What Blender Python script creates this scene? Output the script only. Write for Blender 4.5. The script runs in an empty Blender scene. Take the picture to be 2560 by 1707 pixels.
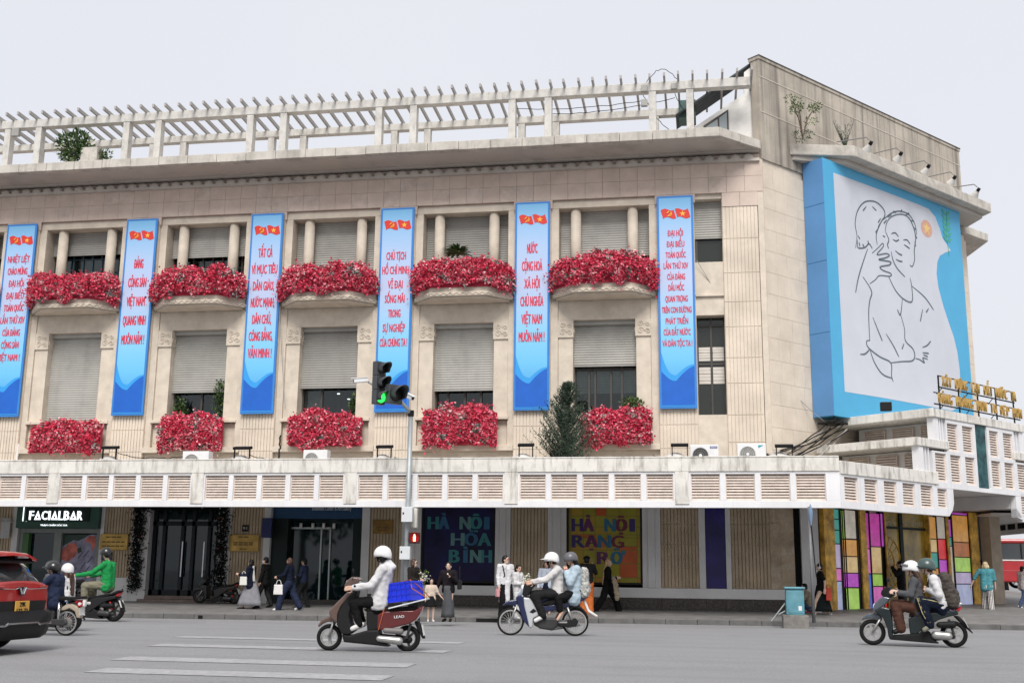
import bpy, bmesh, math, random
from mathutils import Vector, Matrix, noise
random.seed(7)
R = math.radians
SC = bpy.context.scene
COL = SC.collection

# ---------------------------------------------------------------- camera
CF, CP, CY, CR, CH = 2794.74, .20413626, .16851291, .01168956, 1.25
FW = Vector((-math.sin(CY)*math.cos(CP), math.cos(CY)*math.cos(CP), math.sin(CP)))
_rt = Vector((math.cos(CY), math.sin(CY), 0)); _up = _rt.cross(FW)
RT = math.cos(CR)*_rt + math.sin(CR)*_up
UP = -math.sin(CR)*_rt + math.cos(CR)*_up
EYE = Vector((0, 0, CH))
cam_d = bpy.data.cameras.new('camera'); cam = bpy.data.objects.new('camera', cam_d); COL.objects.link(cam)
cam_d.sensor_width = 36; cam_d.lens = 36*CF/2560; cam_d.clip_end = 3000; cam_d.clip_start = .1
cam.matrix_world = Matrix(((RT.x, UP.x, -FW.x, 0), (RT.y, UP.y, -FW.y, 0), (RT.z, UP.z, -FW.z, CH), (0, 0, 0, 1)))
SC.camera = cam

# ---------------------------------------------------------------- overcast sky and veiled sun
SUN_EL, SUN_AZ = R(50), R(172)
W = bpy.data.worlds.new('World'); SC.world = W; W.use_nodes = True
nt = W.node_tree; nt.nodes.clear()
sky = nt.nodes.new('ShaderNodeTexSky'); sky.sky_type = 'NISHITA'; sky.sun_disc = False
sky.sun_elevation = SUN_EL; sky.sun_rotation = SUN_AZ; sky.dust_density = 6; sky.air_density = 1.2
mul = nt.nodes.new('ShaderNodeMix'); mul.data_type = 'RGBA'; mul.inputs[0].default_value = .93
mul.inputs[7].default_value = (3.10, 3.14, 3.42, 1)          # the even grey-white cloud deck
ctx = nt.nodes.new('ShaderNodeTexCoord'); cn = nt.nodes.new('ShaderNodeTexNoise'); cn.inputs['Scale'].default_value = 2.2; cn.inputs['Detail'].default_value = 5; cmx = nt.nodes.new('ShaderNodeMix'); cmx.data_type = 'RGBA'
cmx.inputs[6].default_value = (2.84, 2.88, 3.10, 1); cmx.inputs[7].default_value = (3.08, 3.10, 3.24, 1)      # soft unevenness of the cloud
nt.links.new(ctx.outputs['Generated'], cn.inputs['Vector']); nt.links.new(cn.outputs['Fac'], cmx.inputs[0]); nt.links.new(cmx.outputs[2], mul.inputs[7])
bg = nt.nodes.new('ShaderNodeBackground'); bg.inputs[1].default_value = .12
out = nt.nodes.new('ShaderNodeOutputWorld')
nt.links.new(sky.outputs[0], mul.inputs[6]); nt.links.new(mul.outputs[2], bg.inputs[0]); nt.links.new(bg.outputs[0], out.inputs[0])
sd = bpy.data.lights.new('sun', 'SUN'); sd.energy = 1.5; sd.angle = R(26); sd.color = (1, .97, .93)
sun = bpy.data.objects.new('sun', sd); COL.objects.link(sun)
sv = Vector((math.sin(SUN_AZ)*math.cos(SUN_EL), math.cos(SUN_AZ)*math.cos(SUN_EL), math.sin(SUN_EL)))
sun.rotation_euler = sv.to_track_quat('Z', 'Y').to_euler(); sun.location = (0, -10, 40)
SC.view_settings.view_transform = 'Standard'; SC.view_settings.look = 'None'
SC.view_settings.exposure = 1.22; SC.view_settings.gamma = 1; SC.view_settings.use_curve_mapping = False

# ---------------------------------------------------------------- pixel to place (photo 2560 wide)
KV = 2560/2352
def ray(x, y): return FW + (x-1280)/CF*RT - (y-853.5)/CF*UP
def onY(x, y, Y): d = ray(x, y); return EYE + d*(Y/d.y)
def onZ(x, y, Z): d = ray(x, y); return EYE + d*((Z-CH)/d.z)
def vY(x, y, Y=37.0): return onY(x*KV, y*KV, Y)       # view pixel (2352 wide) on a plane parallel to the facade
def vZ(x, y, Z=0.0): return onZ(x*KV, y*KV, Z)
def on_depth(x, y, D): return EYE + ray(x, y)*D

# ---------------------------------------------------------------- materials
MATS = {}
def lin(r, g, b):
    f = lambda c: (c/255/12.92) if c <= 10 else ((c/255+.055)/1.055)**2.4
    return (f(r), f(g), f(b))
def mat(name, col, rough=.7, metal=0, var=.08, scale=3, bump=0, bscale=30, streak=0, scol=(.06, .055, .05), spec=.4,
        grime=0, gscale=.6, emit=0, coat=0, ecol=None, sscale=(5, 5, .25), svals=(.52, .72), object_space=False):
    if name in MATS: return MATS[name]
    if max(col) < .05 and not emit: col = tuple(x*.42 for x in col); spec = min(spec, .25) if not coat else spec
    m = bpy.data.materials.new(name); m.use_nodes = True; MATS[name] = m
    t = m.node_tree; b = t.nodes['Principled BSDF']; L = t.links.new
    b.inputs['Roughness'].default_value = rough; b.inputs['Metallic'].default_value = metal
    b.inputs['Specular IOR Level'].default_value = spec; b.inputs['Coat Weight'].default_value = coat
    tc = t.nodes.new('ShaderNodeTexCoord' if object_space else 'ShaderNodeNewGeometry')
    pos = tc.outputs['Object'] if object_space else tc.outputs['Position']
    def nz(sc, det=4, vec=None, rgh=.6):
        n = t.nodes.new('ShaderNodeTexNoise'); n.inputs['Scale'].default_value = sc; n.inputs['Detail'].default_value = det
        n.inputs['Roughness'].default_value = rgh; L(vec or pos, n.inputs['Vector']); return n.outputs['Fac']
    def mix(fac, a, bb, mode='MIX'):
        x = t.nodes.new('ShaderNodeMix'); x.data_type = 'RGBA'; x.blend_type = mode
        for i, v in ((0, fac), (6, a), (7, bb)):
            if hasattr(v, 'node'): L(v, x.inputs[i])
            else: x.inputs[i].default_value = v if i == 0 else (*v, 1)
        return x.outputs[2]
    def ramp(v, lo, hi):
        r = t.nodes.new('ShaderNodeMapRange'); L(v, r.inputs[0]); r.inputs[1].default_value = lo; r.inputs[2].default_value = hi
        return r.outputs[0]
    c = col
    if var:
        dark = tuple(x*(1-var*1.6) for x in col); lite = tuple(min(1, x*(1+var)) for x in col)
        c = mix(ramp(nz(scale), .3, .7), dark, lite)
    if grime:
        f = t.nodes.new('ShaderNodeMath'); f.operation = 'MULTIPLY'; L(ramp(nz(gscale, 8, rgh=.75), .5, .72), f.inputs[0]); f.inputs[1].default_value = grime
        c = mix(f.outputs[0], c, scol)
    if streak:
        mp = t.nodes.new('ShaderNodeMapping'); L(pos, mp.inputs[0]); mp.inputs['Scale'].default_value = sscale
        f = t.nodes.new('ShaderNodeMath'); f.operation = 'MULTIPLY'; L(ramp(nz(1, 6, mp.outputs[0]), *svals), f.inputs[0]); f.inputs[1].default_value = streak
        c = mix(f.outputs[0], c, scol)
    if hasattr(c, 'node'): L(c, b.inputs['Base Color'])
    else: b.inputs['Base Color'].default_value = (*c, 1)
    if bump:
        bn = t.nodes.new('ShaderNodeBump'); bn.inputs['Strength'].default_value = bump; bn.inputs['Distance'].default_value = .02
        L(nz(bscale, 5), bn.inputs['Height']); L(bn.outputs[0], b.inputs['Normal'])
    if emit:
        b.inputs['Emission Color'].default_value = (*(ecol or col), 1); b.inputs['Emission Strength'].default_value = emit
    return m
def glass(name, tint=(.02, .03, .035), alpha=.25, rough=.03):
    if name in MATS: return MATS[name]
    m = bpy.data.materials.new(name); m.use_nodes = True; MATS[name] = m
    t = m.node_tree; t.nodes.clear(); L = t.links.new
    o = t.nodes.new('ShaderNodeOutputMaterial'); g = t.nodes.new('ShaderNodeBsdfGlossy'); g.inputs['Roughness'].default_value = rough
    g.inputs['Color'].default_value = (.9, .93, .95, 1)
    d = t.nodes.new('ShaderNodeBsdfDiffuse'); d.inputs['Color'].default_value = (*tint, 1)
    tr = t.nodes.new('ShaderNodeBsdfTransparent'); tr.inputs['Color'].default_value = (.75, .82, .82, 1)
    a = t.nodes.new('ShaderNodeMixShader'); a.inputs[0].default_value = alpha; L(d.outputs[0], a.inputs[1]); L(tr.outputs[0], a.inputs[2])
    fr = t.nodes.new('ShaderNodeFresnel'); fr.inputs[0].default_value = 1.5
    x = t.nodes.new('ShaderNodeMixShader'); L(fr.outputs[0], x.inputs[0]); L(a.outputs[0], x.inputs[1]); L(g.outputs[0], x.inputs[2])
    L(x.outputs[0], o.inputs[0]); return m

# ---------------------------------------------------------------- mesh building
class B:
    def __init__(s, T=None): s.v = []; s.f = []; s.m = []; s.T = T
    def add(s, vs, fs, m=0):
        o = len(s.v)
        s.v += [tuple(s.T @ Vector(p)) if s.T else tuple(p) for p in vs]
        s.f += [tuple(i+o for i in f) for f in fs]; s.m += [m]*len(fs); return s
    def box(s, x0, x1, y0, y1, z0, z1, m=0):
        return s.add([(x0, y0, z0), (x1, y0, z0), (x1, y1, z0), (x0, y1, z0), (x0, y0, z1), (x1, y0, z1), (x1, y1, z1), (x0, y1, z1)],
              [(3, 2, 1, 0), (4, 5, 6, 7), (0, 1, 5, 4), (1, 2, 6, 5), (2, 3, 7, 6), (3, 0, 4, 7)], m)
    def ext(s, poly, d, m=0):
        d = Vector(d); p = [Vector(q) for q in poly]; n = len(p)
        nn = Vector((0, 0, 0))
        for i in range(n): nn += p[i].cross(p[(i+1) % n])
        if nn.dot(d) > 0: p = p[::-1]
        return s.add([*p, *[q+d for q in p]], [tuple(range(n)), tuple(range(2*n-1, n-1, -1))]+[(i, i+n, (i+1) % n+n, (i+1) % n) for i in range(n)], m)
    def quad(s, a, b, c, d, m=0): return s.add([a, b, c, d], [(0, 1, 2, 3)], m)
    def poly(s, pts, m=0): return s.add(pts, [tuple(range(len(pts)))], m)
    def cyl(s, p, q, r0, r1=None, n=10, m=0, caps=True):
        p = Vector(p); q = Vector(q); r1 = r0 if r1 is None else r1; ax = (q-p).normalized()
        a = ax.orthogonal().normalized(); b = ax.cross(a)
        vs = [c+(a*math.cos(2*math.pi*i/n)+b*math.sin(2*math.pi*i/n))*r for c, r in ((p, r0), (q, r1)) for i in range(n)]
        fs = [(i, (i+1) % n, (i+1) % n+n, i+n) for i in range(n)]
        if caps: fs += [tuple(range(n-1, -1, -1)), tuple(range(n, 2*n))]
        return s.add(vs, fs, m)
    def tube(s, pts, r, n=6, m=0):
        pts = [Vector(p) for p in pts]; vs = []; fs = []; rr = r if isinstance(r, (list, tuple)) else [r]*len(pts); ref = None
        for k, p in enumerate(pts):
            ax = (pts[min(k+1, len(pts)-1)]-pts[max(k-1, 0)]).normalized()
            a = ax.orthogonal().normalized() if ref is None else (ref-ax*ref.dot(ax)).normalized()
            ref = a; b = ax.cross(a)
            vs += [p+(a*math.cos(2*math.pi*i/n)+b*math.sin(2*math.pi*i/n))*rr[k] for i in range(n)]
        for k in range(len(pts)-1):
            fs += [(k*n+i, k*n+(i+1) % n, (k+1)*n+(i+1) % n, (k+1)*n+i) for i in range(n)]
        fs += [tuple(range(n-1, -1, -1)), tuple(range((len(pts)-1)*n, len(pts)*n))]
        return s.add(vs, fs, m)
    def lathe(s, prof, c=(0, 0, 0), n=16, m=0, axis='z', arc=None):
        c = Vector(c); vs = []; fs = []; k = len(prof)
        for i in range(n):
            a = 2*math.pi*i/n
            for r, h in prof:
                x, y = r*math.cos(a), r*math.sin(a)
                vs.append(c+Vector((x, y, h) if axis == 'z' else ((x, h, y) if axis == 'y' else (h, x, y))))
        for i in range(n):
            j = (i+1) % n
            fs += [(i*k+t, j*k+t, j*k+t+1, i*k+t+1) if axis != 'y' else (i*k+t+1, j*k+t+1, j*k+t, i*k+t) for t in range(k-1)]
        return s.add(vs, fs, m)
    def ball(s, c, r, n=10, m=0):
        rx, ry, rz = r if isinstance(r, (tuple, list)) else (r, r, r); h = n//2+1; c = Vector(c)
        vs = []; fs = []
        for j in range(h+1):
            th = math.pi*j/h
            for i in range(n):
                a = 2*math.pi*i/n; vs.append(c+Vector((rx*math.sin(th)*math.cos(a), ry*math.sin(th)*math.sin(a), rz*math.cos(th))))
        for j in range(h):
            for i in range(n): fs.append((j*n+i, (j+1)*n+i, (j+1)*n+(i+1) % n, j*n+(i+1) % n))
        return s.add(vs, fs, m)
    def mesh(s, name, mats, smooth=False):
        me = bpy.data.meshes.new(name); me.from_pydata(s.v, [], s.f)
        for x in (mats if isinstance(mats, (list, tuple)) else [mats]): me.materials.append(x)
        if any(s.m): me.polygons.foreach_set('material_index', s.m)
        if smooth: me.polygons.foreach_set('use_smooth', [True]*len(me.polygons))
        me.update(); return me
    def obj(s, name, mats, parent=None, smooth=False, bevel=0, **kw):
        return put(name, s.mesh(name, mats, smooth), parent, bevel, **kw)
def put(name, me, parent=None, bevel=0, label=None, cat=None, group=None, kind=None, M=None):
    o = bpy.data.objects.new(name, me); COL.objects.link(o)
    if parent: o.parent = parent; o.matrix_parent_inverse = parent.matrix_basis.inverted()
    if M is not None: o.matrix_basis = M
    if bevel:
        b = o.modifiers.new('bevel', 'BEVEL'); b.width = bevel; b.segments = 2; b.limit_method = 'ANGLE'; b.angle_limit = R(40)
    tag(o, label, cat, group, kind); return o
def tag(o, label=None, cat=None, group=None, kind=None):
    for k, v in (('label', label), ('category', cat), ('group', group), ('kind', kind)):
        if v: o[k] = v
    return o
def empty(name, loc, label=None, cat=None, group=None, kind=None, rz=0):
    o = bpy.data.objects.new(name, None); COL.objects.link(o); o.location = loc; o.rotation_euler = (0, 0, rz)
    o.empty_display_size = .1; tag(o, label, cat, group, kind)
    o.matrix_basis = Matrix.Translation(loc) @ Matrix.Rotation(rz, 4, 'Z'); return o

TMP = bpy.data.scenes.new('workbench')                   # scratch scene for evaluating shapes, removed at the end
def baked(o):
    TMP.collection.objects.link(o); vl = TMP.view_layers[0]; vl.update(); dg = vl.depsgraph
    return bpy.data.meshes.new_from_object(o.evaluated_get(dg))
GLY = {'Đ': '\u00d0', 'Ơ': "O'", 'Ớ': "Ó'", 'Ờ': "Ò'", 'Ỡ': "Õ'", 'Ợ': "Ọ'"}   # glyphs whose outlines do not fill cleanly
def text_mesh(s, w, h, depth=.0, bold=0, fit=True, res=2):
    s = ''.join(GLY.get(ch, ch) for ch in s)
    c = bpy.data.curves.new('t', 'FONT'); c.body = s; c.size = 1; c.extrude = depth; c.resolution_u = res
    o = bpy.data.objects.new('t', c); me = baked(o); bpy.data.objects.remove(o); bpy.data.curves.remove(c)
    xs = [v.co.x for v in me.vertices]; ys = [v.co.y for v in me.vertices]
    if not xs: return me
    x0, x1, y0, y1 = min(xs), max(xs), min(ys), max(ys)
    if h and h < 0: y0, y1 = 0, .727; h = -h           # negative height: fit the capital height
    sx = w/(x1-x0) if w else h/(y1-y0); sy = h/(y1-y0) if h else sx
    for v in me.vertices: v.co.x = (v.co.x-(x0+x1)/2)*sx; v.co.y = (v.co.y-(y0+y1)/2)*sy
    me.materials.clear()
    if bold:                                              # heavier strokes: the outline set again a little to each side
        V = [v.co.copy() for v in me.vertices]; F = [tuple(p.vertices) for p in me.polygons]; N = len(V); sh = bold*h*(.9 if h else 1); vs = []; fs = []
        for k, dx in enumerate((0, -sh, sh)):
            vs += [(v.x+dx, v.y+(0 if k == 0 else .0), v.z+k*.0008) for v in V]; fs += [tuple(i+k*N for i in f) for f in F]
        me = bpy.data.meshes.new('t'); me.from_pydata(vs, [], fs); me.update()
    return me
def frame(o, ux, uz):                     # matrix with local x along ux, local y along uz, local z facing out
    ux = Vector(ux).normalized(); uz = Vector(uz).normalized(); n = ux.cross(uz)
    return Matrix(((ux.x, uz.x, n.x, o[0]), (ux.y, uz.y, n.y, o[1]), (ux.z, uz.z, n.z, o[2]), (0, 0, 0, 1)))
def text(name, s, w, h, M, m, parent=None, depth=.004, bold=.02, **kw):
    me = text_mesh(s, w, h, depth, bold); me.name = name; me.materials.append(m); me.transform(M)
    return put(name, me, parent, **kw)

def capsules(parts, nseg=10):
    b = B()
    for p, r0, q, r1 in parts:
        b.ball(p, r0, nseg); b.ball(q, r1, nseg)
        p = Vector(p); q = Vector(q)
        if (p-q).length > 1e-4: b.cyl(p, q, r0, r1, nseg)
    return b
def melt(b, name, m, vox=.015, smooth=4, fac=.5, parent=None, wr=0, wf=9, post=None, **kw):
    """fuse overlapping shapes into one continuous smooth surface"""
    me = b.mesh(name, m); o = bpy.data.objects.new('tmp', me)
    r = o.modifiers.new('r', 'REMESH'); r.mode = 'VOXEL'; r.voxel_size = vox; r.use_smooth_shade = True
    if smooth:
        q = o.modifiers.new('s', 'SMOOTH'); q.factor = fac; q.iterations = smooth
    n = baked(o); bpy.data.objects.remove(o); bpy.data.meshes.remove(me)
    n.name = name
    if not n.materials:
        for x in (m if isinstance(m, (list, tuple)) else [m]): n.materials.append(x)
    if wr:
        N = len(n.vertices); co = [0.0]*(3*N); nr = [0.0]*(3*N); n.vertices.foreach_get('co', co); n.vertices.foreach_get('normal', nr)
        for i in range(0, 3*N, 3):
            w = noise.noise((co[i]*wf, co[i+1]*wf, co[i+2]*wf*1.6))*wr
            co[i] += nr[i]*w; co[i+1] += nr[i+1]*w; co[i+2] += nr[i+2]*w
        n.vertices.foreach_set('co', co)
    n.polygons.foreach_set('use_smooth', [True]*len(n.polygons))
    if post: post(n)
    n.update(); return put(name, n, parent, **kw)
# ================================================================ GROUND
KERB = [(-300, 27.2), (-60, 28.6), (-17, 30.55), (-10.8, 31.2), (-8, 31.9), (-2, 33.2), (4.3, 33.5), (9, 33.7), (12.2, 34.6), (14.2, 36.6), (15.0, 40), (15.6, 52), (15.9, 60), (16.4, 62.0), (18, 62.6), (300, 64)]
def kerbY(x):
    for (a, b), (c, d) in zip(KERB, KERB[1:]):
        if a <= x <= c: return b+(d-b)*(x-a)/(c-a)
    return 64
def far(y): return max(0, y-37)*.017
def roadZ(x, y):
    k = min(kerbY(x), 34.5)
    t = max(0, min(1, (y-21)/(k-21))); z = -.13*t*t*(3-2*t)
    return z+far(y)+.04*math.exp(-((y-17)/4)**2)
def paveZ(x, y):
    return .16*max(0, min(1, (y-kerbY(min(x, 9)))/(37-kerbY(min(x, 9)))))+far(y)
m_road = mat('asphalt', (.26, .26, .266), .85, var=.16, scale=38, bump=.6, bscale=140, grime=.45, gscale=.3, scol=(.18, .18, .185), spec=.3, streak=.5, sscale=(.09, 1.2, 1), svals=(.45, .72))
m_pave = mat('paving', (.19, .185, .18), .55, var=.2, scale=2.2, bump=.3, bscale=60, grime=.45, gscale=.5, scol=(.09, .085, .08), spec=.5)
m_kerb = mat('kerb_stone', (.13, .127, .124), .8, var=.2, scale=4, grime=.5, gscale=2, bump=.4, bscale=50)
m_mark = mat('road_paint', (.325, .325, .333), .75, var=.14, scale=9, grime=.95, gscale=1.4, scol=(.262, .262, .268))
b = B(); xs = [-900, -300, -120]+[-60+i*1.5 for i in range(62)]+[60, 120, 300, 900]; ys = [-900, -100, -20]+[i*1.0 for i in range(0, 70)]+[80, 120, 250, 900]
vs = [(x, y, roadZ(x, min(y, 75)) if y < 75 else roadZ(x, 75)) for y in ys for x in xs]; n = len(xs)
b.add(vs, [(j*n+i, j*n+i+1, (j+1)*n+i+1, (j+1)*n+i) for j in range(len(ys)-1) for i in range(n-1)])
road = b.obj('road', m_road, smooth=True, kind='structure')
# crossing stripes
def stripe(x0, x1, y, w):
    b = B(); n = 10
    for i in range(n):
        a, c = x0+(x1-x0)*i/n, x0+(x1-x0)*(i+1)/n
        z = lambda x, yy: roadZ(x, yy)+.006
        b.quad((a, y, z(a, y)), (c, y, z(c, y)), (c, y+w, z(c, y+w)), (a, y+w, z(a, y+w)))
    b.obj('crossing_stripe', m_mark, road)
for x0v, x1v, yv in ((130, 905, 1556), (190, 960, 1529), (275, 1045, 1497), (330, 1080, 1474), (380, 1100, 1457), (430, 1110, 1443), (470, 1118, 1431))[:4]:
    a = vZ(x0v, yv); c = vZ(x1v, yv)
    stripe(a.x, c.x, (a.y+c.y)/2, .60)
for yy in (26.6, 28.6):
    stripe(-60, -13, yy, .12) if yy > 28 else None
# pavement slab and kerb stones
b = B(); pts = [(x, kerbY(x)) for x, _ in KERB]
xs2 = sorted(set([x for x, _ in KERB]+[-60+i*2 for i in range(36)]+[9.5+.4*i for i in range(20)]))
xs2 = [x for x in xs2 if x <= 15.9]
prev = None
for x in xs2:
    k = kerbY(x)+.16; col = []
    for j in range(24):
        y = k+(72-k)*(j/23)**1.6; col.append((x, y, paveZ(x, y)))
    if prev: 
        o = prev+col; b.add(o, [(j, j+24, j+25, j+1) for j in range(23)])
    prev = col
pavement = b.obj('pavement', m_pave, smooth=True, kind='structure')
# kerb stones one by one
def polyline(pts, step):
    out = []; acc = 0
    for (a, b_), (c, d) in zip(pts, pts[1:]):
        L = math.hypot(c-a, d-b_); t = 0
        n = max(1, int(round(L/step)))
        for i in range(n): out.append((a+(c-a)*i/n, b_+(d-b_)*i/n))
    out.append(pts[-1]); return out
kp = polyline([(-40, 29.5)]+[p for p in KERB if -20 < p[0] < 15.7], .95)
for (x0, y0), (x1, y1) in zip(kp, kp[1:]):
    d = Vector((x1-x0, y1-y0)); d.normalize(); nx, ny = -d.y, d.x; g = .005
    z1 = paveZ((x0+x1)/2, (y0+y1)/2+.1)+.008+random.uniform(-.006, .006); z0 = -.35
    bb = B(); a = (x0+d.x*g, y0+d.y*g); c = (x1-d.x*g, y1-d.y*g); w = .17
    bb.ext([(a[0], a[1], z0), (c[0], c[1], z0), (c[0]+nx*w, c[1]+ny*w, z0), (a[0]+nx*w, a[1]+ny*w, z0)], (0, 0, z1-z0))
    bb.obj('kerb_stone', m_kerb, pavement, bevel=.012)
# dark drain slots let into the kerb
for xa_, xb_, yy_ in ((1176, 1243, 1551), (426, 440, 1546)):
    a, c = onZ(xa_, yy_, -.06), onZ(xb_, yy_, -.06); ya_, yb_ = kerbY(a.x), kerbY(c.x)
    B().ext([(a.x, ya_-.012, -.115), (c.x, yb_-.012, -.115), (c.x, yb_+.03, -.115), (a.x, ya_+.03, -.115)], (0, 0, .09)).obj('drain_slot', mat('drain_black', (.015, .015, .015), .8), pavement)
# ================================================================ THE CORNER BUILDING
YW = 37.0
CA = .85477262                                              # turn of the chamfered corner
W0 = Vector((2.3, YW, 0)); P0 = Vector((3.9, 33.0, 0))
cd, sn = math.cos(CA), math.sin(CA)
def turned(o, a): return Matrix.Translation(o) @ Matrix.Rotation(a, 4, 'Z')
TW = turned(W0, CA)                                         # chamfer wall: local x along, y into the building
TP = turned(P0, CA)                                         # chamfer canopy front
CL = 13.3
W2 = W0+Vector((cd, sn, 0))*CL; T2 = turned(W2, 2*CA)
NC = Vector((sn, -cd, 0))
def onC(x, y, off=0, base=W0):
    d = ray(x, y); p0 = base+NC*off; t = (p0-EYE).dot(NC)/d.dot(NC); q = EYE+d*t
    return (q-base).dot(Vector((cd, sn, 0))), q.z
m_stone = mat('cream_stone', (.64, .56, .465), .8, var=.08, scale=1.1, bump=.25, bscale=45, grime=.28, gscale=.5, scol=(.36, .29, .22))
m_stone2 = mat('cream_stone_smooth', (.61, .54, .45), .8, var=.09, scale=2.5, bump=.35, bscale=90, grime=.3, gscale=1.1, scol=(.33, .28, .22))
m_pink = mat('pink_cladding', (.56, .46, .395), .75, var=.07, scale=1.6, bump=.3, bscale=40, grime=.45, gscale=.9, scol=(.40, .29, .255))
m_pink2 = mat('pink_cladding_worn', (.545, .45, .39), .8, var=.12, scale=3.5, bump=.5, bscale=25, grime=.5, gscale=2.0, scol=(.58, .50, .46))
m_conc = mat('weathered_concrete', (.52, .49, .44), .9, var=.15, scale=1.5, bump=.5, bscale=30, grime=.6, gscale=1.4, scol=(.22, .2, .18), streak=.55, sscale=(7, 7, .7))
m_soff = mat('soffit_render', (.50, .46, .415), .9, var=.14, scale=.8, grime=.4, gscale=.8, scol=(.27, .25, .23))
m_par = mat('streaked_parapet', (.43, .385, .325), .9, var=.14, scale=.9, bump=.4, bscale=25, streak=.95, scol=(.15, .135, .12), sscale=(3.2, 3.2, .14), svals=(.46, .70), grime=.35, gscale=.5)
m_white = mat('white_paint', (.70, .70, .715), .6, var=.05, scale=1.4, streak=.22, scol=(.42, .41, .39), sscale=(9, 9, .5))
m_whitew = mat('white_paint_weathered', (.68, .66, .615), .75, var=.08, scale=1.2, streak=.85, scol=(.27, .25, .215), sscale=(6, 6, 1.1), svals=(.5, .7), grime=.5, gscale=1.6, bump=.2)
m_wall_w = mat('white_wall', (.74, .73, .70), .8, var=.06, grime=.35, gscale=1.2, scol=(.42, .40, .37))
m_slat = mat('louvre_slat', (.70, .60, .53), .65, var=.1, scale=6)
m_shut = mat('roller_shutter', (.335, .33, .305), .5, var=.10, scale=1.3, grime=.4, gscale=1.2, scol=(.27, .26, .235), metal=.1)
SHV = [m_shut, mat('roller_shutter_worn', (.30, .295, .275), .55, var=.14, scale=.9, grime=.6, gscale=.9, scol=(.22, .21, .19), streak=.4, sscale=(3, 3, .4)), mat('roller_shutter_pale', (.37, .365, .34), .5, var=.12, scale=1.8, grime=.5, gscale=1.8, scol=(.26, .25, .225), streak=.5, sscale=(4, 4, .3))]
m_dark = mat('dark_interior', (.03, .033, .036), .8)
m_room = mat('room_wall', (.33, .31, .29), .9)
m_glass = glass('window_glass', (.015, .02, .022), .82)
m_gdark = glass('shop_glass', (.004, .014, .016), .12)
m_frame = mat('bronze_frame', (.07, .065, .06), .5, metal=.3)
m_blk = mat('black_metal', (.02, .02, .022), .5)
m_gran = mat('dark_granite', (.055, .045, .04), .45, var=.5, scale=16, spec=.5, grime=.4, gscale=4, scol=(.10, .085, .075))
m_gfw = mat('ground_floor_white', (.66, .655, .65), .7, var=.06, scale=1.2, grime=.2, scol=(.45, .44, .42))
m_rib = mat('ribbed_panel_stone', (.44, .35, .245), .85, var=.12, scale=1.6, bump=.4, bscale=40, grime=.35, gscale=1.4, scol=(.27, .2, .13))
bld = empty('exhibition_building', (0, YW, 0), 'cream stone corner building with white louvred canopy and rooftop pergola', 'building')

PL = [-30.6, -25.72, -20.85, -15.96, -11.08, -6.22, -1.31]; PW = 1.25
BAYS = [(PL[i]+PW, PL[i+1]) for i in range(6)]
# ---- core walls: back plane pieces so every opening is a real hole
def ribs(b, x0, x1, y, z0, z1, pitch=.118, gap=.022, dep=.03, rows=None):
    n = max(1, round((x1-x0)/pitch)); p = (x1-x0)/n; zs = rows or [z0, z1]
    b.box(x0, x1, y+dep, y+.5, z0, z1)
    for a, c in zip(zs, zs[1:]):
        for i in range(n): b.box(x0+i*p+gap/2, x0+(i+1)*p-gap/2, y, y+dep-.001, a+.008, c-.008)
for x in PL:
    b = B(); ribs(b, x, x+PW, YW, 4.6, 14.02, rows=[4.6, 5.32, 6.1, 7.6, 9.1, 10.6, 12.1, 13.2, 14.02]); b.obj('pilaster', m_stone, bld)
b = B(); ribs(b, .9, 2.08, YW, 4.6, 13.52, rows=[4.6, 5.5, 6.4, 7.45, 8.3, 9.35, 10.2, 11.2, 12.4, 13.52]); b.obj('pilaster', m_stone, bld)
b = B(); b.box(2.1, 2.3, YW+.02, YW+.5, 4.6, 15.2); b.obj('corner_strip', m_stone2, bld)
def slatted(b, x0, x1, y, z0, z1, p=.085):
    """a curtain of curved slats"""
    n = int((z1-z0)/p); vs = []; 
    for i in range(n+1):
        z = z1-i*p
        vs += [(x0, y, z), (x1, y, z), (x0, y-.014, z-p*.5), (x1, y-.014, z-p*.5), (x0, y-.001, z-p*.93), (x1, y-.001, z-p*.93)]
    fs = [(k, k+1, k+3, k+2) for k in range(0, len(vs)-2, 2)]; b.add(vs, fs)
    b.box(x0, x1, y-.02, y+.02, z1-(n+1)*p-.05, z1-(n+1)*p+.0)
def volute(b, c, r, ux, uz, t=.022):
    pts = []
    for i in range(15):
        a = i*.62; rr = r*(1-i/17); pts.append(Vector(c)+Vector(ux)*math.cos(a)*rr+Vector(uz)*math.sin(a)*rr)
    b.tube(pts, t, 5)
up_sh = {0: 12.9, 1: 13.0-.02, 2: 12.72, 3: 12.0, 4: 12.07, 5: 12.2}
lo_sh = {0: 6.6, 1: 6.5, 2: vY(455, 893).z, 3: vY(755, 880).z, 4: vY(1065, 885).z, 5: vY(1390, 832).z}
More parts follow.
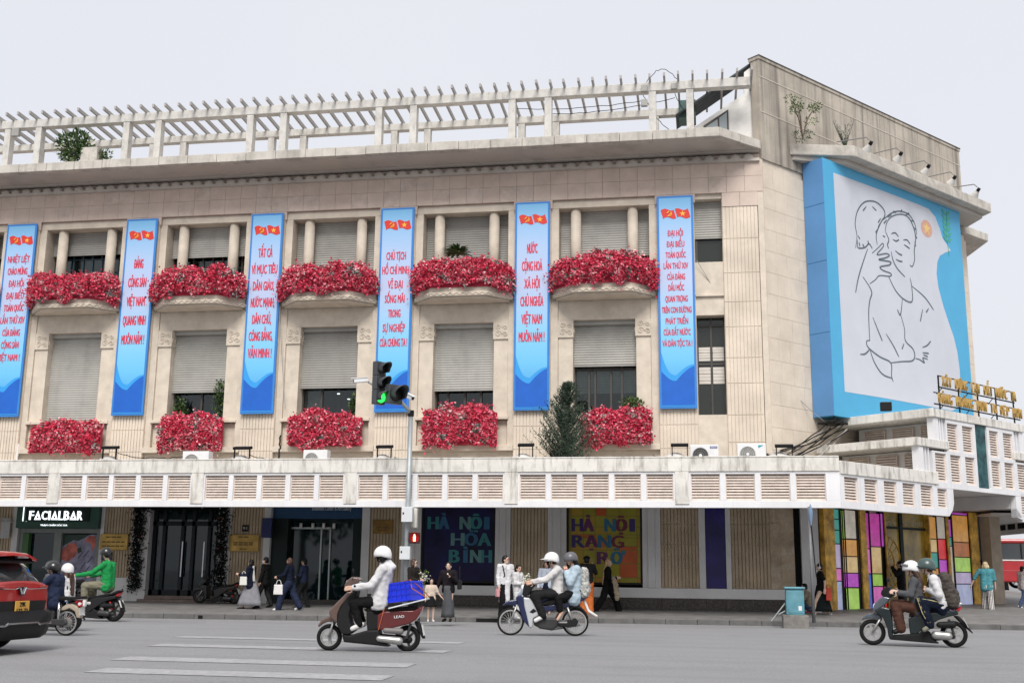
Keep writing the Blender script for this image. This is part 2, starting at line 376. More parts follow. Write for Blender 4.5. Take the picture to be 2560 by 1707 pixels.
for k, (xa, xb) in enumerate(BAYS):
    cx = (xa+xb)/2; wn = empty('window_bay', (cx, YW, 5.4), kind=None); wn.parent = bld; wn.matrix_parent_inverse = bld.matrix_basis.inverted()
    b = B()
    # upper frame
    b.box(xa, xb, YW+.10, YW+.98, 13.75, 14.02)
    for s0, s1 in ((xa, xa+.27), (xb-.27, xb)): b.box(s0, s1, YW+.10, YW+.98, 10.42, 13.748)
    b.box(xa+.272, xb-.272, YW+.12, YW+.98, 10.42, 11.25)
    # lower frame
    for s0, s1, i0, i1 in ((xa, cx-1.58, cx-1.578, cx-1.07), (cx+1.58, xb, cx+1.07, cx+1.578)):
        b.box(s0, s1, YW+.08, YW+.98, 5.47, 10.418)
        b.box(i0, i1, YW+.15, YW+.98, 6.35, 9.74)
    b.box(cx-1.578, cx+1.578, YW+.13, YW+.98, 9.745, 10.416)
    b.box(cx-1.578, cx+1.578, YW+.22, YW+.98, 5.47, 6.348)
    b.box(cx-1.62, cx+1.62, YW+.02, YW+.24, 6.35, 6.46)
    b.box(xa, xb, YW-.05, YW+.9, 5.28, 5.468)
    b.box(xa, xb, YW+.14, YW+.9, 4.4, 5.278)
    b.obj('window_surround', m_stone2, wn, bevel=.012)
    for s in (-1, 1):
        b = B(); b.cyl((cx+s*.99, YW+.36, 11.2), (cx+s*.99, YW+.36, 13.76), .19, .18, 20); b.obj('column', m_stone2, wn, smooth=True)
        b = B(); x0, x1 = sorted((cx+s*1.05, cx+s*1.60)); b.box(x0, x1, YW+.10, YW+.7, 9.14, 9.742)
        for q, rr in (((.27, 9.33), .12), ((.27, 9.56), .10)):
            volute(b, (x0+q[0]*.6+.02, YW+.095, q[1]), rr, (1, 0, 0), (0, 0, 1)); volute(b, (x1-.13, YW+.095, q[1]-.02), rr*.8, (-1, 0, 0), (0, 0, 1))
        for dy in (.22, .45): volute(b, (cx+s*1.045, YW+dy, 9.36), .11, (0, 1, 0), (0, 0, 1))
        b.obj('carved_capital', m_stone2, wn)
    # shutters
    b = B(); slatted(b, xa+.28, xb-.28, YW+.62, up_sh[k], 13.75); b.obj('roller_shutter', SHV[k % 3], wn)
    b = B(); slatted(b, cx-1.07, cx+1.07, YW+.45, lo_sh[k], 9.75); b.box(cx-1.07, cx+1.07, YW+.3, YW+.6, 9.60, 9.74); b.obj('roller_shutter', SHV[(k+1) % 3], wn)
    # glazing behind the shutters
    g = B(); g.box(xa+.28, xb-.28, YW+.85, YW+.86, 11.2, 13.74); g.obj('pane', m_glass, wn)
    f = B()
    for i in range(9):
        x = xa+.28+(xb-xa-.56)*i/8; f.box(x-.03, x+.03, YW+.80, YW+.90, 11.2, 13.74)
    for z in (11.6, 12.2, 12.75): f.box(xa+.28, xb-.28, YW+.81, YW+.89, z-.02, z+.02)
    f.obj('window_frame', m_frame if k != 1 else mat('blue_green_frame', (.02, .05, .065), .5), wn)
    if lo_sh[k] > 6.7:
        g = B(); g.box(cx-1.07, cx+1.07, YW+.70, YW+.71, 6.46, 9.7); g.obj('pane', m_glass, wn)
        f = B(); xs = {2: (-1.05, 0, 1.05), 3: (-1.05, -.35, 1.05), 4: (-1.05, -.63, -.02, .55, 1.05), 5: (-1.05, -.57, -.36, .18, .55, 1.05)}[k]
        for i, x in enumerate(xs): f.box(cx+x-.035, cx+x+.035, YW+.64, YW+.75, 6.46, 9.7)
        f.box(cx-1.07, cx+1.07, YW+.65, YW+.74, lo_sh[k]-.16 if k == 5 else 8.9, lo_sh[k]-.08 if k == 5 else 9.0)
        f.obj('window_frame', m_frame, wn)
    if k == 3:
        B().box(cx-1.07, cx-.42, YW+.98, YW+1.05, 6.46, 9.6).obj('inner_wall', mat('inner_white', (.55, .53, .5), .8), wn)
        for lx, lz in ((-.05, 7.55), (.35, 7.35), (.72, 7.15)): B().cyl((cx+lx, YW+1.6, lz), (cx+lx, YW+1.6, lz+.02), .05, .05, 10).obj('ceiling_lamp', mat('lamp_lit', (.9, .9, .85), .5, emit=3), wn)
    if k == 5:
        bl = B(); 
        for x0, x1 in ((-1.03, -.6), (-.54, -.38), (-.33, .15), (.22, .52), (.58, 1.03)):
            for i in range(9): bl.box(cx+x0, cx+x1, YW+.80+.01*(i % 2), YW+.815+.01*(i % 2), 7.3+i*.1, 7.39+i*.1)
        bl.obj('blind', mat('pale_blind', (.62, .58, .53), .8), wn)
    # balcony with canted plan
    bal = B(); pl = [(-1.74, -.02), (-.98, -.82), (.98, -.82), (1.74, -.02), (1.74, .10), (-1.74, .10)]
    bal.ext([(cx+x, YW+y, 10.62) for x, y in pl], (0, 0, .50))
    bal.ext([(cx+x*1.02, YW+y*1.07, 10.48) for x, y in pl], (0, 0, .138))
    sc = .95; bal.ext([(cx+x*sc, YW+(y*.9 if y < 0 else y), 10.425) for x, y in pl], (0, 0, .054))
    o = bal.obj('balcony', m_stone2, bld, bevel=.012)
    w = B()                                                  # wave moulding on the balcony lip
    for (x0, y0), (x1, y1) in zip(pl[:3], pl[1:4]):
        n = 5 if abs(y0-y1) > .1 else 9; pts = []
        for i in range(n*4+1):
            t = i/(n*4); ph = t*n*math.pi*2
            pts.append((cx+(x0+(x1-x0)*t)*1.03, YW+(y0+(y1-y0)*t)*1.085, 10.55+.035*math.sin(ph)))
        w.tube(pts, .014, 4)
    w.obj('wave_moulding', m_stone2, o)
# ---- narrow end window
wn = empty('narrow_window', (.4, YW, 5.4)); wn.parent = bld; wn.matrix_parent_inverse = bld.matrix_basis.inverted()
xa, xb = -.05, .89
b = B(); b.box(xa, xb, YW+.10, YW+.98, 13.86, 14.15); b.box(xa, xb, YW+.06, YW+.98, 10.5, 11.62); b.box(xa, xb, YW-.0, YW+.98, 10.42, 10.498)
b.box(xa, xb, YW+.08, YW+.98, 9.78, 10.418); b.box(xa, xb, YW+.06, YW+.98, 4.5, 6.42)
b.box(-1.31+PW, -.04, YW+.04, YW+.98, 4.5, 14.02); b.box(.885, .9, YW+.04, YW+.98, 4.5, 14.02); b.obj('window_surround', m_stone2, wn, bevel=.01)
b = B(); slatted(b, xa, xb, YW+.40, 12.66, 13.86); b.obj('roller_shutter', m_shut, wn)
for z_, z__ in ((6.42, 9.78), (11.62, 13.8)): B().box(xa, xb, YW+.5, YW+.51, z_, z__).obj('pane', glass('mirror_glass', (.03, .035, .03), .25, .02), wn)
f = B()
for x in (xa+.02, .43, xb-.02): f.box(x-.03, x+.03, YW+.44, YW+.53, 6.42, 9.78)
for z in (6.45, 8.18, 9.5): f.box(xa, xb, YW+.45, YW+.52, z-.035, z+.035)
f.obj('window_frame', m_frame, wn); B().box(xa, xa+.1, YW+.44, YW+.53, 11.62, 12.7).obj('window_frame', m_frame, wn)
bl = B()
for i in range(5):
    for x0, x1 in ((xa+.06, .39), (.47, xb-.05)):
        bl.box(x0, x1, YW+.485-.012*(i % 2), YW+.495-.012*(i % 2), 8.3+i*.095, 8.385+i*.095); bl.box(x0, x1, YW+.485-.012*(i % 2), YW+.495-.012*(i % 2), 7.52+i*.115, 7.625+i*.115)
bl.obj('blind', mat('pale_blind', (.62, .58, .53), .8), wn)
# ---- rooms behind
b = B()
for z in (4.3, 10.45, 15.3): b.box(-31.5, 2.6, YW+.95, 43, z, z+.12)
b.box(-31.5, 2.6, 42.9, 43, -.3, 15.4); b.obj('room_slab', m_room, bld)
b = B()
for x in PL: b.box(x+.2, x+1.0, YW+.96, 42.9, -.3, 15.3)
b.obj('partition', m_room, bld)
# ---- pink frieze of separate slabs
fr = B().box(-31, 2.3, YW+.06, YW+.98, 14.03, 15.4).obj('frieze', m_pink, bld)
tile_cache = {}
def slab(x0, x1, z0, z1, y, mt, parent, name='stone_slab', T=None, dep=.06):
    w, h = x1-x0-.008, z1-z0-.008; key = (round(w, 2), round(h, 2), mt.name, dep)
    if key not in tile_cache:
        tile_cache[key] = B().box(-w/2, w/2, -dep, 0, -h/2, h/2).mesh(name, mt)
    M = Matrix.Translation(((x0+x1)/2, y+random.uniform(0, .003), (z0+z1)/2))
    put(name, tile_cache[key], parent, M=(T or Matrix()) @ M)
n = 55; p = (2.28+31)/n
for r, (z0, z1) in enumerate(((14.035, 14.60), (14.60, 15.12))):
    for i in range(n):
        x0 = -31+i*p+(p/2 if r and 0 else 0)
        slab(x0, x0+p, z0, z1, YW+.055, m_pink2 if random.random() < .22 else m_pink, fr)
for x in PL[1:]:
    slab(x-.06, x+.62, 13.72, 14.03, YW+.045, m_pink, fr); slab(x+.62, x+PW+.06, 13.72, 14.03, YW+.045, m_pink, fr)
for r in range(1):
    slab(.9, 1.5, 13.53, 14.03, YW+.05, m_pink, fr); slab(1.5, 2.1, 13.53, 14.03, YW+.05, m_pink, fr)
# ---- cornice
CO = [(-31.2, 35.62), (.80, 35.62), (2.22, 36.95), (2.22, 37.6), (-31.2, 37.6)]
cor = B().ext([(x, y, 15.5) for x, y in CO], (0, 0, .26)).obj('cornice', m_soff, bld)
bm = B().box(-31, 2.2, 36.9, YW+.06, 15.10, 15.20); bm.box(-31, 2.2, 36.86, YW+.06, 15.43, 15.499); bm.obj('cornice_moulding', m_soff, cor)
lobe = B(); lobe.ball((0, 0, .0), (.19, .09, .15), 12)
lme = lobe.mesh('scallop', m_soff, True)
for i in range(76):
    o = put('scallop', lme, cor); o.matrix_basis = Matrix.Translation((-30.8+i*.435, 36.97, 15.23))
def coping(p, q, z0, z1, w, step, parent, mt):
    p = Vector(p); q = Vector(q); L = (q-p).length; n = max(1, round(L/step)); d = (q-p)/L; nn = Vector((-d.y, d.x, 0))
    for i in range(n):
        a = p+d*(L*i/n+.006); c = p+d*(L*(i+1)/n-.006); dz = random.uniform(-.008, .008)
        B().ext([(*a.xy, z0+dz), (*c.xy, z0+dz), (*(c+nn*w).xy, z0+dz), (*(a+nn*w).xy, z0+dz)], (0, 0, z1-z0)).obj('coping_stone', mt, parent, bevel=.014)
coping((-31.2, 35.5, 0), (.86, 35.5, 0), 15.49, 15.81, .30, 1.12, cor, m_conc)
coping((.87, 35.5, 0), (2.26, 36.85, 0), 15.49, 15.80, .30, .95, cor, m_conc)
b = B().box(-31, 2.25, 37.5, 55, 15.42, 15.55); b.obj('flat_roof', m_soff, bld)
# ---- pergola
pg = empty('pergola', (0, 36.5, 15.6)); pg.parent = bld; pg.matrix_parent_inverse = bld.matrix_basis.inverted()
m_perg = mat('pergola_paint', (.58, .565, .53), .8, var=.07, grime=.5, gscale=1.8, streak=.6, scol=(.2, .18, .16), sscale=(5, 5, 2), svals=(.56, .76), bump=.2)
for i, x in enumerate(PL):
    for dx in (-.36, .92):
        xx = x+dx+.17
        B().box(xx, xx+.25, 36.36, 36.66, 15.6, 17.60).obj('post', m_perg, pg, bevel=.012)
        B().box(xx+.02, xx+.27, 38.36, 38.62, 15.56, 17.52).obj('post', m_perg, pg, bevel=.012)
B().box(-31, 1.95, 36.35, 36.67, 17.61, 17.93).obj('beam', m_perg, pg, bevel=.015)
B().box(-31, .0, 38.35, 38.63, 17.53, 17.80).obj('beam', m_perg, pg, bevel=.015)
raf = B().ext([(-.035, 35.9, 17.94), (-.035, 35.9, 18.07), (-.035, 38.9, 17.94), (-.035, 38.9, 17.80)], (.07, 0, 0)).mesh('rafter', mat('rafter_grey', (.40, .385, .37), .85, var=.12, grime=.5, gscale=3, scol=(.16, .15, .14)))
for i in range(68):
    x = -31+i*.4925
    o = put('rafter', raf, pg); o.matrix_basis = Matrix.Translation((x+random.uniform(-.02, .02), random.uniform(-.05, .05), 0))
# low rooftop structures behind the pergola
for x0, x1, y0, z1 in ((-17.2, -13.4, 40.5, 16.75), (-30, -26.5, 40.2, 16.9)):
    b = B(); b.box(x0, x1, y0, y0+3, 15.55, z1); b.box(x0-.15, x1+.15, y0-.15, y0+3.15, z1, z1+.22); b.obj('roof_hut', m_pink, bld)
B().ext([(-15.2, 38.2, 15.6), (-14.6, 38.2, 15.6), (-14.9, 38.2, 16.5), (-15.3, 38.2, 16.6)], (0, .5, 0)).obj('roof_buttress', m_perg, bld)
# ---- end wall and roof of the corner block
b = B(); b.ext([(x, YW+.35, z) for x, z in ((2.28, 15.6), (2.28, 18.92), (1.80, 18.55), (1.78, 17.75), (-.35, 16.35), (-.35, 15.6))], (0, .3, 0)); b.obj('end_wall', m_wall_w, bld)
b = B(); b.ext([(x, YW+.30, z) for x, z in ((.35, 15.9), (.35, 16.62), (1.22, 17.18), (1.22, 15.9))], (0, .045, 0)); b.obj('window_frame', m_frame, bld)
b = B(); b.ext([(x, YW+.28, z) for x, z in ((.45, 15.9), (.45, 16.57), (.84, 16.83), (.84, 15.9))], (0, .03, 0)); b.ext([(x, YW+.28, z) for x, z in ((.90, 15.9), (.90, 16.87), (1.16, 17.06), (1.16, 15.9))], (0, .03, 0)); b.obj('pane', glass('roof_pane', (.35, .4, .42), .2, .05), bld)
m_tin = mat('dark_sheet_roof', (.05, .06, .065), .6, var=.2, scale=3)
b = B()
for i in range(4):
    y0 = YW+.32+i*.32; b.ext([(2.25, y0, 18.98), (-.6, y0, 17.05), (-.6, y0+.3, 17.05), (2.25, y0+.3, 18.98)], (0, 0, .06+.02*(i % 2)))
b.obj('sheet_roof', m_tin, bld)
b = B(); b.box(-.5, .1, 37.6, 38.4, 17.1, 17.75); b.obj('roof_tank', mat('green_tank', (.06, .13, .115), .6, var=.2), bld)
# ---- chamfer wall with stone courses
b = B(TW); b.box(0, CL, .06, 1.2, 4.2, 15.3); b.box(0, CL, .05, 1.2, -.4, 4.2); chw = b.obj('corner_wall', m_stone2, bld)
rows = [4.5+i*.745 for i in range(16)]
for i, z in enumerate(rows[:-1]):
    us = [0, .52, 1.12, 1.82, 2.5] if i % 2 else [0, .62, 1.3, 1.9, 2.5]
    if z+.745 > 15.3: continue
    for u0, u1 in zip(us, us[1:]): slab(u0, u1, z, z+.745, .055, m_stone, chw, 'stone_block', TW)
    for u0, u1 in ((2.5, 6), (6, 9.5), (9.5, 12.2), (12.2, CL)): slab(u0, u1, z, z+.745, .055, m_stone, chw, 'stone_block', TW)
b = B(TW); b.box(-.02, CL, .0, .35, 15.2, 18.86); b.box(-.05, CL+.04, -.03, .42, 18.86, 18.97); par = b.obj('corner_parapet', m_par, bld)
b = B(TW)
for z in (16.9, 18.2): b.box(-.02, CL, -.012, .01, z, z+.035)
b.obj('render_band', mat('pale_render', (.5, .45, .39), .9, var=.1), par)
B(TW).box(-.06, CL+.05, -.05, .44, 18.97, 19.0).obj('coping', mat('dark_coping', (.08, .075, .07), .9), par)
# hood over the billboard
HP = [(1.55, .0), (1.60, -.12), (3.35, -1.42), (12.85, -1.42), (13.5, -.1), (13.5, .0)]
b = B(TW); b.ext([(u, y, 15.72) for u, y in HP], (0, 0, .40)); hood = b.obj('hood', m_conc, bld, bevel=.03)
b = B(TW); b.ext([(u*.985+.12, y*.75, 15.55) for u, y in HP], (0, 0, .168)); b.obj('hood_soffit', m_soff, hood, bevel=.02)
# ---- second street front (beyond the corner)
b = B(T2); b.box(.02, 60, .05, 1, -.4, 15.9); b.obj('side_wall', m_stone2, bld)
b = B(T2); b.ext([(x, y, 15.35) for x, y in ((.2, -.1), (1.4, -1.5), (60, -1.5), (60, .0), (.2, .0))], (0, 0, .34)); b.obj('cornice', m_conc, bld, bevel=.02)
b = B(T2); b.box(.3, 60, -.04, .06, 14.2, 15.34); b.obj('frieze', m_pink, bld)

# ================================================================ CANOPY
cano = empty('canopy', (0, 33, 3.2)); cano.parent = bld; cano.matrix_parent_inverse = bld.matrix_basis.inverted()
Z0, ZG0, ZG1, Z1 = 3.16, 3.38, 4.11, 4.60
grille_cache = {}
def grille(T, x0, x1, z0, z1, y=.07, n=None):
    w, h = x1-x0, z1-z0; key = (round(w, 2), round(h, 2))
    if key not in grille_cache:
        b = B(); k = max(6, round(h/.082)); p = h/k
        for i in range(k):
            z = -h/2+i*p
            b.add([(-w/2, 0, z+.004), (w/2, 0, z+.004), (w/2, .075, z+p*.45), (-w/2, .075, z+p*.45), (-w/2, 0, z+p*.54), (w/2, 0, z+p*.54), (w/2, .075, z+p*.97), (-w/2, .075, z+p*.97)],
                  [(3, 2, 1, 0), (4, 5, 6, 7), (0, 1, 5, 4), (1, 2, 6, 5), (2, 3, 7, 6), (3, 0, 4, 7)])
        t = .02
        b.box(-w/2-t, -w/2+.004, -.01, .09, -h/2-t, h/2+t); b.box(w/2-.004, w/2+t, -.01, .09, -h/2-t, h/2+t); b.box(-w/2, w/2, -.01, .09, -h/2-t, -h/2+.003); b.box(-w/2, w/2, -.01, .09, h/2-.003, h/2+t)
        grille_cache[key] = b.mesh('louvre_grille', m_slat)
    o = put('louvre_grille', grille_cache[key], cano); o.matrix_basis = T @ Matrix.Translation(((x0+x1)/2, y, (z0+z1)/2))
def fascia(T, x0, x1, cells, z0=Z0, zg0=ZG0, zg1=ZG1, z1=Z1, name='fascia', top=True):
    """cells: list of (x0,x1) louvre openings; the wall between is solid"""
    b = B(T); b.box(x0, x1, 0, .2, z0, zg0-.02); b.box(x0, x1, 0, .2, zg1+.02, zg1+.09)
    xs = [x0]+[v for c in cells for v in (c[0]-.02, c[1]+.02)]+[x1]
    for a, c in zip(xs[::2], xs[1::2]): b.box(a, c, .001, .199, zg0-.02, zg1+.02)
    b.obj('fascia_frame', m_white, cano, bevel=.008)
    for c in cells: grille(T, c[0], c[1], zg0, zg1)
    B(T).box(x0, x1, .12, .16, zg0-.1, zg1+.1).obj('grille_void_shade', m_dark, cano)  # near-black sheet standing in for the shaded void behind the louvres
    if top:
        b = B(T); b.box(x0, x1, -.035, .25, zg1+.09, z1); b.box(x0, x1, -.05, .27, z1, z1+.04); b.obj('canopy_parapet', m_whitew, cano, bevel=.012)
T33 = Matrix.Translation((0, 33, 0))
def cells(a, c, n, gap=.2):
    w = (c-a-gap*(n-1))/n; return [(a+i*(w+gap), a+i*(w+gap)+w) for i in range(n)]
GR = [(-30.05, -25.6, 5), (-25.13, -20.65, 5), (-20.19, -15.80, 5), (-15.26, -10.82, 5), (-10.30, -5.86, 5), (-5.31, -.83, 5), (-.28, 3.47, 4)]
edge = [-30.3]+[(a[1]+c[0])/2 for a, c in zip(GR, GR[1:])]+[3.88]
for (a, c, n), e0, e1 in zip(GR, edge, edge[1:]): fascia(T33, e0, e1, cells(a, c, n, .2))
for e in edge[1:-1]: B(T33).box(e-.2, e+.2, -.028, -.001, Z0+.1, ZG1+.088).obj('fascia_pier', m_whitew, cano, bevel=.006)
# chamfer canopy: low wing, two steps, raised centre, mirrored wing
UC = 8.1
def mir(u): return 2*UC-u
CC = [(.20+i, .84+i) for i in range(6)]
b = B(TP); b.ext([(u, 0, z) for u, z in ((0, Z0), (5.72, Z0), (6.08, 3.6), (6.08, 3.38-.02), (0, 3.36))] if 0 else [(0, 0, Z0), (5.75, 0, Z0), (5.98, 0, 3.36), (0, 0, 3.36)], (0, .2, 0)); b.obj('fascia_frame', m_white, cano)
def grid(T, cols, z0, z1, x0, x1, bot, top):
    b = B(T); xs = [x0]+[v for c in cols for v in (c[0]-.02, c[1]+.02)]+[x1]
    for a, c in zip(xs[::2], xs[1::2]): b.box(a, c, .001, .199, z0-.02, z1+.02)
    b.box(x0, x1, 0, .2, bot, z0-.02); b.box(x0, x1, 0, .2, z1+.02, top); b.obj('fascia_frame', m_white, cano, bevel=.006)
    for c in cols: grille(T, c[0], c[1], z0, z1)
    B(T).box(x0, x1, .12, .16, z0-.06, z1+.05).obj('grille_void_shade', m_dark, cano)  # same dark sheet, painting the hollow's shade
grid(TP, CC, 3.38, 4.04, .001, 5.16, 3.361, 4.12)if 0 else None
grid(TP, CC[:5], 3.38, 4.04, .001, 5.06, 3.361, 4.12)
b = B(TP); b.box(5.061, 5.14, 0, .2, 3.361, 4.02); b.ext([(5.70, 0, 3.361), (5.98, 0, 3.361), (6.08, 0, 3.58), (6.08, 0, 4.02), (5.70, 0, 4.02)], (0, .2, 0)); b.box(5.14, 5.70, .001, .199, 3.361, 3.39); b.box(5.14, 5.70, .001, .199, 4.0, 4.02); b.obj('fascia_frame', m_white, cano)
grille(TP, 5.16, 5.68, 3.41, 3.98); B(TP).box(5.1, 5.75, .12, .16, 3.38, 4.0).obj('grille_void_shade', m_dark, cano)  # dark sheet gives the shade behind the sixth grille
B(TP).box(0, 5.2, -.035, .25, 4.122, 4.50).obj('canopy_parapet', m_whitew, cano, bevel=.012)
for sgn in (0, 1):
    q = (lambda u: u) if not sgn else mir
    def bx(b, u0, u1, *a): u0, u1 = sorted((q(u0), q(u1))); b.box(u0, u1, *a)
    if sgn:
        b = B(TP); bx(b, 5.72, 6.08, 0, .2, 3.3, 4.02); b.ext([(mir(6.08), 0, 3.58), (mir(6.08), 0, 3.301), (mir(5.4), 0, Z0), (mir(5.721), 0, 3.301)], (0, .2, 0))
        bx(b, 0, 5.72, 0, .2, Z0, 3.36); bx(b, 0, 5.72, 0, .2, 4.05, 4.12); b.obj('fascia_frame', m_white, cano)
        for i in range(1, 6): grille(TP, mir(.84+i), mir(.2+i), 3.4, 4.0)
        b = B(TP); bx(b, 0, 5.2, -.035, .25, 4.122, 4.50); b.obj('canopy_parapet', m_whitew, cano)
    # steps
    b = B(TP); bx(b, 4.12, 6.0, -.02, 3.7, 5.27, 5.53); b.obj('step_roof', m_whitew, cano, bevel=.012)
    b = B(TP); bx(b, 4.24, 4.50, .02, .26, 4.3, 5.268); b.obj('step_pier', m_white, cano)
    b = B(TP); bx(b, 4.62, 4.70, .05, .2, 4.3, 5.268); bx(b, 4.80, 4.88, .05, .2, 4.3, 5.268); bx(b, 4.5, 5.0, .15, .25, 4.3, 5.268); b.obj('step_mullion', m_white, cano)
    b = B(TP); bx(b, 5.22, 5.48, .02, .26, 5.53, 6.258); b.obj('step_pier', m_white, cano)
    b = B(TP); bx(b, 5.58, 5.65, .05, .2, 5.53, 6.258); bx(b, 5.74, 5.8, .05, .2, 5.53, 6.258); bx(b, 5.48, 5.92, .15, .25, 5.53, 6.258); b.obj('step_mullion', m_white, cano)
    for (u, zz0, zz1) in ((5.30, 4.32, 5.24), (6.35, 5.55, 6.24)):
        b = B(TP); bx(b, u, u+.06, .3, 3.5, zz0, zz1); b.obj('step_side_wall', m_gfw, cano)
        Ts = TP @ Matrix.Translation((q(u)-(.03 if not sgn else -.03), 0, 0)) @ Matrix.Rotation(R(-90) if not sgn else R(90), 4, 'Z')
        for i in range(3):
            a = .35+i*1.05
            grille(Ts, *( (-a-.75, -a) if not sgn else (a, a+.75)), zz0+.12, zz1-.12, -.06)
b = B(TP); b.box(5.09, mir(5.09), -.035, 3.8, 6.26, 6.53); b.obj('step_roof', m_whitew, cano, bevel=.012)
tc = [(5.99, 6.60), (6.92, 7.55), (8.66, 9.22), (9.58, 10.20)]
grid(TP, tc[:2], 5.27, 6.11, 5.90, 7.72, 5.18, 6.258); grid(TP, tc[2:], 5.27, 6.11, 8.48, mir(5.90), 5.18, 6.258)
rc = [(5.16, 5.78), (6.07, 6.66), (6.98, 7.54)]
grid(TP, rc, 4.24, 5.10, 5.0, 7.72, 4.025, 5.178); grid(TP, [(mir(c), mir(a)) for a, c in rc[::-1]], 4.24, 5.10, 8.48, mir(5.0), 4.025, 5.178)
B(TP).box(7.721, 8.479, 0, .2, 4.025, 4.16).obj('fascia_frame', m_white, cano)
# roofs and soffits of the canopy
for T, x0, x1 in ((T33, -30.3, 3.7), ):
    b = B(T); b.ext([(x0, .21, 3.78), (3.82, .21, 3.78), (2.35, 3.95, 3.78), (x0, 3.95, 3.78)], (0, 0, .06)); b.obj('soffit', m_gfw, cano)
    b = B(T); b.ext([(x0, .2, 4.16), (3.9, .2, 4.16), (2.35, 3.95, 4.16), (x0, 3.95, 4.16)], (0, 0, .08)); b.obj('canopy_roof', m_conc, cano)
b = B(TP); b.box(0, 6.0, .21, 3.85, 3.78, 3.84); b.box(mir(6.0), mir(0), .21, 3.85, 3.78, 3.84); b.box(5.95, mir(5.95), .2, 3.85, 4.06, 4.12); b.box(6.0, 6.07, .21, 3.85, 3.6, 4.05); b.box(mir(6.07), mir(6.0), .21, 3.85, 3.6, 4.05)
b.obj('soffit', m_gfw, cano)
b = B(TP); b.box(0, 5.0, .26, 3.85, 4.2, 4.28); b.box(mir(5.0), mir(0), .26, 3.85, 4.2, 4.28); b.obj('canopy_roof', m_conc, cano)
E3 = TP @ Vector((mir(0), 0, 0)); T3 = turned(E3, 2*CA)
fascia(T3, .0, 22, cells(.3, 5.3, 5)+cells(5.9, 10.9, 5)+cells(11.5, 16.5, 5)+cells(17, 21.7, 5))
b = B(T3); b.box(0, 60, .21, 3.9, 3.6, 3.67); b.box(0, 60, .2, 3.9, 4.15, 4.25); b.obj('soffit', m_gfw, cano)
# ================================================================ GROUND FLOOR FRONT
def gx(v, y=1290): return vY(v, y).x
def gz(v, x=1000): return vY(x, v).z
GF = empty('ground_floor', (0, YW, .1)); GF.parent = bld; GF.matrix_parent_inverse = bld.matrix_basis.inverted()
zs1, zs0 = gz(1348, 1400), gz(1371, 1400)                   # sill band
ZT = 3.80; ZP = 3.42                                        # wall head; height where the canopy edge cuts the view
m_greyw = mat('grey_white_pier', (.60, .595, .59), .7, var=.07, scale=1, grime=.25, scol=(.42, .41, .4))
def rib_panel(a, c, z0=None, y=YW):
    b = B(); z0 = zs1 if z0 is None else z0; ribs(b, gx(a), gx(c), y, z0, ZT, pitch=.11, gap=.03, dep=.04, rows=[z0, (z0+ZT)/2-.1, (z0+ZT)/2+.55, ZT])
    b.obj('ribbed_panel', m_rib, GF)
def pier(a, c, z0=None, y=YW-.05, m=m_greyw, steps=1):
    z0 = zs1 if z0 is None else z0; x0, x1 = gx(a), gx(c); w = x1-x0; b = B(); b.box(x0, x1, y, YW+.5, z0, ZT+.002)
    if steps: b.box(x0+w*.3, x1-w*.3, y-.04, y, z0, ZT+.001)
    b.obj('pier', m, GF, bevel=.008)
rib_panel(-160, 22, .1); pier(22, 36, 0, steps=0); pier(226, 234, 0, steps=0)
rib_panel(234, 300, .95); pier(234, 300, .0, YW-.03, m_gfw, 0) if 0 else None
B().box(gx(234), gx(300), YW-.03, YW+.5, 0, .948).obj('dado', m_greyw, GF, bevel=.01)
rib_panel(527, 603, .1); pier(603, 618, 0, steps=0); pier(829, 847, 0, steps=0)
rib_panel(848, 921); pier(921, 966); pier(1137, 1172); rib_panel(1172, 1258); pier(1258, 1301); pier(1476, 1518)
rib_panel(1518, 1606); pier(1606, 1621, steps=0); pier(1668, 1680, steps=0); rib_panel(1680, 1770)
m_raw = mat('bare_plaster', (.42, .33, .235), .9, var=.22, scale=2.5, bump=.8, bscale=14, grime=.75, gscale=2.2, scol=(.58, .53, .46))
b = B(); x0, x1 = gx(1770), gx(1826); b.box(x0, x1, YW+.05, YW+.5, zs1, ZT); b.box(x0, x0+.3, YW+.01, YW+.06, zs1, 2.9); b.obj('bare_panel', m_raw, GF)
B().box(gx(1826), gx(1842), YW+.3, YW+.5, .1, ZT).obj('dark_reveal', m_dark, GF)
pier(1842, 1882, .1, YW-.04, m_greyw, 0)
b = B(); b.box(gx(921), gx(1826), YW-.07, YW+.5, zs0, zs1-.001); b.obj('sill_band', m_gfw, GF, bevel=.012)
for a, c in ((848, 1030), (1030, 1190), (1190, 1330), (1330, 1519), (1519, 1621), (1621, 1665), (1665, 1826)):
    B().box(gx(a)+.006, gx(c)-.006, YW-.05, YW+.5, -.2, zs0-.001).obj('plinth_slab', m_gran, GF)
B().box(gx(848), gx(921), YW-.06, YW+.5, zs0, zs1-.002).obj('sill_band', m_gfw, GF)
B().box(-31, 2.3, YW+.05, YW+.6, ZT, 4.3).obj('upper_wall', m_greyw, GF)
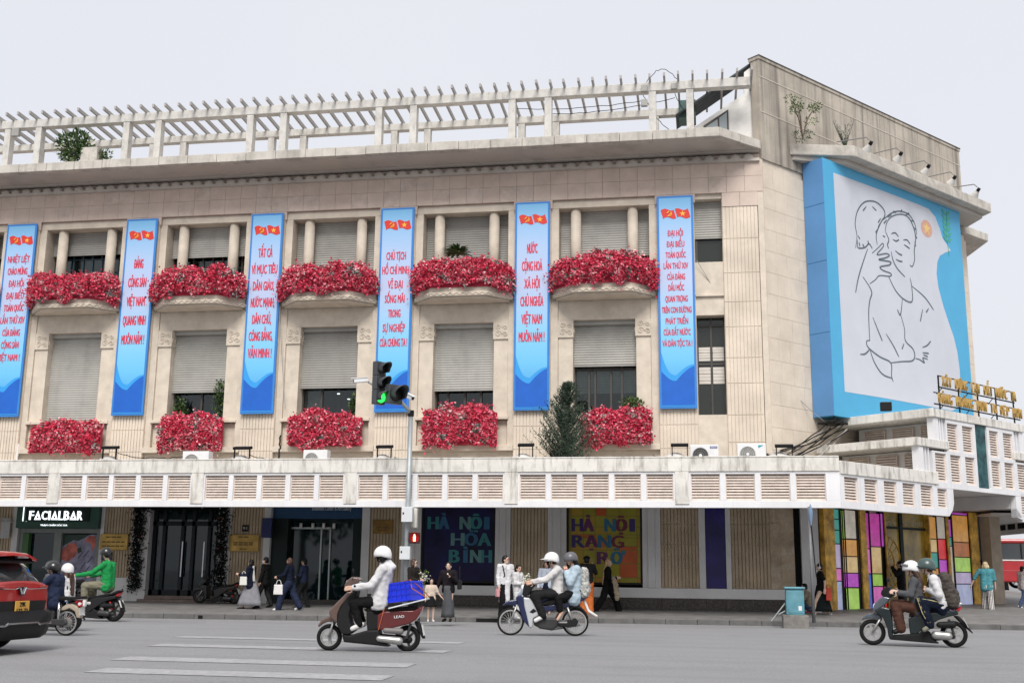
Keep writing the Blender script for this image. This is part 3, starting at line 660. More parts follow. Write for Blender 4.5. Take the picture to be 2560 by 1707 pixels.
# ---- door with dark glass leaves
dz = B(); xa, xb = gx(337), gx(497)
dz.box(xa, xb, YW+.30, YW+.36, .35, ZT); dz.obj('door_glass', m_gdark, GF)
m_navy = mat('navy_frame', (.012, .022, .035), .45)
for a, c in ((300, 338), (497, 527)): B().box(gx(a), gx(c), YW-.02, YW+.5, 0, ZT).obj('door_jamb', m_greyw, GF)
f = B()
for v in (343, 365, 408, 433, 470, 490): f.box(gx(v)-.06, gx(v)+.06, YW+.22, YW+.40, .35, ZT)
f.box(xa, xb, YW+.22, YW+.4, .35, .55); f.box(xa, xb, YW+.22, YW+.4, 2.75, 2.9); f.obj('door_frame', m_navy, GF)
f = B(); f.box(gx(412)-.02, gx(412)+.02, YW+.14, YW+.18, 1.0, 2.2); f.box(gx(462)-.02, gx(462)+.02, YW+.14, YW+.18, 1.0, 2.2); f.obj('door_handle', mat('steel', (.45, .45, .46), .3, 1), GF)
m_step = mat('step_stone', (.17, .13, .11), .6, var=.2, grime=.4, scol=(.1, .08, .07))
B().box(gx(331), gx(503), YW-.35, YW+.6, -.1, .24).obj('step', m_step, GF, bevel=.015); B().box(gx(338), gx(496), YW-.05, YW+.6, .24, .36).obj('step', m_step, GF, bevel=.015)
# ---- gallery entrance
xa, xb = gx(619), gx(828)
B().box(xa, xb, YW+.12, YW+.5, gz(1190, 720), ZT).obj('header', mat('deep_blue_board', (.006, .05, .13), .5), GF)
m_dgreen = mat('dark_green_frame', (.012, .03, .028), .5)
f = B(); f.box(xa, gx(655), YW+.10, YW+.5, 0, gz(1190, 720)); f.obj('door_frame', m_dgreen, GF); B().box(gx(806), xb, YW+.10, YW+.5, 0, gz(1190, 720)).obj('door_frame', m_dgreen, GF)
f = B(); f.box(gx(655), gx(806), YW+.42, YW+.44, .3, 3.2); f.obj('door_glass', m_gdark, GF)
f = B(); f.box(gx(655), gx(806), YW+.0, YW+.6, -.1, .3); f.obj('step', m_gran, GF, bevel=.01)
m_alu = mat('aluminium', (.35, .40, .38), .4, .8)
f = B()
for v in (727, 748): f.box(gx(v)-.025, gx(v)+.025, YW+.36, YW+.41, .3, 2.7)
f.box(gx(657), gx(750), YW+.36, YW+.41, 2.66, 2.72); f.obj('door_rail', m_alu, GF)
sh = B(); m_shelf = mat('sage_shelf', (.16, .2, .16), .6)
for z in (.75, 1.42): sh.box(gx(682), gx(728), YW+.7, YW+1.1, z, z+.05)
sh.box(gx(682), gx(722), YW+.72, YW+1.05, .38, .72); sh.box(gx(682), gx(728), YW+1.1, YW+1.15, .3, 1.45); sh.obj('display_shelf', m_shelf, GF)
lm = mat('lamp_white', (.7, .7, .68), .5)
for v in (680, 708, 733, 757):
    B().cyl((gx(v), YW+.3, 2.68), (gx(v), YW+.3, 2.86), .05, .05, 10).obj('spot_lamp', lm, GF, smooth=True)
text('gallery_lettering', 'Exhibition Center & Art Gallery', gx(800)-gx(709), .17, frame(((gx(709)+gx(800))/2, YW+.108, gz(1168, 755)), (1, 0, 0), (0, 0, 1)), mat('pale_letter', (.5, .55, .6), .5), GF)
text('gallery_small_print', 'Số 93 Đinh Tiên Hoàng, Hoàn Kiếm, Hà Nội', gx(712)-gx(655), .06, frame((gx(684), YW+.108, gz(1183, 684)), (1, 0, 0), (0, 0, 1)), mat('pale_blue_letter', (.12, .25, .4), .5), GF) if 0 else None
bs = B(); bs.box(gx(606), gx(628), YW-.35, YW-.28, gz(1235, 615), gz(1190, 615)); bs.box(gx(616), gx(619), YW-.28, YW, gz(1200, 615), gz(1198, 615))
bs.obj('hanging_sign', mat('blue_sign', (.01, .02, .10), .5), label='small deep blue hanging sign beside the gallery entrance', cat='sign')
# ---- skincare shop front
xa, xb = gx(36), gx(226)
shop = empty('shop_front', (gx(130), YW, .1), 'green skincare shop front with salmon and white window print', 'shop front')
m_grn = mat('shop_green', (.025, .075, .055), .6, var=.1); m_grn2 = mat('shop_green_dark', (.008, .035, .03), .5); m_sage = mat('sage_frame', (.21, .23, .22), .6)
zb, zt = gz(1213, 130), ZT+.05
B().box(xa, xb, YW-.22, YW+.1, zb, zt).obj('sign_board', m_grn, shop, bevel=.01)
B().box(gx(58), gx(205), YW-.26, YW-.222, gz(1197, 130), zt-.01).obj('sign_panel', m_grn2, shop, bevel=.01)
wl = mat('lit_letter_white', (.85, .88, .92), .5, emit=.75)
w = gx(190)-gx(67); x = gx(67); zc = gz(1184, 130); lh = .31
adv = [('F', .085), ('A', .115), ('C', .105), ('I', .05), ('A', .115), ('L', .085), ('B', .10), ('A', .115), ('R', .095)]; tot = sum(a for _, a in adv)+.008*8
for ch, a in adv:
    aw = a/tot*w
    if ch == 'A':                                            # the A is a bare triangle
        b = B(); cxx = x+aw*.5; y = YW-.29
        o_ = [(cxx-aw*.48, zc-lh/2), (cxx+aw*.48, zc-lh/2), (cxx, zc+lh/2)]; i_ = [(cxx-aw*.24, zc-lh/2+.055), (cxx+aw*.24, zc-lh/2+.055), (cxx, zc+lh/2-.13)]
        for k in range(3):
            p, q, r_, s_ = o_[k], o_[(k+1) % 3], i_[(k+1) % 3], i_[k]
            b.ext([(p[0], y, p[1]), (q[0], y, q[1]), (r_[0], y, r_[1]), (s_[0], y, s_[1])], (0, .03, 0))
        b.obj('letter', wl, shop)
    else:
        text('letter', ch, aw*(.86 if ch != 'I' else .5), lh, frame((x+aw/2, YW-.275, zc), (1, 0, 0), (0, 0, 1)), wl, shop, depth=.015, bold=.03)
    x += aw+.008/tot*w
text('shop_tagline', 'TRẠM CHĂM SÓC DA', gx(155)-gx(93), .085, frame((gx(124), YW-.228, gz(1206, 124)), (1, 0, 0), (0, 0, 1)), wl, shop)
for v, tl in ((52, 0), (60, 1)): B().box(gx(v)-.012, gx(v)+.012, YW-.25, YW-.222, gz(1197, 60), zt-.02).obj('light_line', wl, shop)
f = B()
for v, wd in ((44, .10), (126, .14), (222, .12)): f.box(gx(v)-wd, gx(v)+wd, YW+.05, YW+.25, 0, zb-.001)
f.box(xa, xb, YW+.06, YW+.24, zb-.16, zb-.002); f.box(xa, xb, YW+.0, YW+.3, -.1, .3); f.obj('shop_frame', m_sage, shop, bevel=.008)
B().box(gx(46), gx(60), YW+.02, YW+.2, .3, zb-.17).obj('green_panel', mat('leaf_green_panel', (.06, .14, .05), .6), shop)
B().box(gx(60), gx(120), YW+.2, YW+.22, .3, zb-.17).obj('shop_glass', m_gdark, shop)
px0, px1, pz0, pz1 = gx(133), gx(218), .45, zb-.2
B().box(px0, px1, YW+.17, YW+.2, pz0, pz1).obj('window_print', mat('print_lavender', (.32, .31, .43), .6, var=.35, scale=2.4, grime=.6, gscale=1.6, scol=(.08, .09, .14)), shop)
b = B(); W_, H_ = px1-px0, pz1-pz0; P_ = lambda u, v: (px0+u*W_, YW+.166, pz0+v*H_)
b.poly([P_(.0, .56), P_(.02, .72), P_(.16, .83), P_(.34, .85), P_(.44, .76), P_(.40, .62), P_(.2, .52)]); b.poly([P_(.60, .88), P_(.72, .985), P_(.90, .96), P_(.92, .82), P_(.83, .70), P_(.80, .84), P_(.7, .86)])
b.obj('print_salmon_shape', mat('print_salmon', (.52, .14, .11), .6, var=.3, scale=4), shop)
b = B(); b.poly([P_(.0, 1.0), P_(.75, 1.0), P_(.45, .89), P_(.3, .9), P_(.0, .78)]); b.poly([P_(.42, .75), P_(.52, .78), P_(.56, .70), P_(.46, .66)]); b.obj('print_dark_shape', mat('print_dark', (.03, .06, .05), .6), shop)
b = B()
for u, v in ((.45, .58), (.60, .60), (.72, .50), (.55, .40), (.30, .3), (.42, .22), (.66, .33), (.25, .12)):
    b.poly([P_(u, v), P_(u+.13, v+.12), P_(u+.15, v+.11), P_(u+.02, v-.01)])
b.obj('print_stroke', mat('print_navy', (.05, .06, .11), .6), shop)
text('pharmacy_sign_text', 'FACIAL', .5, .12, frame((gx(12), YW-.205, gz(1195, 12)), (1, 0, 0), (0, 0, 1)), mat('dim_letter', (.25, .27, .28), .6),
     B().box(gx(2), gx(22), YW-.2, YW-.15, gz(1236, 12), gz(1190, 12)).box(gx(22), gx(27), YW-.19, YW-.16, gz(1200, 12), gz(1198, 12)).obj('bracket_sign', mat('pale_grey_sign', (.42, .43, .43), .6), label='pale grey bracket sign beside the green shop front', cat='sign'))
# ---- brass plaques
m_brass = mat('brass', (.42, .27, .075), .42, .55, var=.25, scale=2); m_eng = mat('engraving', (.12, .075, .02), .6)
def plaque(x0, x1, y0, y1, label, lines, mt=m_brass, me=m_eng):
    a = vY(x0, y0, YW-.05); c = vY(x1, y1, YW-.05)
    o = B().box(a.x, c.x, YW-.055, YW-.002, c.z, a.z).obj('wall_plaque', mt, bevel=.012, label=label, cat='plaque', group='plaques on the ground floor wall')
    for i, (s, h, f_) in enumerate(lines):
        wd = (c.x-a.x)*.84*h; zc_ = a.z-(a.z-c.z)*f_; mx = (a.x+c.x)/2
        if s: text('plaque_line', s, wd, .09, frame((mx, YW-.06, zc_), (1, 0, 0), (0, 0, 1)), me, o, depth=.002); continue
        n_ = max(2, int(wd/.16)); e_ = B()                       # engraving too small to read: rows of short marks
        for q_ in range(n_): e_.box(mx-wd/2+wd*q_/n_, mx-wd/2+wd*(q_+.82)/n_, YW-.059, YW-.0555, zc_-.022, zc_+.022)
        e_.obj('plaque_line', me, o, kind='stuff')
plaque(231, 292, 1225, 1263, 'broad brass plaque above a small navy plate, left of the garlanded door', [('', .7, .2), ('', 1, .5), ('', .95, .75)])
plaque(527, 593, 1227, 1266, 'broad brass plaque below the house number right of the garlanded door', [('', .45, .14), ('', .82, .48), ('', .82, .60), ('', .3, .86)])
plaque(857, 902, 1193, 1225, 'small dull brass plaque on the ribbed wall near the traffic light pole', [('', .8, .55), ('', .6, .75)], mat('dull_brass', (.22, .13, .035), .5, .5, var=.3))
plaque(233, 256, 1268, 1286, 'small navy enamel plate under a brass plaque', [('', .7, .4)], mat('navy_plate', (.03, .05, .11), .4), mat('pale_letter', (.5, .55, .6), .5))
plaque(556, 570, 1205, 1220, 'tiny black house number plate reading 91', [('91', .75, .5)], mat('black_plate', (.03, .03, .03), .5), mat('cream_letter', (.5, .48, .4), .5))
# ---- poster windows
def poster(x0, x1, y1, label, base):
    a = vY(x0, 1290, YW-.0); c = vY(x1, 1290, YW); z0 = vY((x0+x1)/2, y1, YW).z
    o = B().box(a.x, c.x, YW+.06, YW+.12, z0, ZT).obj('window_poster', base, label=label, cat='poster')
    fr_ = B(); t = .07
    for q in ((a.x, a.x+t, z0, ZT), (c.x-t, c.x, z0, ZT), (a.x+t, c.x-t, z0, z0+t)): fr_.box(q[0], q[1], YW+.02, YW+.07, q[2], q[3])
    fr_.obj('poster_frame', m_blk, o); g = B(); g.box(a.x+t, c.x-t, YW+.03, YW+.034, z0+t, ZT); 
    return o, a.x, c.x, z0
def letters(o, s, u0, u1, v0, v1, X0, X1, Zb, Zt, ms, y=YW+.056):
    n = len(s); k = 0
    for i, ch in enumerate(s):
        a, c = u0+(u1-u0)*i/n, u0+(u1-u0)*(i+1)/n
        if ch == ' ': continue
        x0, x1 = X0+(X1-X0)*a, X0+(X1-X0)*c; z0, z1 = Zb+(Zt-Zb)*v0, Zb+(Zt-Zb)*v1
        hh = z1-z0; ext = {'À': .30, 'Ộ': .25, 'Ạ': 0, 'Ò': .28, 'Ì': .28, 'Ỡ': .3}.get(ch, 0); lo = .22 if ch in 'ỘẠ' else 0
        text('poster_letter', ch, (x1-x0)*(.9 if ch not in 'IÌ' else .35), hh*(1+ext+lo), frame(((x0+x1)/2, y, (z0+z1)/2+hh*(ext-lo)/2), (1, 0, 0), (0, 0, 1)), ms[k % len(ms)], o, depth=.003, bold=.085); k += 1
po, X0, X1, Zb = poster(966, 1137, 1338, 'dark blue window poster with teal lettering HÀ NỘI HÒA BÌNH', mat('poster_navy', (.007, .008, .065), .5, var=.5, scale=.9, grime=.5, gscale=.7, scol=(.03, .005, .05), spec=.25))
tl = [mat('poster_teal', (.02, .17, .18), .5), mat('poster_blue', (.015, .10, .20), .5), mat('poster_sage', (.09, .22, .21), .5)]
letters(po, 'HÀ NỘI', .08, .95, .70, .865, X0, X1, Zb, ZP, tl); letters(po, 'HÒA', .40, .94, .485, .65, X0, X1, Zb, ZP, tl[::-1]); letters(po, 'BÌNH', .38, .95, .265, .43, X0, X1, Zb, ZP, tl)
po, X0, X1, Zb = poster(1301, 1476, 1342, 'mustard and orange mosaic window poster reading HÀ NỘI RẠNG RỠ', mat('poster_mustard', (.21, .16, .015), .4, var=.1, scale=2))
tcol = [mat('mosaic_mustard', (.32, .22, .014), .4), mat('mosaic_olive', (.26, .235, .014), .4), mat('mosaic_orange', (.42, .075, .008), .4), mat('mosaic_ochre', (.36, .19, .015), .4)]
us = [.06, .22, .38, .53, .70, .93, .995]; vs_ = [.02, .09, .27, .44, .49, .60, .64, .74, .88, .995]; random.seed(5)
for i in range(len(us)-1):
    for j in range(len(vs_)-1):
        u0, u1, v0, v1 = us[i], us[i+1], vs_[j], vs_[j+1]
        mt = tcol[2] if (i, j) in ((4, 1), (4, 2), (2, 8), (4, 3), (0, 5), (1, 5), (2, 4)) else random.choice((0, 1, 1, 3)) 
        mt = mt if not isinstance(mt, int) else tcol[mt]; g = .006
        B().box(X0+(X1-X0)*(u0+g), X0+(X1-X0)*(u1-g), YW+.05, YW+.058, Zb+(ZP-Zb)*(v0+g), Zb+(ZP-Zb)*(v1-g)).obj('mosaic_tile', mt, po)
pl_ = [mat('poster_indigo', (.025, .012, .11), .4), mat('poster_plum', (.09, .008, .075), .4), mat('poster_sky', (.01, .11, .20), .4), mat('poster_wine', (.12, .008, .035), .4)]
letters(po, 'HÀ NỘI', .07, .94, .68, .845, X0, X1, Zb, ZP, pl_, YW+.047); letters(po, 'RẠNG', .07, .76, .47, .63, X0, X1, Zb, ZP, pl_, YW+.047); letters(po, 'RỠ', .40, .77, .26, .42, X0, X1, Zb, ZP, pl_[1:], YW+.047)
o = B().box(gx(1621), gx(1668), YW+.06, YW+.12, zs1, ZT).obj('window_poster', mat('poster_ultramarine', (.018, .012, .14), .3, var=.3, scale=1.2), label='narrow plain ultramarine window panel between white posts', cat='poster')
# ---- stained glass portal on the chamfered corner
port = empty('entrance_portal', tuple(TW @ Vector((7.2, 0, .1))), 'stained glass entrance portal with gold frames on the chamfered corner', 'portal')
Apx = lambda x, y: (2000+x*.3189, 1100+y*.3189)
def pu(x): return onC(*Apx(x, 900))[0]
def pz(x, y): return max(.16, onC(*Apx(x, y))[1])
def pgl(n, c, e=0): return mat('glass_'+n, tuple(min(.95, x*1.9) for x in c), .3, var=.25, scale=2.2, spec=.5, grime=.55, gscale=1.3, scol=tuple(min(.9, x*1.2+.32) for x in c), emit=.12, ecol=tuple(min(1, x*1.6) for x in c))  # faint glow added to every pane to brighten it under the canopy
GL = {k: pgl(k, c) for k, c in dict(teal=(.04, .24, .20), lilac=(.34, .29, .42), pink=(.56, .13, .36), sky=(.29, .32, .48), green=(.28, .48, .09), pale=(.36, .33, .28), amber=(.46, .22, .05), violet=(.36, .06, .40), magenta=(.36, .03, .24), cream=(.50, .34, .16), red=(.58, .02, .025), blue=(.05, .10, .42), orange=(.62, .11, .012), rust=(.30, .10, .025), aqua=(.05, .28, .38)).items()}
m_gold = mat('gold_foil', (.85, .43, .07), .45, 0, var=.4, scale=3, bump=.3, bscale=12)
m_lead = mat('lead_came', (.025, .022, .025), .5)
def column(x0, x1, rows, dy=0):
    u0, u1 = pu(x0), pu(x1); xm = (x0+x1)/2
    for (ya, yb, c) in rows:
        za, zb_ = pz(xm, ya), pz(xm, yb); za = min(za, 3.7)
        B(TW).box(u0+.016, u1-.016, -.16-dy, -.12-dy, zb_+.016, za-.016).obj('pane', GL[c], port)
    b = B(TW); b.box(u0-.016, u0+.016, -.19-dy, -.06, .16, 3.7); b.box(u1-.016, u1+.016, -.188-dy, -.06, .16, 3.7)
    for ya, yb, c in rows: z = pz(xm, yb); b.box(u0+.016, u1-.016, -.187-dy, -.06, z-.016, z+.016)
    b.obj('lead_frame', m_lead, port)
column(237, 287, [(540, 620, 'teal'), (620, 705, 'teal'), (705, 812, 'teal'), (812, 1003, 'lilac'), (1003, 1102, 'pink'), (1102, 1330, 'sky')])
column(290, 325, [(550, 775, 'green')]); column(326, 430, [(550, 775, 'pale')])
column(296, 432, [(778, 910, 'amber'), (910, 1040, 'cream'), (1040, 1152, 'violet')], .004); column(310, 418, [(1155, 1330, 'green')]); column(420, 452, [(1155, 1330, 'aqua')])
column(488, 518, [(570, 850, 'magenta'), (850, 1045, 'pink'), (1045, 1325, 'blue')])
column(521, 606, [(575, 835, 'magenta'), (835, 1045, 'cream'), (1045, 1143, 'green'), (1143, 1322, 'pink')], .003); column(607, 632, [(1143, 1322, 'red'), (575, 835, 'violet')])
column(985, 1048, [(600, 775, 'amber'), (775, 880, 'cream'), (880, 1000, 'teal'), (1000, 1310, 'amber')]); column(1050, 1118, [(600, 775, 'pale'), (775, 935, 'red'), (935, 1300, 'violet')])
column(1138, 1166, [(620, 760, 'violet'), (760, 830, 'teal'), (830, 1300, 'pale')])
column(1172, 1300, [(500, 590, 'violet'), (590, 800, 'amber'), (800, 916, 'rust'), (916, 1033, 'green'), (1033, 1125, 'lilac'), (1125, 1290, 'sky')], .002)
for a, c in ((150, 233), (437, 484), (634, 640), (975, 984), (1119, 1136), (1302, 1362)):
    B(TW).box(pu(a), pu(c), -.24, -.05, .16, 3.74).obj('gold_strip', m_gold, port, bevel=.01)
u0, u1, um = pu(640), pu(975), pu(783)
B(TW).box(u0, u1, -.06, -.03, .2, 3.7).obj('entrance_glass', mat('amber_glass', (.34, .23, .03), .2, var=.35, scale=1.4, spec=.6), port)
b = B(TW); b.box(um-.1, um+.1, -.12, -.062, .16, 3.7); z = pz(783, 690); b.box(u0, u1, -.11, -.061, z-.04, z+.04); b.obj('door_mullion', mat('teal_black', (.012, .03, .032), .5), port)
ml = mat('frosted_letter', (.45, .42, .30), .5)
def ptext(s, xa, xb, y, h, mirror=False):
    u = (pu(xa)+pu(xb))/2; w_ = pu(xb)-pu(xa); c = TW @ Vector((u, -.065, pz((xa+xb)/2, y)))
    ux = TW.to_3x3() @ Vector((1, 0, 0)); me = text_mesh(s, w_, h, .003, .03)
    if mirror:
        for v in me.vertices: v.co.x *= -1
    me.materials.append(ml); me.transform(frame(c, ux, (0, 0, 1))); put('door_lettering', me, port)
ptext('EXHIBITION', 612, 752, 655, .17); ptext('SO.', 655, 690, 605, .13); ptext('EXHIBITION', 797, 960, 655, .17, True); ptext('SO.', 880, 915, 612, .13, True)
wh = B(TW); cu, cz_ = pu(655), pz(700, 960)
for rr in (.95, .55, .12):
    wh.tube([(cu+rr*math.cos(t*math.pi/20-math.pi/2), -.075, cz_+rr*math.sin(t*math.pi/20-math.pi/2)) for t in range(21)], .014, 4)
for t in range(11): a = t*math.pi/10-math.pi/2; wh.cyl((cu, -.075, cz_), (cu+.95*math.cos(a), -.075, cz_+.95*math.sin(a)), .008, .008, 4)
wh.obj('wheel_ornament', m_gold, port)
# pale pier and granite foot right of the portal, with scribbled graffiti
b = B(TW); b.box(pu(1364)+.0, CL, -.10, .05, .95, 4.0); b.obj('end_pier', m_greyw, bld); b = B(TW); b.box(pu(1364), CL+.02, -.14, .05, -.1, .78); b.obj('end_plinth', m_gran, bld); b = B(TW); b.box(pu(1364), CL+.03, -.17, .05, .782, .948); b.obj('end_sill', m_gfw, bld)
b = B(TW); gu = pu(1370); b.tube([(gu+.1, -.115, 2.0), (gu+.35, -.115, 1.75), (gu+.5, -.115, 1.95), (gu+.45, -.115, 1.7), (gu+.2, -.115, 1.55), (gu+.45, -.115, 1.45), (gu+.25, -.115, 1.3), (gu+.4, -.115, 1.22)], .025, 5); b.obj('graffiti', m_blk, bld)
b = B(TW); b.box(CL-.9, CL-.1, -.6, -.2, -.1, 4.06); b.obj('end_column', mat('tan_column', (.40, .33, .26), .8, var=.1), bld)
# ================================================================ BANNERS
def ramp_mat(name, stops, z0, z1, rough=.55):
    m = bpy.data.materials.new(name); m.use_nodes = True; t = m.node_tree; bs = t.nodes['Principled BSDF']; bs.inputs['Roughness'].default_value = rough
    g = t.nodes.new('ShaderNodeNewGeometry'); s = t.nodes.new('ShaderNodeSeparateXYZ'); mr = t.nodes.new('ShaderNodeMapRange'); cr = t.nodes.new('ShaderNodeValToRGB')
    mr.inputs[1].default_value = z0; mr.inputs[2].default_value = z1
    t.links.new(g.outputs['Position'], s.inputs[0]); t.links.new(s.outputs[2], mr.inputs[0]); t.links.new(mr.outputs[0], cr.inputs[0]); t.links.new(cr.outputs[0], bs.inputs['Base Color'])
    e = cr.color_ramp.elements; e[0].position = stops[0][0]; e[0].color = (*stops[0][1], 1); e[1].position = stops[-1][0]; e[1].color = (*stops[-1][1], 1)
    for p, c in stops[1:-1]: x = e.new(p); x.color = (*c, 1)
    return m
m_bfield = ramp_mat('banner_print', [(.0, (.005, .20, .58)), (.22, (.13, .47, .76)), (.36, (.21, .53, .78)), (.60, (.44, .51, .72)), (.78, (.36, .50, .73)), (1, (.15, .42, .70))], 6.6, 13.95)
m_bblue = mat('banner_blue_border', (.035, .20, .56), .5, var=.05); m_bdeep = mat('banner_deep_blue', (.008, .11, .50), .5, var=.06); m_bcy = mat('banner_crest_blue', (.03, .30, .70), .5, var=0)
m_bred = mat('banner_red', (.62, .03, .07), .5, var=0); m_bred2 = mat('flag_red', (.60, .035, .025), .5, var=0); m_byel = mat('flag_yellow', (.80, .42, .05), .5, var=0)
def star(b, cx, cz, r, y, m=0, T=None):
    pts = []
    for i in range(10):
        a = math.pi/2+i*math.pi/5; rr = r if i % 2 == 0 else r*.40; pts.append((cx+rr*math.cos(a), y, cz+rr*math.sin(a)))
    for i in range(5):
        b.poly([pts[(2*i-1) % 10], pts[2*i], pts[2*i+1], (cx, y, cz)], m)
    b.ext(pts, (0, .004, 0), m) if 0 else None
BT = [(PL[1], 'NHIỆT LIỆT|CHÀO MỪNG|ĐẠI HỘI|ĐẠI BIỂU|TOÀN QUỐC|LẦN THỨ XIV|CỦA ĐẢNG|CỘNG SẢN|VIỆT NAM !', (598, 822), 40, 'tall blue banner whose red text begins NHIỆT LIỆT CHÀO MỪNG'),
      (PL[2], 'ĐẢNG|CỘNG SẢN|VIỆT NAM|QUANG VINH|MUÔN NĂM !', (608, 781), 310, 'tall blue banner with the red text QUANG VINH MUÔN NĂM'),
      (PL[3], 'TẤT CẢ|VÌ MỤC TIÊU|DÂN GIÀU,|NƯỚC MẠNH,|DÂN CHỦ,|CÔNG BẰNG,|VĂN MINH !', (583, 812), 605, 'tall blue banner whose red text begins TẤT CẢ VÌ MỤC TIÊU'),
      (PL[4], 'CHỦ TỊCH|HỒ CHÍ MINH|VĨ ĐẠI|SỐNG MÃI|TRONG|SỰ NGHIỆP|CỦA CHÚNG TA !', (590, 788), 910, 'tall blue banner behind the traffic signal, red text ending CỦA CHÚNG TA'),
      (PL[5], 'NƯỚC|CỘNG HOÀ|XÃ HỘI|CHỦ NGHĨA|VIỆT NAM|MUÔN NĂM !', (573, 775), 1222, 'tall blue banner whose red text begins NƯỚC CỘNG HOÀ'),
      (PL[6], 'ĐẠI HỘI|ĐẠI BIỂU|TOÀN QUỐC|LẦN THỨ XIV|CỦA ĐẢNG|DẤU MỐC|QUAN TRỌNG|TRÊN CON ĐƯỜNG|PHÁT TRIỂN|CỦA ĐẤT NƯỚC|VÀ DÂN TỘC TA !', (538, 790), 1555, 'tall blue banner with eleven lines of red text beside the narrow window')]
for x0, s, (ya, yb), xc, lab in BT:
    x0 = x0+.01; x1 = x0+1.23; cx = (x0+x1)/2; z0, z1 = 6.61, 13.95; yb_ = YW-.14
    o = B().box(x0, x1, yb_, yb_+.05, z0, z1).obj('banner', m_bblue, bevel=.01, label=lab, cat='banner', group='banners on the pilasters')
    t = .075; fx0, fx1 = x0+t, x1-t
    B().box(fx0, fx1, yb_-.006, yb_-.001, z0+t, z1-t).obj('printed_field', m_bfield, o)
    # wave at the foot
    def wave(f, dy, mt, lo=z0+t+.02):
        n = 18; xs = [fx0+(fx1-fx0)*i/n for i in range(n+1)]; b = B()
        for i in range(n):
            b.quad((xs[i], yb_-dy, lo), (xs[i+1], yb_-dy, lo), (xs[i+1], yb_-dy, f((i+1)/n)), (xs[i], yb_-dy, f(i/n)))
        b.obj('printed_wave', mt, o)
    h = lambda u: 8.02-.33*math.sin(min(1, u/.45)*math.pi/2)+(.0 if u < .45 else .36*math.sin((u-.45)/.55*math.pi/2))
    wave(lambda u: h(u)+.03+(.45*(1-u/.3)**2 if u < .3 else 0), .008, m_bcy); wave(lambda u: h(u)-.16-.10*math.sin(u*math.pi)+(.14 if u > .6 else .14*(u/.6)), .010, m_bdeep)
    b = B(); b.box(fx0, fx1, yb_-.012, yb_-.011, z0+t, z0+t+.03); b.obj('printed_edge', m_bcy, o)
    # paired flags
    zc = z1-.64; b = B()
    for sgn in (-1, 1):
        n = 6
        for i in range(n):
            u0, u1 = i/n, (i+1)/n; X = lambda u: cx+(sgn*.5-.5)*.44+.44*u-(.02 if sgn < 0 else -.02)
            wv = lambda u: .04*math.sin(u*math.pi*2+.4*sgn); sk = lambda u: -.0
            b.quad((X(u0)+.06, yb_-.014, zc-.15+wv(u0)), (X(u1)+.06, yb_-.014, zc-.15+wv(u1)), (X(u1)-.02, yb_-.014, zc+.15+wv(u1)), (X(u0)-.02, yb_-.014, zc+.15+wv(u0)))
    b.obj('printed_flags', m_bred2, o)
    b = B(); star(b, cx+.26, zc-.01, .11, yb_-.018)
    arc = [(cx-.20+.085*math.cos(a), yb_-.018, zc+.0+.085*math.sin(a)) for a in [math.pi*(-.62+i*.12) for i in range(10)]]
    b.tube(arc, [.006, .012, .017, .019, .019, .018, .016, .012, .008, .004], 4); b.cyl((cx-.25, yb_-.018, zc-.10), (cx-.12, yb_-.018, zc+.03), .014, .014, 4); b.cyl((cx-.27, yb_-.018, zc+.015), (cx-.20, yb_-.018, zc+.085), .022, .022, 4)
    b.obj('printed_emblem', m_byel, o)
    L = s.split('|'); n = len(L); za, zb2 = vY(xc, ya).z, vY(xc, yb).z; step = (za-zb2)/(n-1)
    for i, ln in enumerate(L):
        cap = min(.36, step*.56); wd = min(.98, len(ln)*(.088 if n < 10 else .074))
        text('printed_line', ln, wd, -cap, frame((cx, yb_-.016, za-step*i), (1, 0, 0), (0, 0, 1)), m_bred, o, depth=.002, bold=.024)

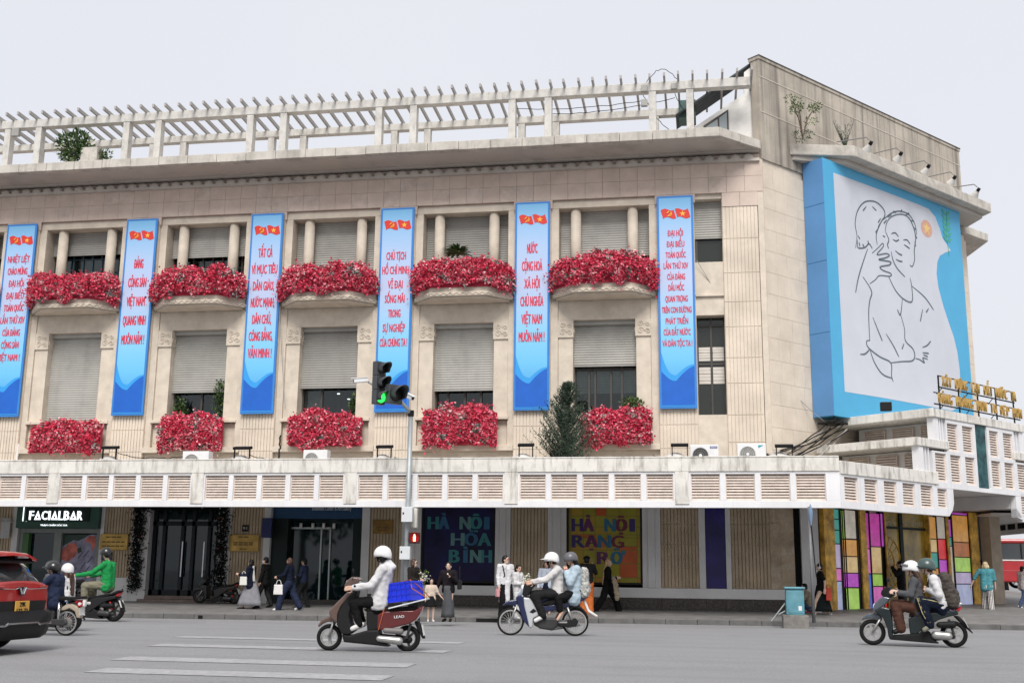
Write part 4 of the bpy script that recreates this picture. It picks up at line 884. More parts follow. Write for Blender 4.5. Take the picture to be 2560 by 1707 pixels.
# ================================================================ FLOWERS AND PLANTS
m_fl = [mat('bract_crimson', (.70, .045, .10), .7, var=.25, scale=9), mat('bract_red', (.71, .07, .13), .7, var=.2, scale=9), mat('bract_pink', (.75, .22, .28), .7, var=.2, scale=9),
        mat('bract_pale', (.76, .46, .46), .7, var=.2, scale=9), mat('bract_wine', (.48, .02, .065), .7, var=.2, scale=9), mat('leaf_greygreen', (.15, .22, .18), .7, var=.3, scale=9), mat('bract_ash', (.42, .38, .40), .7, var=.2, scale=9)]
m_core = mat('flower_core', (.42, .03, .06), .9)
def bloom(name, plan, z0, z1, n, label, group, seed, bulge=.12, sparse=None):
    """plan: polyline (x,y) along which the trough runs; bracts are scattered over its front, top and ends"""
    rnd = random.Random(seed); segs = list(zip(plan, plan[1:])); Ls = [math.dist(a, c) for a, c in segs]; tot = sum(Ls)
    root = empty(name, ((plan[0][0]+plan[-1][0])/2, (plan[0][1]+plan[-1][1])/2+.1, z0), label, 'flower box', group)
    tr = B()
    for (a, c) in segs:
        d = Vector((c[0]-a[0], c[1]-a[1], 0)).normalized(); nn = Vector((-d.y, d.x, 0))*.16
        tr.ext([(a[0], a[1], z0+.12), (c[0], c[1], z0+.12), (c[0]+nn.x, c[1]+nn.y, z0+.12), (a[0]+nn.x, a[1]+nn.y, z0+.12)], (0, 0, (z1-z0)*.72))
    tr.obj('flower_trough', m_core, root)
    b = B(); H = z1-z0
    for i in range(n):
        s = rnd.random()*tot; k = 0
        while k < len(Ls)-1 and s > Ls[k]: s -= Ls[k]; k += 1
        (ax, ay), (cx_, cy_) = segs[k]; t = s/Ls[k]; x, y = ax+(cx_-ax)*t, ay+(cy_-ay)*t
        d = Vector((cx_-ax, cy_-ay, 0)).normalized(); nn = Vector((d.y, -d.x, 0))
        u = (sum(Ls[:k])+s)/tot
        lump = noise.noise((x*1.7, seed, 1.3))+.4*noise.noise((x*5, seed, 2)); low = noise.noise((x*2.2, seed, 7.7)); endf = min(1, 4*min(u, 1-u)+.04)**.5
        zt = z1-.08+lump*.26-(1-endf)*.22; zl = z0+.12-low*.30-(1-endf)*.10
        v = rnd.random(); z = zl+(zt-zl)*v
        out = (bulge+.10*math.sin(v*math.pi)+.10*noise.noise((x*4, z*4, seed)))*(.5+.5*endf)+rnd.uniform(-.05, .05)
        if v > .82: out -= rnd.random()*.22
        c = Vector((x, y, z))+nn*out+Vector((rnd.uniform(-.06, .06), 0, rnd.uniform(-.03, .03)))
        if rnd.random() < .06: c += nn*rnd.uniform(.02, .12)+Vector((rnd.uniform(-.15, .15), 0, rnd.choice((1, 1, -1.6))*rnd.uniform(.03, .17)))
        cl = noise.noise((x*1.7+seed, z*2.5, 3)); q = rnd.random()+cl*.5
        mi = 0 if q < .34 else 1 if q < .68 else 2 if q < .93 else 3
        if rnd.random() < .16: mi = 4
        gp = noise.noise((x*2.9, z*3.4, seed+40))
        if gp > .40 and rnd.random() < .75: mi = rnd.choice((5, 6, 5, 3))
        elif rnd.random() < .03: mi = 5
        r = rnd.uniform(.042, .072); a = Vector((rnd.uniform(-1, 1), rnd.uniform(-1, 1)-.3, rnd.uniform(-1, 1))).normalized(); e = a.orthogonal().normalized(); f = a.cross(e)
        for w in range(2):
            ang = rnd.random()*6.28; p = e*math.cos(ang)+f*math.sin(ang); qv = a.cross(p); tip = c+p*r+a*r*.45
            b.add([c-p*.3*r, c+qv*r*.55+a*r*.2, tip, c-qv*r*.55+a*r*.2], [(0, 1, 2, 3)], mi)
            p = -p
    b.obj('blossom', m_fl, root, kind='stuff'); return root
ub = ['upper red flower box left of every balcony column pair']
names = ['far end balcony cut by the frame', 'first full balcony, half open shutter behind', 'balcony beside the banner QUANG VINH', 'balcony beside the banner behind the signal', 'balcony with a potted palm', 'balcony next to the eleven line banner']
UPL = ['crimson flower box mostly hidden behind the NHIỆT LIỆT CHÀO MỪNG banner', 'crimson flower box on the balcony between the banners NHIỆT LIỆT and QUANG VINH', 'crimson flower box on the balcony left of the TẤT CẢ banner',
       'crimson flower box on the balcony right of the TẤT CẢ banner', 'crimson flower box on the balcony with the spiky potted palm', 'crimson flower box on the balcony beside the eleven line banner']
LOL = ['', 'crimson flower box under the fully closed lower shutter', 'crimson flower box under the lower window with two climbing plants', 'crimson flower box under the lower window with ceiling lamps inside', 'crimson flower box under the lower window right of the traffic signal', 'crimson flower box beside the tall conifer']
LOR = {1: (63, 228, 962, 1044), 2: (357, 508, 952, 1036), 3: (655, 830, 944, 1028), 4: (965, 1143, 930, 1026), 5: (1330, 1500, 935, 1024)}
for k, (xa, xb) in enumerate(BAYS):
    cx = (xa+xb)/2
    pl = [(cx-1.72, YW-.14), (cx-.98, YW-.86), (cx+.98, YW-.86), (cx+1.72, YW-.14)]
    bloom('balcony_flower_box', pl, 10.66, 11.86, 7600, UPL[k], 'flower boxes on the balconies', 11+k)
    if k in LOR:
        a, c, t, d = LOR[k]; A_ = vY(a, (t+d)/2, 36.6); C_ = vY(c, (t+d)/2, 36.6); zt = vY((a+c)/2, t, 36.6).z; zb = vY((a+c)/2, d, 36.6).z
        bloom('sill_flower_box', [(A_.x+.08, 36.8), (C_.x-.08, 36.8)], zb-.02, zt+.06, 6400, LOL[k], 'flower boxes under the lower windows', 31+k)
m_leaf = [mat('leaf_dark', (.025, .055, .02), .6, var=.3, scale=6), mat('leaf_mid', (.05, .10, .03), .6, var=.3, scale=6), mat('leaf_light', (.12, .18, .05), .6, var=.3, scale=6), mat('conifer_dark', (.028, .05, .032), .7, var=.3, scale=6), mat('conifer_mid', (.06, .09, .055), .7, var=.3, scale=6)]
m_bark = mat('bark', (.12, .09, .065), .9, var=.25, scale=8); m_pot = mat('pot', (.30, .25, .2), .8)
def leafcloud(b, c, rad, n, L, w, mis, rnd, up=.2, droop=0, shape=None):
    c = Vector(c)
    for i in range(n):
        while True:
            p = Vector((rnd.uniform(-1, 1), rnd.uniform(-1, 1), rnd.uniform(-1, 1)))
            if p.length < 1 and p.length > rnd.random()*.75 and noise.noise(Vector((p.x*2.2, p.y*2.2, p.z*2.2))+c) > -.22: break
        q = c+Vector((p.x*rad[0], p.y*rad[1], p.z*rad[2])); d = (p+Vector((rnd.uniform(-.6, .6), rnd.uniform(-.6, .6), up+rnd.uniform(-.5, .5)))).normalized()
        s = d.orthogonal().normalized(); s = (Matrix.Rotation(rnd.random()*6.28, 3, d) @ s); l = L*rnd.uniform(.7, 1.3); ww = w*rnd.uniform(.7, 1.2)
        b.add([q, q+d*l*.45+s*ww, q+d*l, q+d*l*.45-s*ww], [(0, 1, 2, 3)], rnd.choice(mis))
# tall conifer standing on the canopy roof
rnd = random.Random(3); A_ = vY(1300, 1050, 35.6); base = Vector((A_.x, 35.6, 4.24)); top = vY(1297, 868, 35.6).z
con = empty('conifer_shrub', base, 'tall bushy dark conifer standing on the canopy between two lower windows', 'shrub')
b = B(); tips = []
for i in range(260):
    t = rnd.random()**1.25; z = base.z+.25+(top-base.z-.3)*t; ang = rnd.random()*6.28
    env = 1.5*(1-t)**.75*(.75+.5*noise.noise((ang*1.3, t*4, 5)))+.05
    d = Vector((math.cos(ang), math.sin(ang), .75+rnd.random()*.7)).normalized(); st = Vector((base.x+.25*(t-.5)*.3, base.y, z-.25)); L_ = env*1.25
    for j in range(34):
        u = (j+2)/36; q = st+d*L_*u+Vector((0, 0, .12*u*u)); sd = Vector((rnd.uniform(-1, 1), rnd.uniform(-1, 1), rnd.uniform(-.2, 1.1))).normalized(); l = .17*(1.15-u*.6)
        s = sd.orthogonal().normalized()*.016; b.add([q-s, q+s, q+sd*l], [(0, 1, 2)], rnd.choice((0, 0, 1)))
b.obj('foliage', m_leaf[3:5], con, kind='stuff'); B().tube([base, base+Vector((.05, 0, 1.5)), (base.x+.02, base.y, top-.4)], [.07, .05, .015], 7).obj('trunk', m_bark, con); B().cyl(base, base+Vector((0, 0, .38)), .24, .30, 16).obj('pot', m_pot, con)
# palm like plant on a balcony
rnd = random.Random(9); P_ = vY(1052, 600, 36.5)
def rosette(name, p, n, L, label, mis=(1, 1, 2, 2), w=.04, upw=(.2, 1.6)):
    r_ = empty(name, p, label, 'plant'); b = B()
    for i in range(n):
        a = rnd.random()*6.28; d = Vector((math.cos(a), math.sin(a), rnd.uniform(*upw))).normalized(); l = L*rnd.uniform(.7, 1.15); s = d.cross(Vector((0, 0, 1))).normalized()*w; q = Vector(p)
        pts = []
        for j in range(5):
            u = j/4; pts.append(q+d*l*u+Vector((0, 0, -.35*l*u*u)))
        for j in range(4):
            w0, w1 = math.sin(max(.15, j/4)*math.pi*.9), math.sin((j+1)/4*math.pi*.97); b.add([pts[j]-s*w0, pts[j]+s*w0, pts[j+1]+s*w1, pts[j+1]-s*w1], [(0, 1, 2, 3)], rnd.choice(mis))
    b.obj('leaves', m_leaf, r_, kind='stuff'); return r_
o = rosette('potted_palm', (P_.x, 36.35, P_.z+.22), 150, .60, 'spiky green potted palm standing among balcony flowers'); B().cyl((P_.x, 36.35, 11.1), (P_.x, 36.35, P_.z+.25), .05, .035, 7).obj('stem', m_bark, o)
def bush(name, c, rad, n, L, w, mis, label, stem=None, cat='plant', sd=1):
    rnd = random.Random(sd); r_ = empty(name, (c[0], c[1], c[2]-rad[2]), label, cat); b = B(); k = 7
    for i in range(k):
        o_ = Vector((rnd.uniform(-.45, .45)*rad[0], rnd.uniform(-.4, .4)*rad[1], rnd.uniform(-.5, .5)*rad[2])); leafcloud(b, Vector(c)+o_, [x*.62 for x in rad], n//k, L, w, mis, rnd)
    b.obj('foliage', m_leaf, r_, kind='stuff')
    if stem: 
        for s in stem: B().tube(s, [.03]*(len(s)-1)+[.01], 5).obj('stem', m_bark, r_)
    return r_
for (xv, yv, rx, rz, lab, sd) in ((415, 940, .28, .45, 'dim climbing plant inside the lower window, left pane', 2), (505, 922, .24, .78, 'tall leafy climbing plant inside the lower window, right pane', 4), (815, 935, .22, .5, 'pale grassy plant inside the lower window with ceiling lamps', 5)):
    p = vY(xv, yv, YW+.45); bush('window_plant', (p.x, YW+.40, p.z), (rx, .10, rz), 420, .11, .03, (0, 1, 1, 2), lab, sd=sd)
p = vY(1452, 925, 36.95); bush('sill_plant', (p.x, 36.95, p.z), (.42, .12, .2), 300, .10, .035, (1, 2, 2), 'light green leaves rising behind the flower box beside the conifer', sd=6)
p = vY(172, 342, 36.1); r_ = bush('rooftop_tree', (p.x, 36.15, p.z+.05), (.85, .5, .75), 1050, .17, .04, (0, 1, 1, 1, 2), 'dark leafy small tree growing on the roof edge under the pergola', [[(p.x, 36.15, 15.75), (p.x+.05, 36.15, p.z), (p.x+.1, 36.15, p.z+.5)], [(p.x+.03, 36.15, 16.1), (p.x-.5, 36.2, p.z+.2)]], 'tree', 7)
p2 = vY(235, 358, 36.1); bush('rooftop_bush', (p2.x, 36.1, p2.z), (.45, .3, .22), 300, .12, .03, (1, 2, 4), 'small roof bush beside the concrete block', sd=8)
p3 = vY(205, 355, 35.9); B().box(p3.x-.33, p3.x+.33, 35.85, 36.3, 15.8, p3.z+.28).obj('planter_block', m_conc, bevel=.03, label='weathered concrete planter block on the roof edge', cat='planter')
def onHood(xv, yv, off): u, z = onC(xv, yv, off); return TW @ Vector((u, -off, z))
z4 = lambda x, y: (1800+x*.3462, 100+y*.3462)
p = onHood(*z4(600, 745), .6); rnd = random.Random(21)
st = empty('hood_sapling', (p.x, p.y, 16.1), 'thin branching sapling with yellow green tips growing on the hood', 'plant')
b = B(); lf = B()
for k in range(9):
    a = rnd.uniform(-1.1, 1.1); q0 = Vector((p.x, p.y, 16.12)); h = rnd.uniform(.8, 1.5); q2 = q0+Vector((math.sin(a)*h*.75*cd, math.sin(a)*h*.75*sn, h)); q1 = (q0+q2)/2+Vector((-.08*math.sin(a), 0, .12)); b.tube([q0, q1, q2], [.022, .014, .006], 5)
    leafcloud(lf, q2, (.22, .18, .14), 55, .08, .022, (2, 2, 1), rnd)
leafcloud(lf, (p.x, p.y, 16.25), (.4, .3, .18), 120, .09, .02, (4, 1), rnd)
b.obj('stem', m_bark, st); lf.obj('leaves', m_leaf, st, kind='stuff')
p = onHood(*z4(900, 740), 1.1); st = empty('hood_weed', (p.x, p.y, 16.1), 'upright grey green weed growing on the hood corner', 'plant'); lf = B()
for k in range(26):
    a = rnd.random()*6.28; d = Vector((math.cos(a)*.35, math.sin(a)*.35, 1)).normalized(); L_ = rnd.uniform(.4, 1.15)
    for j in range(22):
        q = Vector((p.x, p.y, 16.1))+d*L_*j/22; sd_ = Vector((rnd.uniform(-1, 1), rnd.uniform(-1, 1), .9)).normalized(); s = sd_.orthogonal().normalized()*.012; lf.add([q-s, q+s, q+sd_*.10], [(0, 1, 2)], rnd.choice((0, 1)))
lf.obj('leaves', m_leaf[3:5], st, kind='stuff')

# ================================================================ BILLBOARD
OFF = .85; u0, u1, zb0, zb1 = onC(2056, 401, OFF)[0], onC(2393, 530, OFF)[0]+.15, 6.5, 15.56
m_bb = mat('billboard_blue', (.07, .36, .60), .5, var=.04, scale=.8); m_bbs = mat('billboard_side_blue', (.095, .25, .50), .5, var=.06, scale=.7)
bb = B(TW).box(u0, u1, -OFF, -.02, zb0, zb1).obj('billboard', m_bb, label='giant blue framed billboard with a line drawing of an adult hugging a child', cat='billboard')
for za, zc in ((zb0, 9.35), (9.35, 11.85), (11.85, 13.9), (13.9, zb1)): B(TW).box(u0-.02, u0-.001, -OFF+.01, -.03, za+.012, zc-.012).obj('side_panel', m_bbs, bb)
m_bw = mat('billboard_white', (.53, .555, .615), .55, var=.03, scale=.7)
Bz = lambda x, y: (1880+x*.33156, 540+y*.33156)
def bp(x, y, d): u, z = onC(x, y, OFF); return (u, -OFF-d, z)
white = [(2083, 432), (2200, 475), (2300, 513), (2322, 523), (2338, 543), (2349, 572), (2356, 596), (2366, 610), (2377, 627), (2362, 632), (2349, 640), (2343, 655), (2341, 685), (2346, 720), (2358, 765), (2372, 808), (2384, 842), (2393, 880), (2399, 925), (2401, 975), (2398, 1005), (2390, 1021), (2380, 1027), (2300, 1011), (2200, 993), (2112, 979)]
pts = [bp(x, y, .006) for x, y in white]; B(TW).ext(pts, (0, .005, 0)).obj('printed_white_dove', m_bw, bb)
m_ln = mat('billboard_line', (.11, .14, .16), .6, var=0)
strokes = [[(780, 240), (790, 150), (776, 60), (795, -40), (850, -105), (930, -105), (990, -50), (1000, 0), (975, 40), (950, 95), (935, 150), (942, 215)], [(795, 185), (798, 240), (850, 238), (880, 210), (905, 245)], [(870, 250), (842, 330), (802, 460), (780, 575)],
    [(905, 280), (950, 240), (982, 208), (988, 232), (940, 292), (1010, 284), (1034, 300), (1000, 318), (955, 330), (1040, 346), (1034, 370), (965, 384), (985, 410), (1044, 434), (1038, 455), (960, 450), (930, 480), (888, 510)],
    [(1005, 115), (1012, 60), (1045, 10), (1110, -12), (1170, 5), (1210, 70), (1232, 160), (1222, 260), (1224, 330), (1208, 380), (1190, 372)], [(985, 30), (1010, 10), (1050, -20), (1110, -35), (1180, -10), (1225, 60), (1240, 140)],
    [(1050, 135), (1078, 128), (1102, 155)], [(1062, 178), (1084, 190), (1106, 180)], [(1140, 182), (1168, 182), (1190, 212)], [(1146, 218), (1168, 232), (1186, 246)], [(1080, 262), (1105, 285), (1130, 296)], [(1085, 328), (1108, 340), (1132, 344)],
    [(1048, 270), (1062, 335), (1095, 398), (1150, 458)], [(1005, 120), (1030, 180), (1020, 215), (1028, 245)], [(985, 150), (1000, 158)], [(1190, 470), (1202, 530), (1205, 645), (1140, 626), (1080, 560), (1030, 460)], [(1205, 530), (1300, 612), (1366, 706)],
    [(1132, 630), (1118, 745), (1096, 708)], [(1118, 740), (1148, 850), (1155, 940), (1210, 1000), (1226, 1055), (1205, 1092), (1130, 1097), (1045, 1107)], [(835, 460), (882, 530), (902, 582), (886, 640), (878, 740), (886, 940)],
    [(884, 938), (862, 945), (876, 992), (960, 1060), (1045, 1107), (1050, 1200), (1062, 1246)], [(886, 1000), (920, 1100), (980, 1190), (1052, 1222)], [(815, 1042), (850, 1040), (882, 1010)], [(910, 765), (980, 940)], [(1010, 890), (1060, 970), (1105, 1060)], [(1145, 960), (1130, 1002)],
    [(1285, 705), (1268, 792)], [(1330, 698), (1312, 726)], [(1285, 990), (1320, 975), (1345, 944)], [(1232, 1074), (1262, 1082), (1298, 1106), (1286, 1070), (1322, 1080)], [(1290, 1045), (1322, 1060)], [(1285, 1030), (1330, 1036)]]+[[(x, y), (x+dx, y+dy)] for x, y, dx, dy in ((1015, 30, -22, 26), (1050, -8, -28, 16), (1085, -22, -20, -14), (1120, -26, 8, -20), (1160, -8, 22, -12), (1195, 35, 24, 6), (1215, 85, 22, 22), (1228, 140, 14, 30), (1226, 195, 6, 34), (960, 60, -10, 30), (968, 20, -18, 30), (945, 100, -14, 26), (880, 215, -8, -26), (845, 236, -12, -22), (812, 232, -6, -30), (800, 150, 10, 24), (905, -70, 30, 30), (860, -70, -24, 30))]
def smoothline(p):
    p = [Vector((*q, 0)) for q in p]; o = []
    for i in range(len(p)-1):
        a, b_, c, d = p[max(i-1, 0)], p[i], p[i+1], p[min(i+2, len(p)-1)]
        for t in (0, .25, .5, .75): o.append(.5*((2*b_)+(c-a)*t+(2*a-5*b_+4*c-d)*t*t+(3*b_-a-3*c+d)*t**3))
    return o+[p[-1]]
ln = B(TW)
for s in strokes:
    P = [bp(*Bz(q.x, q.y), .012) for q in smoothline(s)]; n = len(P)
    for i in range(n-1):
        a, c = Vector(P[i]), Vector(P[i+1]); d = (c-a); d = d.normalized() if d.length else Vector((1, 0, 0)); s_ = Vector((-d.z, 0, d.x))*(.017+.014*math.sin(math.pi*i/n)); a -= d*.01; c += d*.01
        ln.quad(a-s_, c-s_, c+s_, a+s_)
ln.obj('line_drawing', m_ln, bb, kind='stuff')
cu, cz_ = onC(*Bz(1315, 96), OFF); b = B(TW); b.poly([(cu+.40*math.cos(a*math.pi/12), -OFF-.012, cz_+.34*math.sin(a*math.pi/12)) for a in range(24)]); b.obj('printed_disc', mat('disc_red', (.58, .33, .26), .5), bb)
b = B(TW); star(b, cu, cz_, .28, -OFF-.016); b.obj('printed_star', mat('pale_gold_print', (.72, .50, .18), .5), bb)
lu, lz = onC(*Bz(1485, 300), OFF); b = B(TW); b.tube([(lu, -OFF-.008, lz), (lu-.1, -OFF-.008, lz+.7), (lu+.05, -OFF-.008, lz+1.75)], .015, 4)
for i in range(6):
    for s in (-1, 1):
        z = lz+.55+i*.22; x = lu-.03; b.poly([(x, -OFF-.014, z), (x+s*.18, -OFF-.014, z+.02), (x+s*.32, -OFF-.014, z+.2), (x+s*.10, -OFF-.014, z+.16)])
b.obj('printed_leaf', mat('leaf_print_green', (.06, .36, .25), .5), bb)
b = B(TW); b.box(u0+.1, u1-.1, -OFF+.08, -.1, zb0-.22, zb0-.16); b.box(u0+.1, u0+.16, -OFF+.08, -OFF+.12, zb0-.22, zb0-.001); b.obj('support_frame', m_blk, bb)

# ---- floodlight arms on the hood
m_lampw = mat('lamp_enamel', (.62, .60, .56), .5, var=.1); m_rod = mat('grey_rod', (.25, .24, .23), .5, .5)
for i, (lx, ly) in enumerate(((1085, 775), (1302, 850), (1502, 940), (1690, 1020), (1862, 1108))):
    L3 = onHood(*z4(lx, ly), 2.1); uu = (TW.inverted() @ L3).x; a = TW @ Vector((uu-.65, -1.2, 16.12)); kx = TW @ Vector((uu-.05, -2.0, L3.z+.38)); e = Vector((L3.x, L3.y, L3.z+.1))
    o = empty('arm_spotlight', a, 'white spotlight on a bent arm leaning out over the billboard hood', 'spotlight', 'spotlights along the billboard hood')
    B().tube([a, kx, e+Vector((0, 0, .15))], .02, 6).obj('arm', m_rod, o)
    dn = (TW.to_3x3() @ Vector((.25, .75, -.6))).normalized(); q0 = e; q1 = e+dn*.24
    B().cyl(q0, q1, .06, .16, 14, caps=False).obj('reflector', m_lampw, o); B().cyl(q0-dn*.12, q0, .06, .07, 10).obj('lamp_housing', m_blk, o)
# ---- gold slogan letters on rods above the raised canopy
m_gl = mat('gold_letter', (.52, .33, .10), .45, .3, var=.15, scale=4)
sg = empty('slogan_sign', tuple(TP @ Vector((8.1, .35, 6.53))), 'two rows of gold letters on a black rod frame above the canopy', 'sign')
def NP(x, y, off=-.35):
    return onC(2040+x*.25515, 900+y*.25515, off, P0)
rows_ = [('XÂY DỰNG LẠI ĐẤT NƯỚC TA', 1222, 270, 1950, 412), ('ĐÀNG HOÀNG HƠN TO ĐẸP HƠN', 1185, 432, 2008, 582)]
ux = TW.to_3x3() @ Vector((1, 0, 0)); rod = B(TP); zrow = []
for s, xa_, ya_, xb_, yb_2 in rows_:
    ua, za = NP(xa_, ya_); ub_, zb_ = NP(xb_, yb_2); z = (za+zb_)/2; words = s.split(' '); n = len(s); zrow.append((ua, ub_, z)); hh = .36
    x = ua
    for i, ch in enumerate(s):
        if ch != ' ':
            w = (ub_-ua)/n; text('gold_letter', ch, w*(.72 if ch not in 'I' else .2), -hh, frame(TP @ Vector((ua+w*(i+.5), .30, z+hh/2+.03)), ux, (0, 0, 1)), m_gl, sg, depth=.03, bold=0)
    rod.box(ua-.1, ub_, .36, .40, z-.02, z+.02); rod.box(ua-.1, ub_, .36, .40, z+hh-.0, z+hh+.03)
(ua, ub_, zA), (uc, ud, zB) = zrow
for i in range(5): u = ua+(ub_-ua)*i/4; rod.box(u-.02, u+.02, .40, .44, 6.53, zA+.4)
for i in range(3): u = ua+.2+(ub_-ua)*i/3; rod.cyl((u, .42, zA), (u-.35, .42, zB+.35), .015, .015, 5); rod.cyl((u, .42, zB), (u-.4, .42, 6.53), .015, .015, 5)
rod.obj('rod_frame', m_blk, sg)
b = B(TP); b.box(7.75, 8.45, .05, .12, 4.17, 6.25); b.obj('entrance_banner', mat('teal_banner', (.012, .085, .10), .5, var=.6, scale=3, grime=.5, gscale=3, scol=(.10, .11, .02)), label='narrow dark teal hanging banner in the middle of the raised canopy', cat='banner')
p = TP @ Vector((4.1, 3.0, 6.53)); uL, zL = onC(2040+685*.25515, 900+455*.25515, -.9, P0); q = TP @ Vector((uL, .9, 6.53)); o = empty('floodlight', q, 'black square floodlight standing on the raised canopy before the billboard', 'floodlight')
B().box(q.x-.17, q.x+.17, q.y-.1, q.y+.1, zL-.14, zL+.14).obj('lamp_body', m_blk, o, bevel=.02); B().cyl(q, (q.x, q.y, zL-.12), .03, .03, 6).obj('bracket', m_blk, o); 

# ================================================================ THINGS ON THE CANOPY ROOF
m_acw = mat('ac_white', (.70, .71, .72), .5, var=.05, grime=.2, gscale=3, scol=(.5, .48, .45)); m_acg = mat('ac_grille', (.18, .18, .18), .5)
def ac(x0, x1, yt, lab, logo, Y=34.9, dark=True, yb=1060):
    a = vY(x0, yt, Y); c = vY(x1, yt, Y); w = c.x-a.x; z1 = a.z; z0 = z1-w*.72
    o = B().box(a.x, c.x, Y, Y+.34, z0, z1).obj('air_conditioner', m_acw, bevel=.015, label=lab, cat='air conditioner', group='outdoor units on the canopy')
    cx = a.x+w*.36; cz = (z0+z1)/2-.02; r = w*.28; g = B(); g.lathe([(r, 0), (r, -.03), (r-.02, -.03), (r-.02, 0)], (cx, Y-.001, cz), 20, axis='y')
    for i in range(18): t = i*math.pi/9; g.cyl((cx+.06*math.cos(t), Y-.02, cz+.06*math.sin(t)), (cx+(r-.01)*math.cos(t+.3), Y-.02, cz+(r-.01)*math.sin(t+.3)), .006, .006, 4)
    for rr in (.4, .7): g.lathe([(r*rr, -.016), (r*rr+.01, -.016), (r*rr+.01, -.026), (r*rr, -.026)], (cx, Y, cz), 16, axis='y')
    g.obj('fan_guard', m_acg if dark else mat('ac_grille_pale', (.45, .45, .44), .5), o)
    B().cyl((cx, Y-.012, cz), (cx, Y-.002, cz), r, r, 20).obj('fan_well', mat('ac_well', (.05, .05, .05), .6) if dark else mat('ac_well_pale', (.25, .25, .24), .6), o); B().cyl((cx, Y-.035, cz), (cx, Y-.012, cz), .05, .05, 10).obj('hub', m_acw, o)
    if logo:
        lb = B(); s, mt, bx_ = logo
        if s: text('maker_mark', s, w*.22, w*.05, frame((a.x+w*.83, Y-.008, z1-w*.10), (1, 0, 0), (0, 0, 1)), m_acw, o); B().box(a.x+w*.70, a.x+w*.96, Y-.005, Y-.001, z1-w*.14, z1-w*.06).obj('maker_plate', mt, o)
        else: B().poly([(a.x+w*.72, Y-.004, z1-.06), (a.x+w*.92, Y-.004, z1-.06), (a.x+w*.74, Y-.004, z1-w*.17)]).obj('maker_mark', mt, o)
ac(1585, 1650, 1021, 'white outdoor air conditioner with a navy maker plate, dark fan', ('SAMSUNG', mat('maker_navy', (.06, .10, .28), .4), 0))
ac(1693, 1759, 1018, 'white outdoor air conditioner with a teal corner mark', ('', mat('maker_teal', (.03, .33, .42), .4), 0), dark=False)
ac(420, 480, 1036, 'grey white outdoor air conditioner below the window with climbing plants', None, dark=False); ac(697, 752, 1033, 'plain white outdoor air conditioner below the lamp lit window', None, dark=False)
m_hump = mat('vent_hump_render', (.55, .53, .50), .9, var=.15, scale=3, bump=.5, bscale=12)
FLX = ((235, 270, 1026, 'floodlight on the canopy near the closed lower shutter'), (537, 576, 1027, 'floodlight on the canopy under the TẤT CẢ banner'), (865, 901, 1024, 'floodlight on the canopy just left of the signal pole'), (1190, 1226, 1020, 'floodlight on the canopy left of the conifer'), (1541, 1581, 1020, 'floodlight on the canopy beside the navy marked air conditioner'), (1780, 1822, 1022, 'floodlight on the canopy beside the cable tangle'))
for x0, x1, y, lab in FLX:
    a = vY(x0, y, 34.6); c = vY(x1, y, 34.6); o = empty('floodlight', ((a.x+c.x)/2, 34.6, 4.24), 'black flat '+lab, 'floodlight', 'floodlights along the canopy')
    B().ext([(a.x, 34.5, a.z), (c.x, 34.5, a.z), (c.x, 34.75, a.z+.05), (a.x, 34.75, a.z+.05)], (0, .02, -.09)).obj('lamp_body', m_blk, o, bevel=.01)
    
    for q in (a.x+.02, c.x-.05): B().box(q, q+.03, 34.58, 34.64, 4.24, a.z-.02).obj('bracket', m_blk, o)
    h = B(); cxx = (a.x+c.x)/2-.15; h.lathe([(.60, 0), (.50, .36), (.34, .58), (.14, .70), (0, .72)], (cxx, 34.9, 4.24), 12); h.obj('vent_cowl', m_hump, smooth=True, label='pale rendered vent cowl behind the '+lab.replace(' on the canopy', ''), cat='vent', group='vent cowls on the canopy roof')
# cables
rnd = random.Random(17); m_cab = mat('cable', (.03, .03, .03), .6); m_cabg = mat('cable_grey', (.32, .31, .30), .6)
def cable(p, q, sag, r, mt, lab, n=14, wob=.03):
    p, q = Vector(p), Vector(q); pts = []
    for i in range(n+1):
        t = i/n; v = p.lerp(q, t); v.z -= sag*4*t*(1-t); v += Vector((rnd.uniform(-wob, wob), rnd.uniform(-wob, wob), rnd.uniform(-wob, wob)))*(1 if 0 < i < n else 0); pts.append(v)
    return B().tube(pts, r, 5).obj('cable', mt, label=lab, cat='cable', group='loose cables')
A1 = TW @ Vector((2.6, -.5, 6.3)); 
for i in range(11):
    e = Vector((rnd.uniform(-.2, 1.6), rnd.uniform(35.2, 36.6), 4.5+rnd.random()*.35)); cable(A1+Vector((rnd.uniform(-.3, .5), rnd.uniform(-.2, .3), rnd.uniform(-.3, .1))), e, rnd.uniform(.25, .75), rnd.choice((.016, .022, .03)), m_cab if i % 3 else m_cabg, 'cable of the tangle hanging below the billboard corner')
cable(vY(1600, 598, 36.9), A1+Vector((-.2, -.1, .0)), .55, .012, m_cabg, 'thin cable slanting across the ribbed pilaster to the billboard', 20, .01)
for a, c in (((270, 1040), (420, 1048)), ((575, 1045), (690, 1052)), ((905, 1050), (1060, 1050)), ((1230, 1048), (1300, 1052)), ((1500, 1045), (1585, 1050))):
    cable(vY(*a, 34.9), vY(*c, 34.9), .12, .014, m_cab, 'slack cable lying along the canopy roof')
cable(vY(645, 1000, 36.7), vY(640, 1056, 35.5), .1, .03, m_cab, 'thick cable dropping beside the flower box with ceiling lamps')
cable(vY(635, 600, 36.9), vY(655, 940, 36.9), .02, .014, m_cabg, 'straight grey cable running down beside the TẤT CẢ banner', 8, .004)
cable(vY(43, 1020, 36.5), vY(38, 1058, 36.0), .0, .035, mat('pale_pipe', (.6, .58, .55), .6), 'pale drain pipe at the end of the canopy', 6, .0)
